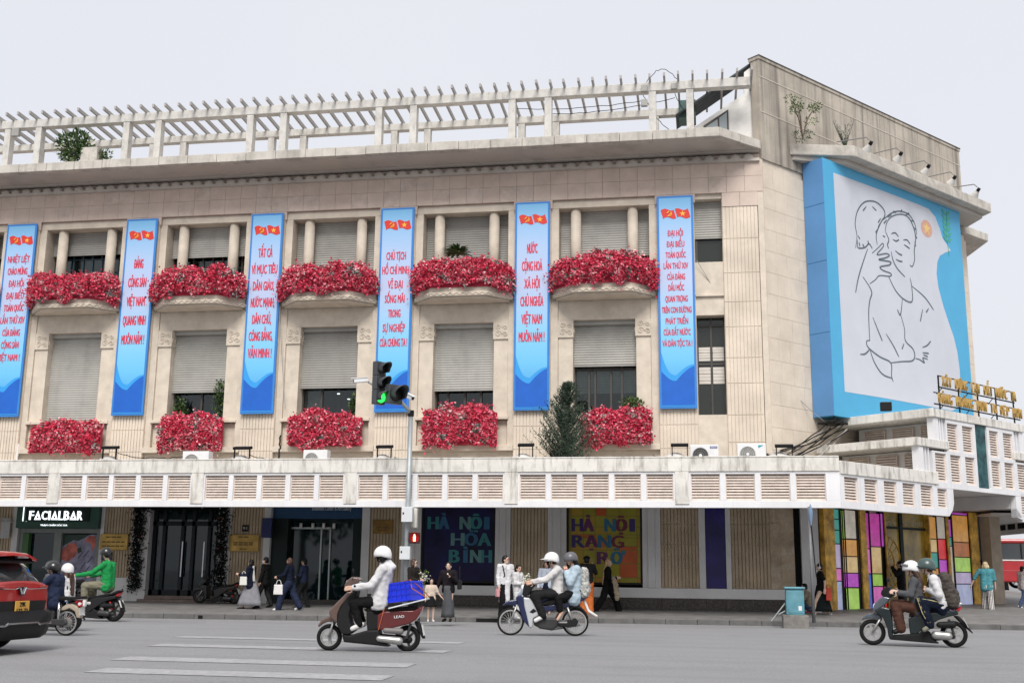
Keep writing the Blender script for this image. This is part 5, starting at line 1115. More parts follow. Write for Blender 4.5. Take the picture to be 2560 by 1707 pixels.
# electrical boxes and wiring on the pergola
for xv, yv, w, lab in ((1480, 205, .22, 'grey junction box on a pergola post'), (1480, 238, .22, 'lower grey junction box on the same pergola post'), (1548, 200, .2, 'pale junction box under the pergola beam'), (38, 305, .3, 'grey floodlight box on the first visible pergola post')):
    p = vY(xv, yv, 36.3); B().box(p.x-w/2, p.x+w/2, 36.2, 36.35, p.z-w*.55, p.z+w*.55).obj('junction_box', mat('box_grey', (.33, .32, .30), .6), bevel=.015, label=lab, cat='junction box')
for a, c, sg_ in (((1485, 190), (1560, 190), -.5), ((1550, 215), (1600, 262), .3), ((1475, 215), (1540, 300), .2), ((1180, 250), (1475, 232), .12), ((1260, 262), (1550, 225), .15)):
    cable(vY(*a, 36.9), vY(*c, 36.9), sg_, .012, m_cab, 'thin wire strung under the pergola', 16, .02)

# ================================================================ LAKESIDE TREES ACROSS THE STREET (seen only as dark reflections in the glass)
rnd = random.Random(55); cm = []
for v in range(2):
    b = B()
    for i in range(16): leafcloud(b, (rnd.uniform(-3.6, 3.6), rnd.uniform(-3, 3), rnd.uniform(5.5, 11)), (2.6, 2.4, 1.9), 230, .55, .20, (0, 0, 1), rnd)
    cm.append(b.mesh('crown', m_leaf))
tm = B(); tm.tube([(0, 0, -.3), (.1, 0, 2.5), (-.1, .1, 5.5), (.1, 0, 8)], [.38, .28, .2, .08], 10)
for a in range(5): tm.tube([(0, 0, 3.6+a*.4), (1.6*math.cos(a*1.3), 1.6*math.sin(a*1.3), 6+a*.3), (2.9*math.cos(a*1.3), 2.9*math.sin(a*1.3), 8+a*.2)], [.16, .1, .04], 7)
tm = tm.mesh('trunk', m_bark)
for i in range(9):
    o = empty('lakeside_tree', (-34+i*8.2+rnd.uniform(-1, 1), -16+rnd.uniform(-3, 2), 0), 'broad leafy tree across the street, mirrored in the window glass', 'tree', 'trees across the street', rz=rnd.random()*6)
    for nm, me in (('crown', cm[i % 2]), ('trunk', tm)):
        c = put(nm, me, o); c.matrix_parent_inverse = Matrix()
        if nm == 'crown': c['kind'] = 'stuff'
for i in range(6):
    o = empty('street_tree', (36+i*9+rnd.uniform(-1, 1), 80+rnd.uniform(-4, 8), .5), 'leafy street tree beyond the red coach', 'tree', 'trees beyond the coach', rz=rnd.random()*6)
    for nm, me in (('crown', cm[i % 2]), ('trunk', tm)):
        c = put(nm, me, o); c.matrix_parent_inverse = Matrix()
        if nm == 'crown': c['kind'] = 'stuff'
# ================================================================ STREET FURNITURE
m_pole = mat('pole_grey', (.36, .39, .40), .5, .3, var=.1); m_sig = mat('signal_housing', (.05, .055, .06), .5); m_boxw = mat('cabinet_grey', (.60, .62, .64), .5, var=.05)
def basis(c, f, up=(0, 0, 1)):           # local y along f, z up
    f = Vector(f).normalized(); u = Vector(up); x = f.cross(u).normalized(); u = x.cross(f)
    return Matrix(((x.x, f.x, u.x, c[0]), (x.y, f.y, u.y, c[1]), (x.z, f.z, u.z, c[2]), (0, 0, 0, 1)))
PY = 32.7; pt = onY(1027, 1030, PY); pb = Vector((pt.x, PY, .03))
tl_ = empty('traffic_light', pb, 'grey traffic light pole with a green lit signal head', 'traffic light')
B().cyl(pb, (pt.x, PY, pt.z), .085, .07, 14).obj('pole', m_pole, tl_, smooth=True); B().box(pb.x-.16, pb.x+.16, PY-.16, PY+.16, 0, .06).obj('base_plate', m_pole, tl_)
hd = onY(953, 957, PY-.9)
B().tube([(pt.x, PY, pt.z-.1), (pt.x-.05, PY-.1, pt.z+.05), (hd.x+.3, hd.y+.2, hd.z-.25)], .055, 10).obj('arm', m_pole, tl_, smooth=True); B().cyl((pt.x, PY, pt.z-.12), (pt.x, PY, pt.z+.05), .1, .1, 14).obj('collar', m_blk, tl_)
fd = Vector((.86, -.5, 0)).normalized()
def lens(M, r, L, mt, par, big=False):
    b = B(M); b.box(-r*1.15, r*1.15, -.2, 0, -r*1.3, r*1.3); b.obj('signal_section', m_sig, par, bevel=.02)
    B(M).cyl((0, .0, 0), (0, .03, 0), r, r*.95, 18).obj('lens', mt, par)
    v = B(M); n = 18; vs = []
    for i in range(n+1):
        a = math.pi*(-.22+1.44*i/n); ca, sa = math.cos(a), math.sin(a); l = L*(.55+.45*max(0, sa)); vs += [(r*1.04*ca, .0, r*1.04*sa), (r*1.06*ca, l, r*1.06*sa+.0)]
    v.add(vs, [(2*i, 2*i+1, 2*i+3, 2*i+2) for i in range(n)]); o = v.obj('visor', m_sig, par, smooth=True); s_ = o.modifiers.new('t', 'SOLIDIFY'); s_.thickness = .012
off_l = mat('lens_dark', (.03, .03, .03), .3); grn = mat('lens_green', (.02, .5, .05), .3, emit=1.6, ecol=(.02, .85, .06))
for k, mt in ((1, off_l), (0, off_l), (-1, grn)): lens(basis(hd+Vector((0, 0, .43*k)), fd), .165, .36, mt, tl_)
h2 = onY(990, 985, PY-.9); lens(basis(h2, Vector((.80, -.6, 0))), .22, .46, off_l, tl_)
def cctv(p, d, lab):
    M = basis(p, d); o = empty('security_camera', p, lab, 'camera'); b = B(M); b.box(-.07, .07, -.22, .22, -.06, .06); b.obj('housing', m_acw, o, bevel=.015); b = B(M); b.box(-.085, .085, -.2, .30, .062, .08); b.obj('sun_shield', m_acw, o); B(M).cyl((0, .22, 0), (0, .235, 0), .045, .045, 12).obj('camera_lens', m_blk, o); B(M).cyl((0, -.2, -.06), (0, -.34, -.16), .03, .03, 8).obj('bracket', m_pole, o)
cctv(onY(903, 951, PY-.8), (-.9, -.35, -.12), 'white bullet camera pointing left of the traffic signal'); cctv(onY(1021, 990, PY-.3), (.75, -.5, -.4), 'white bullet camera above the signal arm')
for x0, x1, y0, y1, lab in ((1004, 1030, 1266, 1304, 'upper pale control box on the traffic light pole'), (999, 1024, 1365, 1398, 'lower pale control box on the traffic light pole')):
    a = onY(x0, y0, PY-.3); c = onY(x1, y1, PY-.3); o = B().box(a.x, c.x, PY-.30, PY-.09, c.z, a.z).obj('control_box', m_boxw, bevel=.012, label=lab, cat='control box'); B().box(a.x+.04, a.x+.08, PY-.31, PY-.298, (a.z+c.z)/2, (a.z+c.z)/2+.06).obj('lock', m_blk, o)
a = onY(1024, 1270, PY+.2); c = onY(1043, 1320, PY+.2); B().box(a.x, c.x, PY+.1, PY+.3, c.z, a.z).obj('control_box', mat('box_cream', (.62, .61, .55), .5), bevel=.03, label='tall cream control box behind the traffic light pole', cat='control box')
ps = onY(1036, 1343, PY-.25); o = empty('pedestrian_signal', ps, 'pedestrian signal lit with a red standing figure', 'traffic light'); M = basis(ps, (.3, -.95, 0))
B(M).box(-.17, .17, -.16, 0, -.17, .17).obj('housing', mat('signal_maroon', (.06, .015, .02), .5), o, bevel=.02); B(M).cyl((0, 0, 0), (0, .012, 0), .135, .135, 20).obj('lens', mat('lens_red', (.35, .01, .012), .3, emit=.12, ecol=(.7, .01, .01)), o)
fg = mat('figure_glow', (.9, .5, .2), .4, emit=2.2, ecol=(1, .55, .22)); b = B(M); b.ball((0, .016, .075), (.025, .006, .025), 10); b.ball((0, .016, -.0), (.045, .006, .06), 10); b.ball((-.018, .016, -.07), (.018, .006, .05), 8); b.ball((.018, .016, -.07), (.018, .006, .05), 8); melt(b, 'lit_figure', fg, .006, 1, parent=o)
v = B(M); vs = []
for i in range(15): a_ = math.pi*(-.1+1.2*i/14); vs += [(.145*math.cos(a_), 0, .145*math.sin(a_)), (.15*math.cos(a_), .16, .15*math.sin(a_))]
v.add(vs, [(2*i, 2*i+1, 2*i+3, 2*i+2) for i in range(14)]); v.obj('visor', m_sig, o, smooth=True)
# utility cabinet and the thin post beside it
cb = onZ(1990, 1556, .02); Y_ = cb.y; a = onY(1964, 1466, Y_); c = onY(2012, 1537, Y_); m_tq = mat('turquoise_paint', (.10, .27, .33), .5, var=.15, scale=4, grime=.4, gscale=3, scol=(.2, .25, .24), bump=.2, bscale=10)
o = empty('utility_cabinet', (cb.x, Y_, .02), 'turquoise utility cabinet on a concrete block at the kerb', 'cabinet')
B().box(a.x, c.x, Y_, Y_+.42, c.z, a.z-.06).obj('cabinet_body', m_tq, o, bevel=.02); B().box(a.x-.04, c.x+.04, Y_-.04, Y_+.46, a.z-.058, a.z).obj('lid', m_tq, o, bevel=.02); B().box(a.x+.05, c.x-.04, Y_-.012, Y_-.001, c.z+.06, a.z-.12).obj('door', m_tq, o, bevel=.008)
B().box(a.x-.1, c.x+.1, Y_-.08, Y_+.5, -.2, c.z-.001).obj('concrete_block', mat('grey_block', (.19, .18, .165), .9, var=.2, scale=5, bump=.5, bscale=20), o, bevel=.02); B().box(c.x-.16, c.x-.07, Y_-.016, Y_-.012, c.z+.12, c.z+.24).obj('sticker', m_acw, o)
b = B(); b.cyl((a.x-.02, Y_+.2, c.z+.3), (a.x-.4, Y_+.2, .05), .018, .018, 6); b.cyl((a.x-.02, Y_+.2, c.z+.1), (a.x-.2, Y_+.2, c.z+.0), .018, .018, 6); b.obj('prop_rod', m_pole, o)
pp = onZ(2035, 1556, .02); tp = onY(2027, 1268, pp.y); o = empty('sign_post', pp, 'thin grey post with a furled blue parasol at its top', 'post'); B().cyl(pp, (pp.x, pp.y, tp.z+.02), .05, .045, 10).obj('post', mat('post_grey', (.22, .22, .23), .5, .3), o, smooth=True)
b = B(); b.lathe([(.01, -.45), (.03, -.3), (.05, -.2), (.065, -.02), (.03, .12), (.0, .2)], (pp.x+.02, pp.y-.14, tp.z-.1), 10); b.obj('furled_parasol', mat('furled_blue', (.16, .24, .36), .7), o, smooth=True); b = B(); b.cyl((pp.x+.02, pp.y-.14, tp.z-.5), (pp.x+.1, pp.y-.14, tp.z-1.9), .02, .014, 6); b.obj('parasol_stick', m_blk, o)
# garland round the dark door
rnd = random.Random(4); gm = [mat('tinsel_black', (.008, .012, .012), .6), mat('tinsel_green', (.012, .03, .022), .6), mat('bauble_silver', (.5, .5, .5), .3), mat('bauble_red', (.3, .01, .01), .4)]
g = empty('garland', ((gx(316)+gx(510))/2, YW-.15, .3), 'dark tinsel garland with small lights framing the dark glass door', 'garland'); path = [(gx(316), .55), (gx(316), 3.45), (gx(510), 3.45), (gx(510), .6)]; b = B(); bl_ = B()
for (x0, z0), (x1, z1) in zip(path, path[1:]):
    n = int(math.dist((x0, z0), (x1, z1))*520)
    for i in range(n):
        t = rnd.random(); q = Vector((x0+(x1-x0)*t+rnd.gauss(0, .12), YW-.16+rnd.gauss(0, .07), z0+(z1-z0)*t+rnd.gauss(0, .11))); d = Vector((rnd.uniform(-1, 1), rnd.uniform(-1, 1), rnd.uniform(-1, 1))).normalized(); s = d.orthogonal()*.02; b.add([q-s, q+s, q+d*.11], [(0, 1, 2)], rnd.choice((0, 0, 1)))
    for i in range(int(n/75)): t = rnd.random(); bl_.ball((x0+(x1-x0)*t+rnd.gauss(0, .1), YW-.30, z0+(z1-z0)*t+rnd.gauss(0, .08)), .022, 6, 0 if rnd.random() < .8 else 1)
b.obj('tinsel', gm[:2], g, kind='stuff'); bl_.obj('bauble', gm[2:], g, kind='stuff')
# drain slot in the kerb
for xv in (1083, 96): pass

# ================================================================ RED CAR
m_red = mat('car_red', (.42, .015, .012), .28, var=.03, scale=1, spec=.5, coat=.8); m_cblk = mat('car_black_plastic', (.018, .018, .02), .45); m_chr = mat('chrome', (.7, .7, .72), .15, 1, var=0); m_tyre = mat('tyre', (.02, .02, .021), .85, bump=.3, bscale=60); m_cglass = glass('car_glass', (.03, .032, .035), .12, .06)
car = empty('red_car', (0, 0, 0), 'red estate car with a yellow number plate driving off behind', 'car')
def loft(b, st, m=0, close=True):
    n = len(st[0]); o = len(b.v); vs = [p for s in st for p in s]; fs = []
    for i in range(len(st)-1):
        for j in range(n-1): fs.append((i*n+j, i*n+j+1, (i+1)*n+j+1, (i+1)*n+j))
    if close: fs += [tuple(range(n-1, -1, -1)), tuple((len(st)-1)*n+j for j in range(n))]
    b.add(vs, fs, m)
def sect(x, prof, k=1, dz=0): 
    r = [(x, y*k, z+dz) for y, z in prof]; return r+[(x, -y, z) for x, y, z in r[::-1]]
lowp = [(0, .30), (.70, .30), (.86, .40), (.935, .62), (.95, .86), (.925, 1.02), (.87, 1.12), (.60, 1.17), (0, 1.18)]
b = B(); st = []
for x, k, dz in ((-2.38, .62, .02), (-2.37, .80, .0), (-2.30, .92, 0), (-2.1, .985, 0), (-1.5, 1, 0), (0, 1, 0), (1.2, .99, -.02), (1.8, .95, -.06), (2.2, .86, -.12), (2.36, .70, -.18)): st.append([(px, py, .30+(pz-.30)*(1+dz/.9)) for px, py, pz in sect(x, lowp, k)])
loft(b, st); b_ = b.obj('body', m_red, car, smooth=True); b_.modifiers.new('sub', 'SUBSURF').render_levels = 2
gp = [(.86, 1.08), (.80, 1.22), (.70, 1.48), (.62, 1.585), (.40, 1.64), (0, 1.655)]
b = B(); st = []
for x, k, zt in ((-2.30, .93, 1.13), (-2.06, .95, 1.45), (-1.85, .97, 1.62), (-1.2, 1, 1.67), (0, 1, 1.68), (.6, .98, 1.60), (1.3, .94, 1.20), (1.5, .92, 1.10)): st.append([(px, py, 1.08+(pz-1.08)*(zt-1.08)/.575) for px, py, pz in sect(x, gp, k)])
loft(b, st, 0); gh = b.obj('greenhouse', m_cglass, car, smooth=True)
b = B(); rp = [(.66, 1.585), (.42, 1.66), (0, 1.68)]; st = [sect(-2.20, rp, .92, -.035), sect(-2.12, rp, .98, -.015), sect(-1.8, rp, 1, .0), sect(-1.0, rp, 1, .015), sect(0, rp, 1, .01), sect(.55, rp, .98, -.05)]
st2 = [[(x, y, z-.045) for x, y, z in s] for s in st]; loft(b, st, close=False); loft(b, [s[::-1] for s in st2], close=False); b.add(st[0]+st2[0], [(i+1, i, i+6, i+7) for i in range(5)]); b.obj('roof', m_red, car, smooth=True)
B().ext([(-2.19, -.56, 1.50), (-2.19, .56, 1.50), (-2.10, .60, 1.56), (-2.10, -.60, 1.56)], (.02, 0, -.03)).obj('spoiler_lip', m_cblk, car)
b = B(); pr = [(0, .24), (.62, .24), (.80, .30), (.90, .44), (.925, .56), (.90, .66), (.70, .70), (0, .70)]; st = [sect(-2.44, pr, .74), sect(-2.42, pr, .90), sect(-2.30, pr, .985), sect(-2.0, pr, 1.02), sect(-1.7, pr, 1.0)]; loft(b, st); bo = b.obj('rear_bumper', m_cblk, car, smooth=True)
B().ext([(-2.405, -.60, .62), (-2.405, .60, .62), (-2.395, .66, .86), (-2.395, -.66, .86)], (-.012, 0, 0)).obj('plate_recess', m_cblk, car)
m_ply = mat('plate_yellow', (.66, .36, .06), .5, var=.05); m_pk = mat('plate_ink', (.02, .02, .02), .5)
pk = B().box(-2.435, -2.42, -.18, .18, .64, .86).obj('number_plate', m_ply, car, bevel=.006)
for s_, z_, w_ in (('29K', .805, .15), ('132 72', .70, .28)): text('plate_text', s_, w_, .075, frame((-2.437, 0, z_), (0, -1, 0), (0, 0, 1)), m_pk, pk, depth=.002, bold=.05)
b = B()
for s in (-1, 1):
    b.cyl((-2.415, s*.02, .97), (-2.415, s*.075, 1.075), .013, .016, 6); b.cyl((-2.405, s*.09, 1.075), (-2.405, s*.17, 1.05), .008, .008, 5); b.cyl((-2.405, s*.17, 1.05), (-2.36, s*.72, 1.06), .007, .007, 5)
b.obj('emblem', m_chr, car)
B().ext([(-2.41, -.12, 1.085), (-2.41, .12, 1.085), (-2.41, .05, .95), (-2.41, -.05, .95)], (.01, 0, 0)).obj('emblem_backing', m_cblk, car)
b = B(); b.tube([(-2.30, .93, .50), (-2.43, .80, .48), (-2.47, .45, .47), (-2.475, .38, .50), (-2.475, -.38, .50), (-2.47, -.45, .47), (-2.43, -.80, .48), (-2.30, -.93, .50)], .022, 6); b.obj('bumper_trim', m_chr, car)
tlm = mat('tail_lamp', (.30, .008, .008), .2, coat=.5)
for s in (-1, 1): B().tube([(-2.39, s*.45, 1.085), (-2.36, s*.72, 1.085), (-2.22, s*.90, 1.075), (-1.95, s*.94, 1.06)], .022, 6).obj('tail_lamp', tlm, car)
def wheel(par, c, r, w, rim=None, spokes=5, axis='y', hub=.03, mt_rim=None, thin=False, mspoke=None):
    c = Vector(c); R_ = r*.66 if not thin else r*.83; wh_ = empty('wheel', c); wh_.parent = par; wh_.matrix_parent_inverse = Matrix()
    t = B(); k = 8; prof = []
    for i in range(k+1): a = math.pi*2*i/k; prof.append((r-(r-R_)/2+(r-R_)/2*math.cos(a), w/2*math.sin(a)*1.0))
    t.lathe(prof, c, 28, axis='y'); t.obj('tyre', m_tyre, wh_, smooth=True)
    rm = B(); rm.lathe([(R_*1.02, -w*.38), (R_*.9, -w*.38), (R_*.88, 0), (R_*.9, w*.38), (R_*1.02, w*.38)], c, 28, axis='y')
    rm.cyl(c-Vector((0, w*.45, 0)), c+Vector((0, w*.45, 0)), hub, hub, 12)
    for i in range(spokes):
        a = 2*math.pi*i/spokes+.3; d = Vector((math.cos(a), 0, math.sin(a)))
        if thin: 
            for sy in (-1, 1): rm.cyl(c+d*hub+Vector((0, sy*w*.4, 0)), c+Vector((math.cos(a+.25*sy), 0, math.sin(a+.25*sy)))*R_*.92, .0028, .0028, 4)
        else:
            for sy in (.25,): 
                p0 = c+d*hub; p1 = c+d*R_*.93; s = Vector((-d.z, 0, d.x)); rm.add([p0+s*.022+Vector((0, w*.3, 0)), p0-s*.022+Vector((0, w*.3, 0)), p1-s*.016+Vector((0, w*.3, 0)), p1+s*.016+Vector((0, w*.3, 0)), p0+s*.022-Vector((0, w*.3, 0)), p0-s*.022-Vector((0, w*.3, 0)), p1-s*.016-Vector((0, w*.3, 0)), p1+s*.016-Vector((0, w*.3, 0))], [(0, 1, 2, 3), (7, 6, 5, 4), (0, 3, 7, 4), (1, 5, 6, 2)])
    rm.obj('rim', mt_rim or m_chr, wh_); return wh_
m_alloy = mat('alloy', (.42, .42, .43), .35, .8, var=.05)
for x in (-1.42, 1.42):
    for s in (-1, 1): wheel(car, (x, s*.80, .355), .355, .24, mt_rim=m_alloy)
cp = onZ(45, 1648, 0); ch_ = R(180-1)
car.matrix_basis = Matrix.Translation((cp.x-2.60, cp.y+.55, roadZ(cp.x, cp.y))) @ Matrix.Rotation(ch_, 4, 'Z') @ Matrix.Diagonal((.93, .93, .87, 1))

# ================================================================ RED COACH at the far corner
bus = empty('red_coach', (0, 0, 0), 'red and white coach with reflecting windows beyond the corner', 'bus'); m_bus = mat('coach_red', (.36, .02, .025), .35, coat=.4, var=.08); m_busw = mat('coach_white', (.68, .66, .66), .4)
YB = 66; q = onY(2463, 1463, YB); zt = onY(2470, 1346, YB).z; zb = q.z-.15; Lb = 11.5
B().box(q.x, q.x+Lb, YB, YB+2.5, zb+.35, zb+1.55).obj('body_lower', m_bus, bus, bevel=.08); B().box(q.x+.02, q.x+Lb-.02, YB+.03, YB+2.47, zb+1.55, zt-.25).obj('window_band', glass('coach_glass', (.05, .055, .06), .1, .08), bus); B().box(q.x, q.x+Lb, YB-.01, YB+2.5, zt-.25, zt).obj('roof', m_bus, bus, bevel=.1)
B().box(q.x-.06, q.x+.42, YB-.03, YB+2.52, zb+.3, zt-.1).obj('front_corner', m_busw, bus, bevel=.08); B().box(q.x+.4, q.x+Lb, YB-.025, YB-.001, zb+1.5, zb+1.56).obj('waist_line', m_busw, bus); B().box(q.x+.4, q.x+Lb, YB-.02, YB-.001, zb+.95, zb+.98).obj('waist_line', mat('coach_line', (.5, .12, .12), .4), bus)
for i in range(6): x = q.x+2+i*1.75; B().box(x-.04, x+.04, YB+.0, YB+.05, zb+1.57, zt-.26).obj('window_pillar', m_cblk, bus)
for i in range(16): x = q.x+.55+i*.42; B().ext([(x, YB+.10, zt-.28), (x+.30, YB+.10, zt-.28), (x+.24, YB+.10, zt-.28-.45-.1*(i % 3)), (x+.05, YB+.10, zt-.28-.42)], (0, .02, 0)).obj('curtain', m_busw, bus)
for x in (q.x+2.2, q.x+8.6): wheel(bus, (x, YB+.2, zb+.45), .45, .28, mt_rim=m_alloy); wheel(bus, (x, YB+2.3, zb+.45), .45, .28, mt_rim=m_alloy)
# ================================================================ MOTORBIKES
m_mblk = mat('bike_black', (.012, .012, .014), .35, coat=.3, var=.05); m_mpl = mat('bike_plastic', (.022, .022, .024), .6); m_seat = mat('bike_seat', (.018, .017, .017), .7); m_alu2 = mat('cast_alloy', (.45, .45, .44), .4, .7, var=.12, scale=9); m_dmet = mat('dark_metal', (.06, .06, .062), .5, .6)
m_tail = mat('bike_tail_red', (.45, .015, .02), .25, coat=.5); m_clear = mat('lamp_clear', (.7, .72, .74), .2, coat=.5); m_plate = mat('plate_white', (.68, .68, .66), .5)
def puff(root, name, pts, f, width, m, vox=.014, sm=5, y=0, taper=None):
    """panel: side outline (traced in pixels, f maps to x,z) given its real width and rounded over"""
    P = [f(*p) for p in pts]; b = B(); b.ext([(x, y-width/2, z) for x, z in P], (0, width, 0)); o = melt(b, name, m, vox, sm, parent=root)
    return o
def bike_root(name, label, group='motorbikes'): return empty(name, (0, 0, 0), label, 'motorbike' if 'motor' in name else 'scooter', group)
def fork(root, top, axle, m=m_alu2, w=.075, r=.017):
    for s in (-1, 1): B().cyl((top[0], s*w, top[1]), (axle[0], s*w, axle[1]), r, r, 8).obj('fork_leg', m, root, smooth=True)
def bars(root, c, half=.31, back=.10, m=m_mpl):
    x, z = c; B().tube([(x-back, -half, z+.0), (x-back*.2, -half*.6, z+.02), (x+.02, 0, z), (x-back*.2, half*.6, z+.02), (x-back, half, z)], .012, 6).obj('handlebar', m_dmet, root)
    for s in (-1, 1): B().cyl((x-back*.75, s*half*.75, z+.012), (x-back, s*half*1.05, z), .019, .019, 8).obj('grip', m, root, smooth=True)
def mirror(root, p, s):
    B().tube([p, (p[0]-.02, p[1]+s*.06, p[2]+.12)], .006, 5).obj('mirror_stem', m_mpl, root); B().ball((p[0]-.02, p[1]+s*.08, p[2]+.15), (.012, .05, .035), 10).obj('mirror', m_mpl, root, smooth=True)
def scooter_classic(name, label, col, col2, text_=None):
    """step through scooter with tall apron (outline traced from the maroon one)"""
    k = 1.25/990; f = lambda x, y: ((1355-x)*k, (1445-y)*k); r = bike_root(name, label, 'scooters and motorbikes on the road')
    wheel(r, (1.25, 0, .205), .205, .09, spokes=3, mt_rim=m_alu2); wheel(r, (0, 0, .205), .205, .10, spokes=3, mt_rim=m_dmet)
    puff(r, 'front_fender', [(215, 1150), (250, 1085), (310, 1045), (390, 1018), (450, 1045), (440, 1100), (350, 1092), (285, 1118), (235, 1160)], f, .13, col2)
    puff(r, 'front_apron', [(600, 715), (545, 775), (440, 880), (372, 955), (385, 1040), (445, 1085), (480, 1110), (480, 1000), (520, 900), (610, 790), (660, 730)], f, .36, col2)
    puff(r, 'leg_shield', [(640, 730), (720, 700), (700, 800), (650, 900), (625, 1000), (645, 1100), (700, 1195), (630, 1245), (540, 1235), (475, 1120), (485, 980), (560, 840)], f, .34, m_mpl)
    puff(r, 'handlebar_cowl', [(545, 650), (575, 590), (640, 535), (720, 545), (745, 585), (705, 640), (640, 695), (590, 712)], f, .30, col2)
    B().ball(((1355-575)*k, 0, (1445-625)*k), (.035, .10, .06), 12).obj('headlight', m_clear, r, smooth=True)
    puff(r, 'floorboard', [(540, 1235), (640, 1250), (850, 1188), (1010, 1178), (1030, 1300), (1150, 1385), (900, 1362), (570, 1335)], f, .30, m_mpl)
    puff(r, 'body', [(985, 1175), (980, 1000), (1050, 958), (1200, 948), (1440, 938), (1530, 895), (1525, 965), (1475, 1045), (1390, 1102), (1200, 1150), (1060, 1182)], f, .32, col)
    puff(r, 'seat_box', [(835, 955), (1010, 950), (1000, 1180), (860, 1205), (845, 1100)], f, .26, m_mpl)
    puff(r, 'seat', [(800, 935), (900, 895), (1060, 905), (1250, 905), (1420, 880), (1480, 900), (1450, 945), (1200, 950), (1040, 962), (840, 968)], f, .27, m_seat)
    puff(r, 'tail_lamp', [(1440, 925), (1545, 885), (1525, 965), (1480, 1030), (1448, 995)], f, .20, m_tail)
    puff(r, 'rear_fender', [(1430, 1070), (1500, 1070), (1545, 1180), (1582, 1285), (1545, 1285), (1480, 1180)], f, .10, m_mpl)
    x, z = f(1535, 1180); B().ext([(x-.035, -.09, z-.08), (x-.035, .09, z-.08), (x+.0, .09, z+.08), (x+.0, -.09, z+.08)], (-.006, 0, 0)).obj('number_plate', m_plate, r)
    a, c = f(1015, 1285), f(1265, 1310); melt(capsules([((a[0], .15, a[1]), .05, (c[0], .15, c[1]), .065)], 14), 'engine_case', m_alu2, .01, 2, parent=r)
    a, c = f(1090, 1185), f(1280, 1195); melt(capsules([((a[0], .14, a[1]), .045, (c[0], .14, c[1]), .05)], 12), 'air_filter', mat('filter_grey', (.16, .15, .15), .5), .01, 2, parent=r)
    a, c = f(1000, 1280), f(1380, 1300); melt(capsules([((a[0], .02, a[1]), .07, (c[0], .02, c[1]), .055)], 12), 'engine', m_mpl, .014, 2, parent=r); B().cyl((f(1400, 1100)[0], .1, f(1400, 1100)[1]), (.0, .1, .21), .022, .022, 8).obj('shock_absorber', m_dmet, r)
    fork(r, f(430, 1060), (1.25, .205), m_alu2); bars(r, (f(640, 650)[0], f(640, 650)[1]), .32, .09); mirror(r, (f(660, 600)[0], .2, f(660, 580)[1]), 1)
    if text_: text('side_lettering', text_, .16, .04, frame((f(1260, 1015)[0], .170, f(1260, 1015)[1]), (-1, 0, 0.08), (0.08, 0, 1)), m_clear, r, depth=.002)
    return r, f
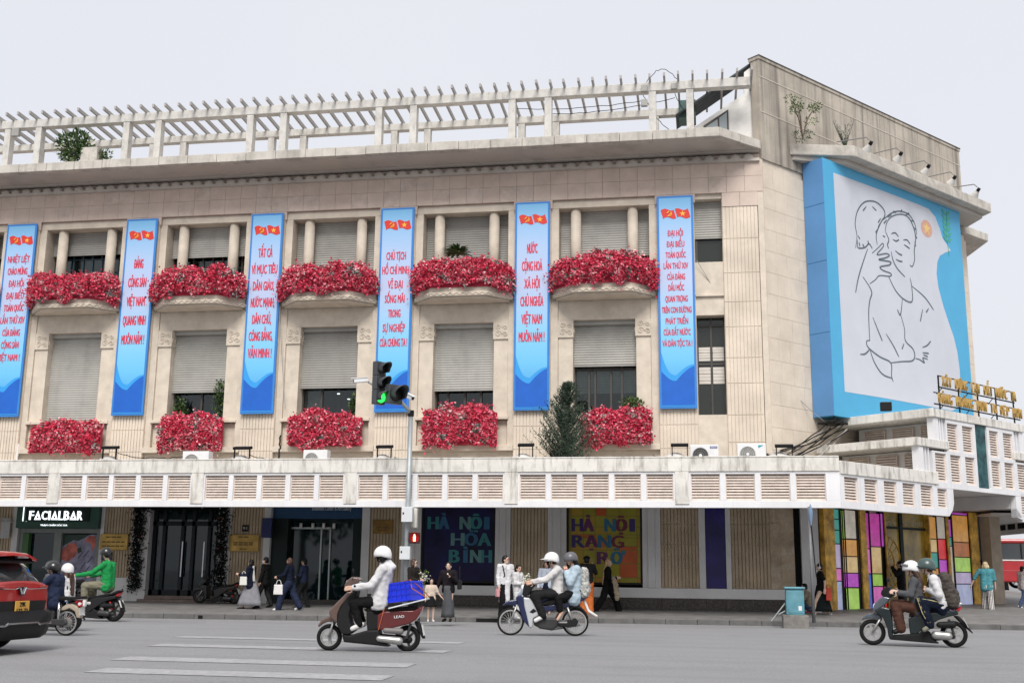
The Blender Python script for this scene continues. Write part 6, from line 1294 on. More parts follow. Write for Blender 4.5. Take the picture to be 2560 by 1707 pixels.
def scooter_sport(name, label, col, col2, big=1.0, lab2=None, silver=True):
    """slim scooter on larger wheels (outline traced from the two up one on the right)"""
    k = 1.27/1180; f = lambda x, y: ((1490-x)*k, (1418-y)*k); r = bike_root(name, label, 'scooters and motorbikes on the road')
    wr = .212*big
    wheel(r, (1.27, 0, wr), wr, .085, spokes=6, mt_rim=m_alu2 if silver else m_dmet); wheel(r, (0, 0, wr), wr, .095, spokes=6, mt_rim=m_alu2 if silver else m_dmet)
    puff(r, 'front_fender', [(150, 1050), (185, 985), (260, 945), (345, 928), (435, 955), (470, 1010), (445, 1065), (380, 1032), (300, 1015), (220, 1028)], f, .12, col2)
    puff(r, 'front_cowl', [(330, 895), (360, 800), (430, 720), (505, 675), (615, 700), (570, 765), (475, 835), (385, 895)], f, .30, col2)
    puff(r, 'front_apron', [(350, 905), (470, 830), (600, 860), (620, 1000), (618, 1200), (605, 1310), (545, 1285), (535, 1150), (480, 1000), (415, 950)], f, .30, col)
    B().ball((f(365, 850)[0], .09, f(365, 850)[1]), (.03, .04, .07), 10).obj('headlight', m_clear, r, smooth=True)
    puff(r, 'handlebar_cowl', [(465, 645), (480, 590), (540, 530), (615, 525), (655, 590), (680, 650), (605, 695), (520, 700)], f, .26, m_mpl)
    puff(r, 'floorboard', [(550, 1265), (860, 1235), (1000, 1215), (1060, 1150), (1160, 1200), (1170, 1290), (1290, 1365), (900, 1342), (560, 1322)], f, .28, m_mpl)
    puff(r, 'body', [(860, 1225), (850, 1000), (960, 955), (1100, 915), (1300, 895), (1560, 855), (1575, 925), (1400, 972), (1290, 1012), (1160, 1092), (1050, 1162), (950, 1235)], f, .28, col)
    puff(r, 'seat', [(850, 985), (880, 900), (1000, 885), (1150, 865), (1300, 830), (1440, 812), (1490, 845), (1300, 900), (950, 965)], f, .26, m_seat)
    puff(r, 'grab_rail', [(1385, 835), (1610, 745), (1645, 765), (1585, 820), (1400, 858)], f, .20, m_alu2 if silver else m_mpl, .012, 3)
    puff(r, 'tail_lamp', [(1520, 850), (1640, 800), (1600, 865), (1560, 900)], f, .15, m_tail)
    puff(r, 'rear_fender', [(1490, 945), (1580, 950), (1670, 1055), (1775, 1212), (1745, 1200), (1620, 1085)], f, .08, m_mpl)
    x, z = f(1650, 1030); B().ext([(x-.05, -.09, z-.09), (x-.05, .09, z-.09), (x+.02, .09, z+.07), (x+.02, -.09, z+.07)], (-.006, 0, 0)).obj('number_plate', m_plate, r)
    a, c = f(1230, 1235), f(1410, 1245); melt(capsules([((a[0], .13, a[1]), .07, (c[0], .13, c[1]), .065)], 14), 'engine_case', m_alu2 if silver else m_dmet, .01, 2, parent=r)
    a, c = f(1290, 1085), f(1480, 1075); melt(capsules([((a[0], .12, a[1]), .05, (c[0], .12, c[1]), .06)], 12), 'air_filter', m_mpl, .012, 2, parent=r)
    a, c = f(1080, 1280), f(1470, 1250); melt(capsules([((a[0], .02, a[1]), .07, (c[0], .02, c[1]), .05)], 12), 'engine', m_dmet, .014, 2, parent=r)
    B().cyl((f(1430, 1000)[0], .1, f(1430, 1000)[1]), (.0, .1, wr), .022, .022, 8).obj('shock_absorber', m_dmet if silver else m_tail, r)
    fork(r, f(450, 1000), (1.27, wr), m_alu2); bars(r, (f(620, 640)[0], f(620, 620)[1]), .32, .06); mirror(r, (f(560, 560)[0], .22, f(560, 560)[1]), 1); mirror(r, (f(560, 560)[0], -.22, f(560, 560)[1]), -1)
    return r, f
def underbone(name, label, navy, white):
    k = 1.22/1015; f = lambda x, y: ((1365-x)*k, (1422-y)*k); r = bike_root(name, label, 'scooters and motorbikes on the road'); wr = .255
    wheel(r, (1.22, 0, wr), wr, .06, spokes=18, mt_rim=m_alu2, thin=True, hub=.05); wheel(r, (0, 0, wr), wr, .065, spokes=18, mt_rim=m_alu2, thin=True, hub=.05)
    puff(r, 'front_fender', [(210, 975), (250, 930), (330, 888), (470, 865), (475, 925), (430, 1005), (385, 962), (300, 958)], f, .11, navy)
    puff(r, 'leg_shield', [(545, 838), (640, 845), (705, 920), (775, 1020), (785, 1105), (700, 1155), (685, 1295), (640, 1295), (598, 1120), (560, 980)], f, .30, white)
    puff(r, 'front_shield', [(425, 845), (480, 795), (550, 838), (575, 960), (605, 1100), (665, 1200), (668, 1310), (620, 1275), (540, 1180), (478, 1000)], f, .24, navy)
    B().ext([((f(640, 1060)[0]), .153, f(640, 1060)[1]), (f(700, 1005)[0], .153, f(700, 1005)[1]), (f(755, 1045)[0], .153, f(755, 1045)[1]), (f(690, 1078)[0], .153, f(690, 1078)[1])], (0, .004, 0)).obj('shield_vent', m_mblk, r)
    puff(r, 'handlebar_cowl', [(545, 660), (580, 615), (690, 615), (745, 640), (690, 705), (645, 800), (560, 832), (525, 790)], f, .20, m_mblk); puff(r, 'front_nose', [(440, 830), (520, 720), (570, 700), (590, 740), (500, 830)], f, .18, mat('bike_silver_blue', (.25, .30, .36), .3, coat=.3))
    B().ball((f(545, 700)[0], 0, f(545, 700)[1]), (.05, .08, .07), 12).obj('headlight', m_clear, r, smooth=True)
    puff(r, 'body', [(785, 1005), (860, 962), (980, 952), (1180, 918), (1400, 845), (1545, 795), (1565, 830), (1480, 885), (1300, 965), (1120, 1012), (900, 1062), (800, 1082)], f, .20, navy)
    puff(r, 'seat', [(800, 965), (900, 880), (1150, 828), (1400, 795), (1545, 768), (1410, 862), (1150, 920), (900, 962)], f, .25, m_seat)
    puff(r, 'engine', [(700, 1165), (900, 1145), (1100, 1150), (1105, 1262), (1000, 1332), (820, 1312), (720, 1265)], f, .22, m_dmet); puff(r, 'chain_case', [(1075, 1195), (1350, 1135), (1415, 1190), (1372, 1272), (1100, 1285)], f, .05, m_mblk, .012, 3, y=.1)
    puff(r, 'rear_fender', [(1225, 1000), (1340, 945), (1450, 968), (1535, 1050), (1580, 1150), (1540, 1130), (1480, 1035), (1400, 992), (1300, 1000)], f, .10, m_mblk); puff(r, 'mud_flap', [(1490, 885), (1525, 868), (1585, 1020), (1722, 1108), (1700, 1132), (1560, 1052)], f, .10, m_plate, .012, 2)
    puff(r, 'tail_lamp', [(1450, 845), (1545, 800), (1540, 850), (1480, 880)], f, .12, m_tail)
    for s in (-1, 1): B().cyl((f(1235, 985)[0], s*.12, f(1235, 985)[1]), (f(1305, 1175)[0], s*.12, f(1305, 1175)[1]), .022, .022, 8).obj('shock_absorber', m_alu2, r, smooth=True)
    fork(r, f(450, 950), (1.22, wr), m_alu2, .06); bars(r, (f(640, 630)[0], f(640, 620)[1]), .31, .06); b = B(); b.box(f(1230, 1200)[0], f(1095, 1200)[0], .125, .14, f(0, 1222)[1], f(0, 1198)[1]); b.obj('foot_peg', m_alu2, r)
    B().tube([(f(800, 1300)[0], -.1, f(800, 1300)[1]), (f(1000, 1320)[0], -.14, f(1000, 1320)[1]), (f(1450, 1240)[0], -.16, f(1450, 1240)[1])], [.02, .035, .045], 10).obj('exhaust', m_alu2, r, smooth=True)
    return r, f
def old_motorbike(name, label):
    k = .254/165; f = lambda x, y: ((740-x)*k, (1003-y)*k); r = bike_root(name, label, 'scooters and motorbikes on the road'); wr = .254; beige = mat('bike_beige', (.42, .36, .28), .5, var=.2, grime=.4, gscale=6)
    wheel(r, (0, 0, wr), wr, .085, spokes=18, mt_rim=m_alu2, thin=True, hub=.09); wheel(r, (1.22, 0, wr), wr, .075, spokes=18, mt_rim=m_alu2, thin=True, hub=.06)
    puff(r, 'rear_fender', [(640, 690), (680, 640), (740, 605), (820, 605), (890, 645), (935, 740), (925, 785), (880, 775), (850, 700), (780, 662), (700, 690)], f, .13, beige)
    puff(r, 'tail_lamp', [(868, 560), (945, 555), (945, 640), (875, 645)], f, .12, m_tail); puff(r, 'lamp_back', [(935, 550), (972, 565), (975, 640), (945, 640)], f, .11, m_plate)
    x, z = f(915, 700); B().ext([(x-.03, -.09, z-.07), (x-.03, .09, z-.07), (x, .09, z+.07), (x, -.09, z+.07)], (-.006, 0, 0)).obj('number_plate', m_plate, r)
    puff(r, 'seat', [(480, 520), (640, 512), (800, 520), (945, 505), (955, 540), (800, 560), (520, 570)], f, .26, m_seat); puff(r, 'tank', [(150, 540), (250, 470), (420, 470), (490, 530), (470, 600), (200, 600)], f, .24, mat('tank_red', (.25, .02, .02), .3, coat=.4))
    puff(r, 'engine', [(300, 650), (520, 640), (600, 700), (580, 860), (340, 880), (270, 780)], f, .22, m_dmet); puff(r, 'side_cover', [(480, 580), (640, 570), (640, 660), (500, 680)], f, .22, beige); puff(r, 'chain_case', [(500, 800), (760, 790), (790, 840), (740, 880), (500, 860)], f, .06, m_dmet, .012, 3, y=.12)
    for s in (-1, 1): B().cyl((f(655, 590)[0], s*.13, f(655, 590)[1]), (f(665, 800)[0], s*.13, f(665, 800)[1]), .028, .028, 10).obj('shock_absorber', m_chr, r, smooth=True); B().cyl((f(940, 560)[0], s*.1, f(940, 600)[1]), (f(955, 590)[0], s*.2, f(955, 600)[1]), .02, .03, 8).obj('indicator', m_plate, r)
    fork(r, (1.0, .70), (1.22, wr), m_chr, .08, .02); bars(r, (.92, .90), .33, .16); B().ball((1.06, 0, .72), (.08, .09, .09), 12).obj('headlight', m_chr, r, smooth=True)
    b = B(); b.tube([(f(700, 545)[0], -.1, f(0, 555)[1]), (f(930, 545)[0], -.1, f(0, 545)[1]), (f(930, 545)[0], .1, f(0, 545)[1]), (f(700, 545)[0], .1, f(0, 555)[1])], .012, 6); b.obj('luggage_rail', m_chr, r)
    return r, f
def place_bike(r, front, rear, wb, zoff=0):
    """front and rear tyre contacts in photo pixels"""
    def g(p):
        q = onZ(*p, 0)
        for _ in range(4): q = onZ(*p, roadZ(q.x, q.y))
        return q
    a, c = g(front), g(rear); v = a-c; s = math.hypot(v.x, v.y)/wb; s = max(.94, min(1.14, s)); ang = math.atan2(v.y, v.x)
    m = (a+c)/2; m = Vector((m.x, m.y, roadZ(m.x, m.y))); d = Vector((math.cos(ang), math.sin(ang), 0)); o = m-d*wb*s/2
    o.z = roadZ(o.x, o.y); r.matrix_basis = Matrix.Translation(o) @ Matrix.Rotation(ang, 4, 'Z') @ Matrix.Scale(s, 4); return r
m_maroon = mat('maroon_paint', (.10, .012, .012), .25, coat=.7, var=.05); m_brown = mat('bronze_paint', (.115, .072, .06), .28, .2, coat=.7, var=.06); m_teald = mat('teal_black_paint', (.012, .028, .032), .25, coat=.6, var=.05); m_steel = mat('steel_blue_paint', (.10, .12, .14), .25, .4, coat=.6, var=.05); m_navyp = mat('navy_paint', (.008, .014, .06), .25, coat=.6, var=.05); m_silw = mat('silver_white_paint', (.52, .54, .56), .3, .2, coat=.4, var=.04)
red_sc, fR = scooter_classic('scooter', 'maroon step through scooter carrying a blue crate', m_maroon, m_brown, 'LEAD'); place_bike(red_sc, (822, 1625), (1018, 1628), 1.25)
sp_sc, fS = scooter_sport('scooter', 'dark teal scooter with steel blue fender carrying two people', m_teald, m_steel); place_bike(sp_sc, (2183, 1612), (2387, 1618), 1.27)
cub, fC = underbone('motorbike', 'navy and white underbone motorbike with spoked wheels carrying two people', m_navyp, m_silw); place_bike(cub, (1276, 1587), (1438, 1589), 1.22)
grn_sc, fG = scooter_sport('scooter', 'black large wheeled scooter under the rider in green', m_mblk, m_mblk, 1.3, silver=False); place_bike(grn_sc, (162, 1550.5), (283, 1553), 1.27)
old_mb, fO = old_motorbike('motorbike', 'worn old motorbike with beige rear mudguard beside the red car'); place_bike(old_mb, (30, 1585.5), (154, 1588), 1.22)
bk_sc, fK = scooter_sport('scooter', 'black scooter half hidden behind the rider in navy', m_mblk, m_mpl, silver=False); place_bike(bk_sc, (52, 1573), (176, 1576), 1.27)
pk_sc, fP = scooter_sport('scooter', 'black scooter parked beside the dark glass door', m_mblk, m_mblk, 1.15, silver=False); A_ = vY(498, 1390, 36.2); pk_sc.matrix_basis = Matrix.Translation((A_.x+.62, 36.15, paveZ(A_.x, 36.2))) @ Matrix.Rotation(R(176), 4, 'Z') @ Matrix.Rotation(R(-4), 4, 'X')
B().cyl((.45, .12, .25), (.42, .26, .0), .012, .012, 6).obj('kick_stand', m_dmet, pk_sc).matrix_parent_inverse = Matrix()
# load on the maroon scooter: tilted board and blue crate with straps
Mr = red_sc.matrix_basis
def rp(x, y, yy): X, Z = fR(x, y); return Vector((X, yy, Z))
bd = B(); a, c = rp(1130, 925, 0), rp(1600, 805, 0); n_ = Vector((-(c-a).z, 0, (c-a).x)).normalized()*.02
if n_.z < 0: n_ = -n_
bd.ext([(a.x, -.24, a.z), (a.x, .24, a.z), (c.x, .24, c.z), (c.x, -.24, c.z)], n_); rk = bd.obj('carrier_board', mat('board_white', (.62, .64, .66), .5), label='tilted white board strapped on the maroon scooter', cat='board', bevel=.006); rk.matrix_basis = Mr
m_crate = mat('crate_blue', (.008, .03, .62), .4, var=.06, spec=.5); cr = empty('plastic_crate', (0, 0, 0), 'bright blue plastic crate strapped behind the rider in white', 'crate')
L_, H_ = .44, .30; Rc = Matrix.Rotation(R(-24), 3, 'Z'); tq_ = R(7); ex = Rc @ Vector((-math.cos(tq_), 0, math.sin(tq_))); ey = Rc @ Vector((0, 1, 0)); ez = Vector((ex.y*ey.z-ex.z*ey.y, ex.z*ey.x-ex.x*ey.z, ex.x*ey.y-ex.y*ey.x)); ez = ez if ez.z > 0 else -ez
A0 = rp(1310, 850, 0)-ex*L_/2+Vector((0, 0, .02)); Mc = Matrix(((ex.x, ey.x, ez.x, A0.x), (ex.y, ey.y, ez.y, A0.y), (ex.z, ey.z, ez.z, A0.z), (0, 0, 0, 1)))
Wc = .36; t = .012
for q in ((0, L_, -Wc/2, -Wc/2+t, 0, H_), (0, L_, Wc/2-t, Wc/2, 0, H_), (0, t, -Wc/2+t, Wc/2-t, 0, H_), (L_-t, L_, -Wc/2+t, Wc/2-t, 0, H_)): B(Mc).box(*q).obj('side_panel', m_crate, cr)
B(Mc).box(t, L_-t, -Wc/2+t, Wc/2-t, 0, t).obj('bottom', m_crate, cr)
rb = B(Mc); w2 = Wc/2+.012
for zz in (.0, H_*.32, H_*.62, H_-.03): rb.box(-.012, L_+.012, -w2, -Wc/2-.0005, zz, zz+.022); rb.box(-.012, L_+.012, Wc/2+.0005, w2, zz, zz+.022); rb.box(-.012, -.0005, -Wc/2, Wc/2, zz, zz+.022); rb.box(L_+.0005, L_+.012, -Wc/2, Wc/2, zz, zz+.022)
for i in range(6):
    x = L_*i/5-.008
    for s in (-1, 1): rb.box(x, x+.016, *sorted((s*(Wc/2+.0007), s*w2)), .022, H_)
rb.obj('rib', m_crate, cr, kind='stuff'); B(Mc).box(L_*.25, L_*.48, Wc/2+.0005, w2, H_*.66, H_*.86).obj('label_panel', m_crate, cr)
cr.matrix_basis = Mr
stp = B(); q0, q1 = Mc @ Vector((L_*.1, -.1, H_+.01)), Mc @ Vector((L_*.95, .12, H_+.02)); stp.tube([q0, q1, Mc @ Vector((L_+.02, .16, H_*.6)), rp(1590, 775, .2)], .008, 5); stp.tube([q1, Mc @ Vector((L_+.03, -.1, H_*.6)), rp(1600, 780, -.2)], .008, 5); stp.tube([Mc @ Vector((-.01, .2, .02)), rp(1050, 1000, .18), rp(1005, 1180, .17)], .007, 5)
so = stp.obj('strap', mat('strap_orange', (.42, .10, .04), .6), label='orange elastic straps tying down the blue crate', cat='strap', kind=None); so.matrix_basis = Mr
# ================================================================ PEOPLE
m_skin = mat('skin', (.52, .33, .245), .6, var=.06, scale=12); m_skin2 = mat('skin_fair', (.60, .42, .33), .6, var=.06, scale=12); m_hairb = mat('hair_black', (.012, .010, .010), .45, var=.2, scale=20); m_hairbr = mat('hair_brown', (.06, .028, .018), .5, var=.2, scale=20); m_hairbl = mat('hair_blonde', (.50, .34, .17), .5, var=.25, scale=14); m_hairpl = mat('hair_pale_blonde', (.66, .52, .32), .5, var=.2, scale=14)
m_eye = mat('eye', (.015, .012, .012), .3); m_lip = mat('lip', (.36, .12, .11), .5)
def cl(n, c, r=.85, **k): return mat('cloth_'+n, c, r, var=k.pop('var', .12), scale=k.pop('scale', 7), spec=.2, **k)
V3 = Vector
def stand(H, stride=0, lean=0, arms=None, sh=.185, turn=0):
    """standing or walking pose, forward = +x, left = +y, feet at z = 0"""
    h = H/1.65; J = {}; lz = .045*h
    J['pelvis'] = V3((0, 0, .90*h)); J['hipL'] = V3((0, .085*h, .88*h)); J['hipR'] = V3((0, -.085*h, .88*h))
    J['anL'] = V3((stride/2, .09*h, lz+.02)); J['anR'] = V3((-stride/2, -.09*h, lz+.02+(.07 if stride > .3 else 0)))
    for s in 'LR':
        m = (J['hip'+s]+J['an'+s])/2; J['kn'+s] = m+V3((.03*h+.04*(stride > 0), 0, .01)); J['toe'+s] = J['an'+s]+V3((.15*h, .02*h*(1 if s == 'L' else -1), -.035*h-(.05 if s == 'R' and stride > .3 else 0)))
    J['shL'] = V3((lean*.5, sh*h, 1.36*h)); J['shR'] = V3((lean*.5, -sh*h, 1.36*h)); J['neck'] = V3((lean*.55, 0, 1.42*h)); J['head'] = V3((lean*.62+.02*h, 0, 1.535*h))
    for s, sg in (('L', 1), ('R', -1)):
        e, w = (arms or {}).get(s, ((.02, .05, -.27), (.08, .06, -.50))); S = J['sh'+s]
        J['el'+s] = S+V3((e[0], e[1]*sg, e[2]))*h; J['wr'+s] = S+V3((w[0], w[1]*sg, w[2]))*h
    J['face'] = V3((math.cos(turn), math.sin(turn), 0)); J['up'] = V3((0, 0, 1)); J['h'] = h; return J
def ride(f, px, dy=.0, shw=.185, hands=.30, knee=.17, foot=.15, h=1.0, face=(1, 0, -.05)):
    """riding pose from joints traced in the bike's own side view"""
    P = lambda k, y: V3((f(*px[k])[0], y, f(*px[k])[1])); J = {'h': h, 'face': V3(face).normalized(), 'up': V3((0, 0, 1))}
    J['pelvis'] = P('hip', 0); J['neck'] = P('neck', 0); J['head'] = P('head', 0)
    for s, g in (('L', 1), ('R', -1)):
        J['hip'+s] = P('hip', .09*g); J['kn'+s] = P('knee', knee*g); J['an'+s] = P('ankle', foot*g); J['toe'+s] = P('toe', (foot+.03)*g); J['sh'+s] = P('sh', shw*g); J['el'+s] = P('elbow', (shw+.06)*g); J['wr'+s] = P('wrist', hands*g)
    return J
def hand(parts, w, d, pn, h, curl=.4):
    """palm, four fingers of unequal length with a knuckle bend, and a thumb from the side of the palm"""
    d = d.normalized(); pn = (pn-d*pn.dot(d)); pn = pn.normalized() if pn.length > 1e-3 else d.orthogonal().normalized(); s = d.cross(pn)
    for k in (-1, 1): parts.append((w+s*.018*k*h, .019*h, w+d*.075*h+s*.022*k*h, .018*h))
    for i, L in enumerate((.060, .070, .066, .050)):
        o = w+d*.085*h+s*(.033-.022*i)*h; m = o+(d+pn*curl*.4).normalized()*L*.55*h; e = m+(d+pn*curl*1.7).normalized()*L*.5*h; parts.append((o, .0095*h, m, .0088*h)); parts.append((m, .0088*h, e, .0075*h))
    o = w+d*.025*h+s*.034*h; m = o+(d*.6+s*.8+pn*.2).normalized()*.042*h; parts.append((o, .012*h, m, .010*h)); parts.append((m, .010*h, m+(d+pn*.5).normalized()*.032*h, .008*h))
def limb(J, s, kind, frac=1.0):
    a, b_, c = (J['sh'+s], J['el'+s], J['wr'+s]) if kind == 'arm' else (J['hip'+s], J['kn'+s], J['an'+s]); L1, L2 = (b_-a).length, (c-b_).length; t = frac*(L1+L2)
    return (a, b_, None) if t <= L1 and False else ((a, a+(b_-a)*(t/L1), None) if t < L1 else (a, b_, b_+(c-b_)*min(1, (t-L1)/L2)))
def person(label, J, M, top=None, sleeve=1.0, legs=None, leglen=1.0, legw=.022, skirt=None, coat=None, shoes=None, hair='short', hairm=m_hairb, skin=m_skin, helmet=None, helm_style='cap', mask=None, vox=.012, torso=1.0, extra=None, jacket_len=.0, group=None, glasses=None, hood=False, cap=None, pony=False, toplo=None):
    h = J['h']; root = empty('person', (0, 0, 0), label, 'person', group)
    lat = (J['shL']-J['shR']).normalized(); ch = (J['shL']+J['shR'])/2; pv = J['pelvis']; upv = (ch-pv).normalized(); fw = lat.cross(upv).normalized()
    if fw.dot(J['face']) < 0: fw = -fw
    F = (J['face']-J['up']*J['face'].dot(J['up'])*0).normalized(); S = J['up'].cross(F).normalized(); U = F.cross(S).normalized(); hd_ = J['head']
    # ---- the body: one continuous skin surface
    P = []; tw = torso
    for g in (-1, 1):
        P.append((ch+lat*.075*g*h-upv*.06*h, .095*h*tw, (ch+pv)/2+lat*.055*g*h, .090*h*tw)); P.append(((ch+pv)/2+lat*.055*g*h, .090*h*tw, pv+lat*.065*g*h, .105*h*tw))
    P.append((J['shL']-upv*.01, .052*h, J['shR']-upv*.01, .052*h)); P.append((ch-fw*.01, .062*h, J['neck'], .052*h)); P.append((J['neck'], .050*h, hd_-U*.05*h-F*.012*h, .052*h))
    for s, g in (('L', 1), ('R', -1)):
        a, e, w = J['sh'+s], J['el'+s], J['wr'+s]; P.append((a, .050*h, e, .040*h)); P.append((e, .039*h, w, .026*h)); hand(P, w, w-e, J.get('palm'+s, -lat*g-J['up']*.2), h)
        a, k, n = J['hip'+s], J['kn'+s], J['an'+s]; P.append((a, .082*h, k, .056*h)); P.append((k, .054*h, n, .036*h)); t = J['toe'+s]; hl = n-(t-n).normalized()*.035*h-V3((0, 0, .02*h)); P.append((n, .036*h, hl, .034*h)); P.append((hl, .033*h, t, .028*h))
    b = capsules(P, 9)
    b.ball(hd_+U*.018*h, (.086*h, .078*h, .098*h), 14); b.ball(hd_+F*.018*h-U*.052*h, (.060*h, .054*h, .058*h), 12); b.ball(hd_+F*.090*h-U*.018*h, .017*h, 8); b.ball(hd_+F*.084*h+U*.004*h, .012*h, 8)
    for g in (-1, 1): b.ball(hd_+S*.080*h*g-U*.012*h-F*.008*h, (.014*h, .014*h, .028*h), 8)
    melt(b, 'body', skin, vox, 3, parent=root)
    for g in (-1, 1):
        B().ball(hd_+F*.078*h+S*.031*h*g+U*.014*h, .011*h, 8).obj('eye', m_eye, root, smooth=True); B().ball(hd_+F*.080*h+S*.031*h*g+U*.036*h, (.014*h, .014*h, .005*h), 6).obj('eyebrow', hairm, root, smooth=True)
    if not mask: B().ball(hd_+F*.074*h-U*.058*h, (.010*h, .020*h, .006*h), 8).obj('mouth', m_lip, root, smooth=True)
    # ---- clothes
    def torso_parts(ext, lo=0.):
        Q = []; e = ext*h; pl = pv-upv*lo*h
        for g in (-1, 1):
            Q.append((ch+lat*.08*g*h-upv*.05*h, (.098*tw+ext)*h, (ch+pv)/2+lat*.06*g*h, (.096*tw+ext)*h)); Q.append(((ch+pv)/2+lat*.06*g*h, (.096*tw+ext)*h, pl+lat*.07*g*h, (.106*tw+ext)*h))
        Q.append((J['shL'], (.056+ext)*h, J['shR'], (.056+ext)*h)); return Q
    def arm_parts(ext, fr, loose=1.0):
        Q = []
        for s in 'LR':
            a, m, c = limb(J, s, 'arm', fr); Q.append((a, (.055+ext)*h, m, (.046+ext*loose)*h))
            if c is not None: Q.append((m, (.046+ext*loose)*h, c, (.033+ext*loose)*h))
        return Q
    if legs is not None:
        Q = []
        for g in (-1, 1): Q.append((pv+lat*.06*g*h, (.112*tw+.008)*h, pv-upv*.06*h+lat*.06*g*h, (.112*tw+.01)*h))
        for s in 'LR':
            a, m, c = limb(J, s, 'leg', leglen); Q.append((a, (.088+legw*.7)*h, m, (.058+legw)*h))
            if c is not None: Q.append((m, (.058+legw)*h, c, (.040+legw*1.25)*h))
        melt(capsules(Q, 10), 'trousers', legs, .017, 2, parent=root, wr=.011*h, wf=13)
    if skirt is not None:
        mt, z0, r0, r1, kick = skirt; b = B(); n = 26; vs = []; fs = []; R_ = 7; top_ = pv.z+.10*h; mid = (J['anL']+J['anR'])/2; stx = abs(J['anL'].x-J['anR'].x)/2
        for i in range(R_+1):
            t = i/R_; z = top_+(z0-top_)*t; rx = r0+(r1-r0)*t+stx*.75*t*kick; ry = r0+(r1-r0)*t
            for j in range(n): a = 2*math.pi*j/n; fold = 1+.05*t*math.sin(a*7+1.3*i*.2); vs.append((pv.x*(1-t)+mid.x*t+math.cos(a)*rx*fold, pv.y*(1-t)+mid.y*t+math.sin(a)*ry*.86*fold, z))
        for i in range(R_):
            for j in range(n): fs.append((i*n+j, i*n+(j+1) % n, (i+1)*n+(j+1) % n, (i+1)*n+j))
        b.add(vs, [f_[::-1] for f_ in fs]); b.add([vs[j] for j in range(n)], [tuple(range(n))]); o = b.obj('skirt', mt, root, smooth=True); o.modifiers.new('t', 'SOLIDIFY').thickness = .012
    if top is not None:
        Q = torso_parts(.020, jacket_len)+arm_parts(.016, sleeve)
        if hood: Q += [(J['neck']-F*.06*h+U*.02*h, .06*h, J['neck']-F*.13*h-U*.06*h, .06*h), (J['neck']+F*.01*h-U*.01, .072*h, J['neck']-F*.05*h, .072*h)]
        else: Q.append((ch+upv*.02*h, .068*h, J['neck']-U*.01*h, .058*h))
        melt(capsules(Q, 10), 'top', top, .016, 2, parent=root, wr=.014*h, wf=11)
    if coat is not None:
        mt, lo, fr = coat; Q = torso_parts(.044, lo)+arm_parts(.032, fr, 1.1); Q.append((ch+upv*.01*h, .076*h, J['neck']-U*.025*h, .066*h)); melt(capsules(Q, 10), 'jacket', mt, .017, 2, parent=root, wr=.014*h, wf=10)
    if shoes is not None:
        for s in 'LR':
            n, t = J['an'+s], J['toe'+s]; d = (t-n).normalized(); hl = n-d*.04*h-V3((0, 0, .022*h)); b = capsules([(n-V3((0, 0, .01*h)), .043*h, hl, .043*h), (hl, .042*h, t, .036*h), (hl-V3((0, 0, .012*h)), .036*h, t-V3((0, 0, .01*h)), .033*h)], 10); melt(b, 'shoe', shoes, .012, 2, parent=root)
    # ---- hair, helmet, mask
    Q = []
    if hair in ('short', 'long', 'bob'):
        b = B(); b.ball(hd_+U*.036*h-F*.016*h, (.094*h, .090*h, .094*h), 14); b.ball(hd_-F*.045*h-U*.015*h, (.066*h, .080*h, .085*h), 12)
        if hair == 'bob':
            for g in (-1, 0, 1): b.ball(hd_-F*(.05 if g == 0 else .01)*h+S*.07*g*h-U*.045*h, (.055*h, .05*h, .075*h), 10)
        if hair == 'long':
            for g in (-.06, 0, .06):
                a = hd_-F*.055*h+S*g*h; c = J['neck']-F*.10*h-U*.10*h+S*g*1.1*h; e = c-upv*.30*h*J.get('hairlen', 1)-F*.03*h; cc = capsules([(a, .05*h, c, .05*h), (c, .05*h, e, .028*h)], 9); b.add(cc.v, cc.f)
        # cut the face free
        def trim(n):
            for v in n.vertices:
                q = v.co-hd_; x = q.dot(F); z = q.dot(U)
                if x > .052*h and z < .045*h: v.co -= F*(x-.045*h)*.95
        melt(b, 'hair', hairm, .012, 2, parent=root, post=trim, wr=.003, wf=30)
    if pony:
        a = hd_-F*.085*h+U*.0*h; c = a-F*.08*h-U*.10*h; e = c-U*.22*h+F*.0; melt(capsules([(a, .03*h, c, .034*h), (c, .034*h, e, .014*h)], 9), 'ponytail', hairm, .01, 2, parent=root)
    if helmet is not None:
        Mh = Matrix(((F.x, S.x, U.x, hd_.x), (F.y, S.y, U.y, hd_.y), (F.z, S.z, U.z, hd_.z), (0, 0, 0, 1))); r = .128*h; b = B(Mh); n = 20; vs = []; rows = 7
        for i in range(rows+1):
            th = math.pi*.5*1.18*i/rows
            for j in range(n):
                a = 2*math.pi*j/n; back = .35*max(0, -math.cos(a)); t2 = th*(1+.28*back*2 if i > 4 else 1); vs.append((r*1.1*math.sin(min(t2, 1.75))*math.cos(a)-.008*h, r*.96*math.sin(min(t2, 1.75))*math.sin(a), .020*h+r*1.02*math.cos(t2)))
        fs = [(i*n+j, (i+1)*n+j, (i+1)*n+(j+1) % n, i*n+(j+1) % n) for i in range(rows) for j in range(n)]; b.add(vs, fs); o = b.obj('helmet', helmet, root, smooth=True); sm = o.modifiers.new('t', 'SOLIDIFY'); sm.thickness = .014; sm.offset = 0
        if helm_style in ('cap', 'visor'):
            vb = B(Mh); vp = []
            for j in range(9): a = R(-62+15.5*j); vp.append((r*1.06*math.cos(a), r*.94*math.sin(a), .030*h))
            vo = []
            for j in range(9): a = R(-62+15.5*j); q = .075*h*math.cos(a*1.25)**.5 if abs(a*1.25) < math.pi/2 else 0; vo.append((r*1.06*math.cos(a)+q, r*.94*math.sin(a), .018*h))
            vb.ext(vp+vo[::-1], (0, 0, .010*h)); vb.obj('helmet_peak', helmet, root)
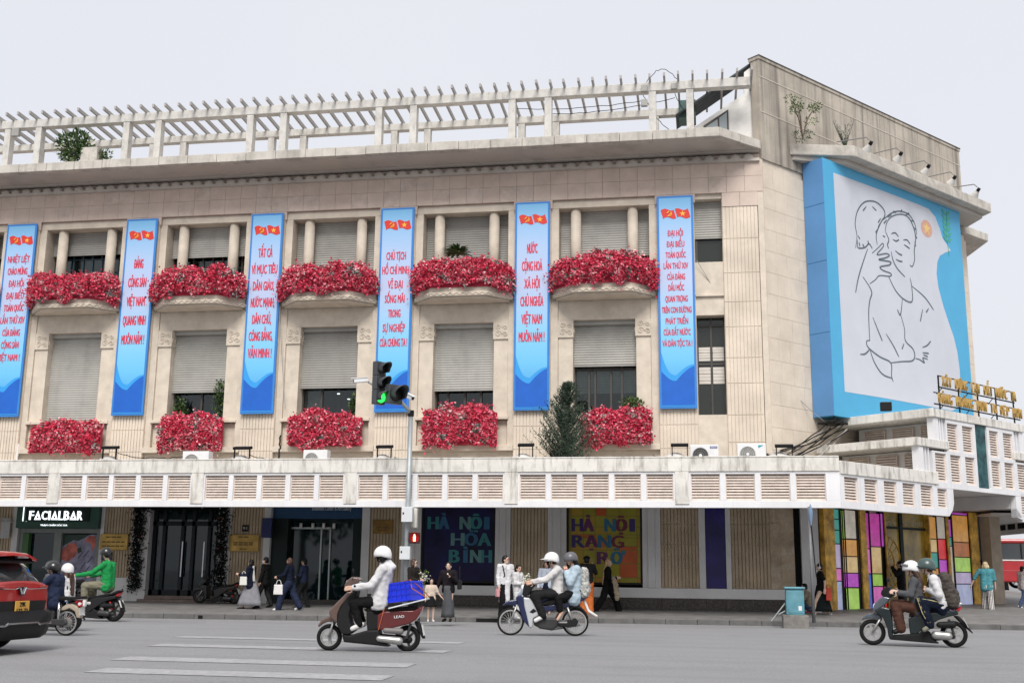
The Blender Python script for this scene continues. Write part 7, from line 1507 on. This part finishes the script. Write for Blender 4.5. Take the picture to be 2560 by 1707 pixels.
        if helm_style == 'goggle':
            gb = B(Mh); gb.tube([(r*1.08*math.cos(R(a)), r*1.0*math.sin(R(a)), .062*h+.02*math.cos(R(a))) for a in range(-75, 76, 15)], .020*h, 8); gb.obj('goggles', mat('goggle_smoke', (.16, .16, .17), .2, coat=.5), root, smooth=True)
        sb = B(Mh); sb.tube([(.015*h, r*.80, -.01*h), (.03*h, .068*h, -.075*h), (.045*h, 0, -.108*h), (.03*h, -.068*h, -.075*h), (.015*h, -r*.80, -.01*h)], .006*h, 5); sb.obj('chin_strap', m_mpl, root)
    if mask is not None: melt(capsules([(hd_+F*.058*h-U*.030*h+S*.02*h, .040*h, hd_+F*.058*h-U*.030*h-S*.02*h, .040*h), (hd_+F*.05*h-U*.062*h, .042*h, hd_+F*.055*h-U*.04*h, .042*h)], 10), 'face_mask', mask, .010, 2, parent=root)
    if glasses is not None:
        b = B()
        for g in (-1, 1):
            c = hd_+F*.094*h+S*.031*h*g+U*.012*h; b.tube([c+S*math.cos(t*.7)*.022*h+U*math.sin(t*.7)*.018*h for t in range(10)], .0035*h, 4); b.cyl(c+S*.022*g*h, hd_+S*.082*g*h+U*.014*h, .003*h, .003*h, 4)
        b.obj('glasses', glasses, root)
    if cap is not None:
        b = B(); b.ball(hd_+U*.055*h-F*.01*h, (.102*h, .098*h, .068*h), 12); cc = capsules([(hd_+F*.06*h+U*.05*h, .03*h, hd_+F*.13*h+U*.04*h, .018*h)], 8); melt(b, 'cap', cap, .012, 2, parent=root)
    if extra: extra(root, J)
    root.matrix_basis = M; return root
def at_px(x, yfoot, ytop, head, zfn=paveZ):
    """place on the pavement from the foot pixel; the figure's height follows from the head pixel"""
    q = onZ(x, yfoot, 0)
    for _ in range(6): q = onZ(x, yfoot, zfn(q.x, q.y))
    H = onY(x, ytop, q.y).z-q.z; return q, H, Matrix.Translation(q) @ Matrix.Rotation(R(head), 4, 'Z')
c_white = cl('white', (.56, .555, .565)); c_off = cl('off_white', (.53, .52, .515)); c_black = cl('black', (.012, .012, .014)); c_navy = cl('navy', (.015, .022, .05)); c_char = cl('charcoal', (.03, .03, .032)); c_grey = cl('grey', (.22, .22, .24)); c_dgrey = cl('dark_grey', (.075, .078, .085)); c_denim = cl('pale_denim', (.38, .47, .54), scale=16); c_brown = cl('brown', (.075, .034, .024)); c_beige = cl('beige', (.30, .255, .19)); c_teal = cl('teal', (.07, .25, .29)); c_green = cl('green', (.012, .23, .06)); c_olive = cl('olive', (.18, .17, .12)); c_jean = cl('jean', (.05, .08, .16)); c_lblue = cl('pale_blue', (.50, .56, .66)); c_cream = cl('cream', (.55, .45, .37)); c_dnavy = cl('deep_navy', (.008, .016, .045)); c_orange = cl('orange', (.52, .14, .035))
s_white = mat('shoe_white', (.62, .61, .60), .6); s_black = mat('shoe_black', (.012, .012, .012), .5); s_olive = mat('shoe_olive', (.17, .17, .13), .7); h_white = mat('helmet_white', (.68, .68, .68), .3, coat=.4, var=.02); h_black = mat('helmet_black', (.02, .021, .024), .3, coat=.4, var=.02); h_green = mat('helmet_green', (.045, .075, .072), .35, coat=.3, var=.02); h_grey = mat('helmet_grey', (.10, .10, .11), .4, coat=.2)
mk_black = mat('mask_black', (.012, .012, .012), .7); mk_white = mat('mask_white', (.62, .64, .66), .7); GP = 'people on the pavement'; GRD = 'riders'
# ---- riders
def mk(d): return d
J = ride(fR, dict(head=(1000, 268), neck=(1030, 370), sh=(1040, 440), elbow=(905, 640), wrist=(690, 668), hip=(985, 850), knee=(668, 850), ankle=(760, 1115), toe=(672, 1168)), hands=.29, foot=.13, knee=.15)
person('rider in a white hoodie and white helmet on the maroon scooter', J, red_sc.matrix_basis, top=c_white, hood=True, torso=1.18, jacket_len=.03, legs=c_black, legw=.018, shoes=s_white, helmet=h_white, helm_style='none', mask=mk_black, hair='bob', group=GRD, vox=.0095)
J = ride(fC, dict(head=(985, 262), neck=(1045, 352), sh=(1075, 410), elbow=(900, 560), wrist=(700, 600), hip=(1085, 775), knee=(720, 800), ankle=(850, 1110), toe=(730, 1185)), hands=.29, knee=.16, foot=.15)
def sling(root, J): 
    b = B(); b.tube([J['neck']+V3((.06, .10, -.05)), (J['neck']+J['pelvis'])/2+V3((.135, .0, 0)), J['pelvis']+V3((.10, -.12, .08))], .012, 5); b.obj('sling_strap', cl('red', (.38, .02, .025)), root)
person('rider in an off white shirt, white cap helmet and black mask on the underbone', J, cub.matrix_basis, top=c_off, legs=c_char, legw=.026, shoes=s_white, helmet=h_white, helm_style='cap', mask=mk_black, hair='short', group=GRD, vox=.0095)
J = ride(fC, dict(head=(1290, 250), neck=(1335, 345), sh=(1365, 410), elbow=(1265, 610), wrist=(1222, 430), hip=(1345, 760), knee=(1085, 850), ankle=(1130, 1065), toe=(1075, 1165)), hands=.07, shw=.17, knee=.20, foot=.20, face=(1, .25, -.2), h=.95); J['palmL'] = V3((0, -1, 0)); J['palmR'] = V3((0, 1, 0)); J['hairlen'] = 1.2
person('passenger in a pale denim jacket holding hands to the face, dark helmet', J, cub.matrix_basis, top=cl('red', (.38, .02, .025)), coat=(c_denim, .12, .95), legs=c_black, legw=.016, leglen=.93, shoes=None, helmet=h_grey, helm_style='none', hair='long', group=GRD, vox=.0095)
J = ride(fS, dict(head=(925, 262), neck=(965, 365), sh=(975, 440), elbow=(905, 645), wrist=(735, 618), hip=(985, 845), knee=(672, 800), ankle=(735, 1155), toe=(640, 1205)), hands=.28, knee=.16, foot=.13, h=.96, shw=.17)
person('driver in a charcoal jacket, brown trousers and white goggle helmet', J, sp_sc.matrix_basis, top=c_dgrey, jacket_len=.04, legs=c_brown, legw=.036, shoes=s_black, helmet=h_white, helm_style='goggle', hair='long', hairm=m_hairbr, skin=m_skin2, group=GRD, vox=.0095)
J = ride(fS, dict(head=(1150, 232), neck=(1205, 335), sh=(1250, 400), elbow=(1315, 640), wrist=(1165, 570), hip=(1330, 810), knee=(1040, 735), ankle=(1160, 1085), toe=(1070, 1155)), hands=.12, knee=.22, foot=.21, h=1.02)
def stripes(root, J):
    b = B()
    for g in (-1, 0, 1):
        o = V3((0, .085, .0)); a, k, n = J['hipL'], J['knL'], J['anL']; up_ = V3((0, 0, 1)); b.tube([a+V3((-.02, .088, .03+g*.028)), (a+k)/2+V3((0, .083, .03+g*.028)), k+V3((.03+g*.02, .075, .03+g*.02)), (k+n)/2+V3((.02+g*.022, .070, 0)), n+V3((.01+g*.02, .060, .03))], .007, 4)
    b.obj('trouser_stripe', cl('stripe_cream', (.62, .55, .28)), root)
person('passenger in a white striped jacket and navy trousers with cream stripes', J, sp_sc.matrix_basis, top=c_white, legs=c_dnavy, legw=.026, shoes=s_olive, helmet=h_green, helm_style='cap', hair='short', hairm=m_hairbr, skin=m_skin2, group=GRD, extra=stripes, vox=.0095)
g = lambda x, y: ((1420-x)*.00205, (1545-y)*.00196)
J = ride(g, dict(head=(1255, 755), neck=(1282, 832), sh=(1305, 880), elbow=(1165, 985), wrist=(1000, 1012), hip=(1310, 1120), knee=(1075, 1130), ankle=(1085, 1330), toe=(1030, 1362)), hands=.30, knee=.17, foot=.16, face=(1, -.1, 0))
person('rider in a bright green jacket and olive trousers on the black scooter', J, grn_sc.matrix_basis, top=c_green, jacket_len=.05, legs=c_olive, legw=.035, shoes=s_black, helmet=h_black, helm_style='none', hair='short', group=GRD, vox=.011, torso=1.1)
go = lambda x, y: ((850-x)*.00145, (1003-y)*.00136)
J = ride(go, dict(head=(575, 60), neck=(610, 130), sh=(640, 185), elbow=(500, 330), wrist=(330, 360), hip=(660, 480), knee=(400, 560), ankle=(470, 790), toe=(400, 830)), hands=.30, knee=.17, foot=.16, face=(1, .05, 0))
person('rider in a navy jacket and dark peaked helmet on the old motorbike', J, old_mb.matrix_basis, top=c_navy, jacket_len=.10, legs=c_dnavy, legw=.03, shoes=s_black, helmet=h_black, helm_style='cap', hair='short', group=GRD, vox=.011, torso=1.12)
J = ride(fK, dict(head=(905, 190), neck=(950, 300), sh=(975, 370), elbow=(890, 600), wrist=(735, 618), hip=(985, 845), knee=(690, 820), ankle=(735, 1155), toe=(640, 1205)), hands=.28)
person('rider whose dark visored helmet shows above the rider in navy', J, bk_sc.matrix_basis, top=c_dgrey, legs=c_black, shoes=s_black, helmet=h_black, helm_style='cap', mask=mk_white, hair='short', group=GRD)
J = ride(fK, dict(head=(1270, 240), neck=(1285, 345), sh=(1300, 410), elbow=(1290, 640), wrist=(1150, 760), hip=(1330, 830), knee=(1060, 800), ankle=(1160, 1085), toe=(1080, 1155)), hands=.14, knee=.2, foot=.2, face=(1, -.5, 0), shw=.17)
person('passenger in a white top with a brown ponytail and white helmet', J, bk_sc.matrix_basis, top=c_white, legs=c_jean, shoes=s_white, helmet=h_white, helm_style='none', hair='long', hairm=m_hairbr, pony=True, group=GRD)
# ---- people on foot
down = ((.02, .05, -.27), (.08, .06, -.50)); swing = ((-.12, .05, -.25), (-.10, .07, -.48)); fwd = ((.10, .04, -.25), (.32, .0, -.30)); phone = ((.06, .05, -.26), (.20, -.10, .0)); fold = ((.05, .04, -.27), (.24, -.12, -.28))
q, H, M = at_px(624, 1523, 1399, 178); J = stand(H, .42, .04, {'L': ((.06, .05, -.26), (.30, .06, -.20)), 'R': down}); person('woman with black bob, white scarf, dark jacket and long grey skirt walking', J, M, top=c_black, coat=(c_dnavy, .14, .95), skirt=(c_grey, .13, .15, .26, 1), legs=None, shoes=s_black, hair='bob', group=GP,
    extra=lambda r, J: melt(capsules([(J['neck']+V3((.03, .05, -.01)), .05, J['neck']+V3((-.05, -.03, -.01)), .055), (J['neck']+V3((-.08, .06, -.03)), .05, J['neck']+V3((-.16, .10, -.42)), .045)], 9), 'scarf', cl('scarf_grey', (.45, .44, .42)), .014, 2, parent=r))
def bag(name, M, p, w, h_, d, m, label, strap=.2, cat='bag', rot=0):
    o = empty(name, (0, 0, 0), label, cat, None); p = V3(p); b = B(); b.ext([(p.x-w/2, p.y-d/2, p.z), (p.x+w/2, p.y-d/2, p.z), (p.x+w*.45, p.y-d/2, p.z+h_), (p.x-w*.45, p.y-d/2, p.z+h_)], (0, d, 0)); melt(b, 'bag_body', m, .012, 2, parent=o)
    B().tube([(p.x-w*.3, p.y, p.z+h_*.95), (p.x-w*.18, p.y, p.z+h_+strap*.8), (p.x, p.y, p.z+h_+strap), (p.x+w*.18, p.y, p.z+h_+strap*.8), (p.x+w*.3, p.y, p.z+h_*.95)], .010, 5).obj('handle', m, o); o.matrix_basis = M; return o
bag('tote_bag', M, (.14, .26, .74), .24, .26, .06, mat('tote_white', (.66, .65, .62), .8), 'white tote bag on the arm of the woman in a grey skirt', .16)
q, H, M = at_px(660, 1521, 1392, 178); person('man in black with a white face mask walking by the shop wall', stand(H, .38, .03), M, top=c_black, jacket_len=.1, legs=c_char, shoes=s_black, mask=mk_white, hair='short', group=GP)
q, H, M = at_px(722, 1526, 1394, 178); J = stand(H, .62, .06, {'L': fwd, 'R': down}); person('woman in a navy top and wide navy trousers striding with a shopping bag', J, M, top=c_dnavy, legs=c_navy, legw=.05, shoes=s_white, hair='bob', hairm=m_hairbr, group=GP)
o = bag('shopping_bag', M, (.30, .17, .48), .30, .30, .09, mat('paper_white', (.68, .66, .65), .8), 'white paper shopping bag carried by the woman in navy', .14); text('bag_print', 'SALE', .13, .07, frame((.30, .228, .63), (-1, 0, 0), (0, 0, 1)), cl('print_red', (.4, .08, .07)), o).matrix_parent_inverse = Matrix()
for c_ in list(o.children):
    if c_.name.startswith('bag_print'): bpy.data.objects.remove(c_)
q, H, M = at_px(757, 1521, 1396, 178); person('man in dark clothes walking past the gallery door', stand(H, .3, .02, {'L': fold, 'R': down}), M, top=c_navy, legs=c_char, shoes=s_black, hair='short', group=GP)
q, H, M = at_px(1030, 1549, 1397, -20); person('woman in dark brown holding white flowers beside the traffic light pole', stand(H, 0, 0, {'L': fold, 'R': fold}, turn=.2), M, top=cl('dark_brown', (.035, .028, .024)), legs=c_black, shoes=s_black, hair='bob', hairm=m_hairbr, skin=m_skin2, glasses=m_eye, group=GP)
rnd = random.Random(77)
def bouquet(M, p, label, n=60):
    o = empty('bouquet', (0, 0, 0), label, 'bouquet'); b = B(); p = V3(p)
    for i in range(n): c = p+V3((rnd.gauss(0, .06), rnd.gauss(0, .06), rnd.gauss(.05, .07))); b.ball(c, rnd.uniform(.012, .026), 5, 0 if rnd.random() < .75 else 1)
    for i in range(12): b.cyl(p-V3((0, 0, .2)), p+V3((rnd.gauss(0, .09), rnd.gauss(0, .09), rnd.uniform(.1, .28))), .004, .003, 4, 1)
    b.obj('blossom', [mat('petal_white', (.66, .63, .58), .7), m_leaf[2]], o, kind='stuff'); o.matrix_basis = M
bouquet(M, (.28, .10, 1.08), 'white flowers held by the woman beside the traffic light pole')
q, H, M = at_px(1076, 1554, 1447, -70); hc = H; J = stand(H, .06, 0, {'L': ((.02, .10, -.24), (.05, .26, -.42)), 'R': down}, sh=.17); J['head'] += V3((0, 0, .02)); person('small child in a beige blouse and dark skirt holding a hand', J, M, top=c_cream, sleeve=.45, jacket_len=.03, skirt=(c_black, .36*H, .10, .19, 0), shoes=s_white, hair='bob', skin=m_skin2, group=GP, torso=1.05)
q, H, M = at_px(1119, 1553, 1405, -92); J = stand(H, .04, 0, {'L': ((.07, .06, -.24), (.24, -.06, -.10)), 'R': ((.0, .08, -.26), (.02, .16, -.48))}); person('woman in a black blouse and long dark grey skirt filming with a phone', J, M, top=cl('plum_black', (.022, .014, .02)), jacket_len=.04, skirt=(c_dgrey, .11, .14, .20, 1), shoes=s_black, hair='short', skin=m_skin2, group=GP)
ph = B(); w_ = J['wrL']; ph.box(w_.x+.07, w_.x+.08, w_.y-.045, w_.y+.03, w_.z+.03, w_.z+.17); o = ph.obj('phone', m_blk, label='phone held up by the woman in the long dark skirt', cat='phone'); o.matrix_basis = M
bag('shoulder_bag', M, (.0, .30, .82), .14, .24, .10, mat('bag_black', (.02, .02, .022), .5), 'black shoulder bag of the woman filming with a phone', .34)
q, H, M = at_px(1262, 1546, 1388, -50); J = stand(H, .05, 0, {'L': down, 'R': down}, turn=.55); person('man in a white tunic and dark trousers with red glasses', J, M, top=c_white, jacket_len=.02, legs=c_black, legw=.05, skirt=(c_white, .45, .15, .20, 0), shoes=s_black, hair='short', skin=m_skin2, glasses=cl('red', (.38, .02, .025)), group=GP,
    extra=lambda r, J: B().tube([J['shR']+V3((.09, .05, .03)), (J['shR']+J['pelvis'])/2+V3((.135, .0, 0)), J['pelvis']+V3((.05, -.14, .1))], .02, 5).obj('bag_strap', m_blk, r))
bag('pink_bag', M, (.06, -.28, .60), .14, .20, .08, mat('bag_pink', (.56, .27, .29), .7), 'pink bag hanging from the hand of the man in white', .12)
q, H, M = at_px(1294, 1546, 1412, -25); J = stand(H, 0, 0, {'L': fold, 'R': fold}, turn=-.3); person('woman in a white tunic dress with long black hair holding flowers', J, M, top=c_white, skirt=(c_white, .20, .13, .20, 0), legs=c_white, legw=.04, shoes=s_white, hair='long', group=GP)
bouquet(M, (.30, .02, 1.05), 'long stemmed white flowers held by the woman in a white tunic', 45)
q, H, M = at_px(1366, 1538, 1402, -95); person('person in a pale blue shirt and dark skirt behind the riders', stand(H, 0, 0, {'L': down, 'R': down}), M, top=c_lblue, skirt=(c_dnavy, .35, .14, .2, 0), legs=None, shoes=s_white, hair='bob', hairm=m_hairbr, group=GP)
q, H, M = at_px(1467, 1539, 1389, 100); person('man in a black cap and dark shirt with orange trousers taking a photo', stand(H, .08, 0, {'L': down, 'R': ((.10, .08, -.18), (.16, -.02, .10))}), M, top=c_char, sleeve=.5, legs=c_orange, legw=.05, shoes=s_white, hair='short', cap=c_black, group=GP)
q, H, M = at_px(1518, 1537, 1397, 4); J = stand(H, .78, .06, {'L': ((.05, .06, -.26), (.2, .05, -.40)), 'R': ((.02, .04, -.27), (.24, .04, -.26))}); J['hairlen'] = 1.35; person('woman with long blonde hair striding in black with a coat over her arm', J, M, top=c_black, legs=c_black, legw=.05, shoes=s_white, hair='long', hairm=m_hairbl, skin=m_skin2, group=GP)
cb_ = capsules([(J['wrR']+V3((-.08, -.04, .02)), .06, J['wrR']+V3((-.02, -.05, -.20)), .09), (J['wrR']+V3((-.02, -.05, -.20)), .09, J['wrR']+V3((.04, -.06, -.62)), .075)], 9); o = melt(cb_, 'coat', c_beige, .016, 3, wr=.03, wf=14, label='beige coat hanging over the arm of the striding blonde woman', cat='coat'); o.matrix_basis = M
q, H, M = at_px(2056, 1546, 1408, 178); J = stand(H, .45, .02, {'L': swing, 'R': down}); hp = mat('headphone_white', (.68, .68, .68), .4)
def phones(r, J):
    b = B(); hd_ = J['head']
    for g_ in (-1, 1): b.cyl(hd_+V3((-.01, .075*g_, -.01)), hd_+V3((-.01, .105*g_, -.01)), .042, .036, 14)
    b.tube([hd_+V3((-.01, .10*math.cos(a), .0+.125*math.sin(a))) for a in [math.pi*i/10 for i in range(11)]], .010, 6); b.obj('headphones', hp, r)
person('person in a long black dress with white headphones walking', J, M, top=c_black, sleeve=.4, skirt=(cl('dark_green_black', (.014, .022, .022)), .22, .14, .20, .7), shoes=s_white, hair='short', skin=m_skin2, group=GP, extra=phones)
bag('red_bag', M, (-.20, .22, .55), .16, .38, .10, mat('bag_red', (.48, .06, .035), .7), 'orange red bag behind the person with headphones', .1)
q, H, M = at_px(2026, 1543, 1440, 178); J = stand(1.6); k = J; 
J.update(pelvis=V3((0, 0, .30)), hipL=V3((0, .09, .30)), hipR=V3((0, -.09, .30)), knL=V3((.40, .14, .45)), knR=V3((.40, -.14, .45)), anL=V3((.36, .14, .08)), anR=V3((.36, -.14, .08)), toeL=V3((.52, .16, .04)), toeR=V3((.52, -.16, .04)), shL=V3((.08, .18, .76)), shR=V3((.08, -.18, .76)), neck=V3((.10, 0, .82)), head=V3((.15, 0, .93)), elL=V3((.2, .24, .54)), elR=V3((.2, -.24, .54)), wrL=V3((.38, .12, .52)), wrR=V3((.38, -.12, .52)))
person('seated person in a beige jacket half hidden behind the turquoise cabinet', J, M, top=c_beige, legs=c_jean, shoes=s_white, hair='short', group=GP)
o = B().box(-.16, .16, -.16, .16, 0, .19).obj('low_stool', mat('stool_red', (.35, .05, .04), .6), bevel=.03, label='low red stool under the seated person', cat='stool'); o.matrix_basis = M
q, H, M = at_px(2257, 1534, 1402, 165); person('person in black taking a photo before the portal door', stand(H, 0, 0, {'L': ((.10, .08, -.16), (.24, -.06, .10)), 'R': ((.10, .08, -.16), (.24, -.06, .10))}), M, top=c_black, legs=c_black, shoes=s_black, hair='short', group=GP)
def striped(name): 
    m = bpy.data.materials.new(name); m.use_nodes = True; t = m.node_tree; bs = t.nodes['Principled BSDF']; g_ = t.nodes.new('ShaderNodeTexCoord'); w = t.nodes.new('ShaderNodeTexWave'); w.inputs['Scale'].default_value = 6.5; w.bands_direction = 'Y'; r_ = t.nodes.new('ShaderNodeValToRGB'); r_.color_ramp.interpolation = 'CONSTANT'; r_.color_ramp.elements[0].color = (.02, .02, .025, 1); r_.color_ramp.elements[1].color = (.6, .58, .56, 1); r_.color_ramp.elements[1].position = .5; t.links.new(g_.outputs['Object'], w.inputs[0]); t.links.new(w.outputs[0], r_.inputs[0]); t.links.new(r_.outputs[0], bs.inputs['Base Color']); return m
q, H, M = at_px(2472, 1534, 1404, 80); J = stand(H, .34, 0, {'L': ((-.02, .16, -.24), (.02, .26, -.46)), 'R': down}, sh=.20); person('woman with pale blonde hair in a teal shirt and striped trousers', J, M, top=c_teal, sleeve=.55, jacket_len=.08, legs=striped('cloth_stripes'), legw=.045, shoes=s_white, hair='bob', hairm=m_hairpl, skin=m_skin2, group=GP, torso=1.15)
q, H, M = at_px(2517, 1494, 1405, 92); J = stand(H, .1); person('woman with a dark backpack and black skirt walking toward the coach', J, M, top=c_beige, skirt=(c_black, .48, .15, .22, 0), shoes=s_black, hair='short', group=GP)
def pack(M, J, m, label, w=.30, h_=.42, d=.17, lo=.02):
    o = empty('backpack', (0, 0, 0), label, 'backpack'); ch = (J['shL']+J['shR'])/2; lat = (J['shL']-J['shR']).normalized(); upv = (ch-J['pelvis']).normalized(); bk = -(lat.cross(upv)); bk = bk if bk.dot(J['face']) < 0 else -bk
    c0 = ch+bk*.17-upv*.02; c1 = ch+bk*(.19)-upv*h_; melt(capsules([(c0+lat*w*.24, d*.5, c1+lat*w*.26, d*.56), (c0-lat*w*.24, d*.5, c1-lat*w*.26, d*.56), (c0, d*.55, c1, d*.62), (c1+bk*.05+upv*.06, d*.45, c1+bk*.05+upv*.14, d*.45)], 10), 'pack_body', m, .014, 3, parent=o, wr=.015, wf=14)
    for g_ in (-1, 1): B().tube([ch+lat*.12*g_+bk*.10+upv*.03, ch+lat*.13*g_-bk*.02+upv*.085, ch+lat*.14*g_-bk*.12-upv*.08, ch+lat*.17*g_-bk*.04-upv*.30, c1+lat*.12*g_], .016, 5).obj('strap', m_mpl, o)
    o.matrix_basis = M; return o
pack(M, J, cl('pack_dark', (.03, .03, .035)), 'dark backpack of the woman walking toward the coach')
q, H, M = at_px(2562, 1524, 1415, 20); J = stand(H, .5, .03); person('person in a pale jacket entering beside the coach, cut by the frame', J, M, top=c_grey, coat=(cl('pale_grey_jacket', (.45, .42, .42)), .05, 1), legs=c_jean, shoes=s_white, hair='short', group=GP)
# packs of the riders
J = ride(fC, dict(head=(1290, 250), neck=(1335, 345), sh=(1365, 410), elbow=(1265, 610), wrist=(1222, 430), hip=(1345, 760), knee=(1085, 850), ankle=(1130, 1065), toe=(1075, 1165)), h=.95)
pack(cub.matrix_basis, J, mat('pack_pale', (.40, .40, .38), .8, var=.5, scale=22), 'pale patterned backpack of the denim jacket passenger')
J = ride(fS, dict(head=(1150, 232), neck=(1205, 335), sh=(1250, 400), elbow=(1315, 640), wrist=(1165, 570), hip=(1330, 810), knee=(1040, 735), ankle=(1160, 1085), toe=(1070, 1155)))
pack(sp_sc.matrix_basis, J, mat('pack_brown', (.055, .045, .038), .8, var=.4, scale=18), 'dark brown backpack of the passenger in a white striped jacket', d=.20)
o = B().box(-.05, .05, -.07, .07, -.045, .045).obj('camera', m_blk, bevel=.01, label='black camera held by the passenger in a white striped jacket', cat='camera'); X_, Z_ = fS(1145, 560); o.matrix_basis = sp_sc.matrix_basis @ Matrix.Translation((X_+.06, 0, Z_))
bpy.data.scenes.remove(TMP)
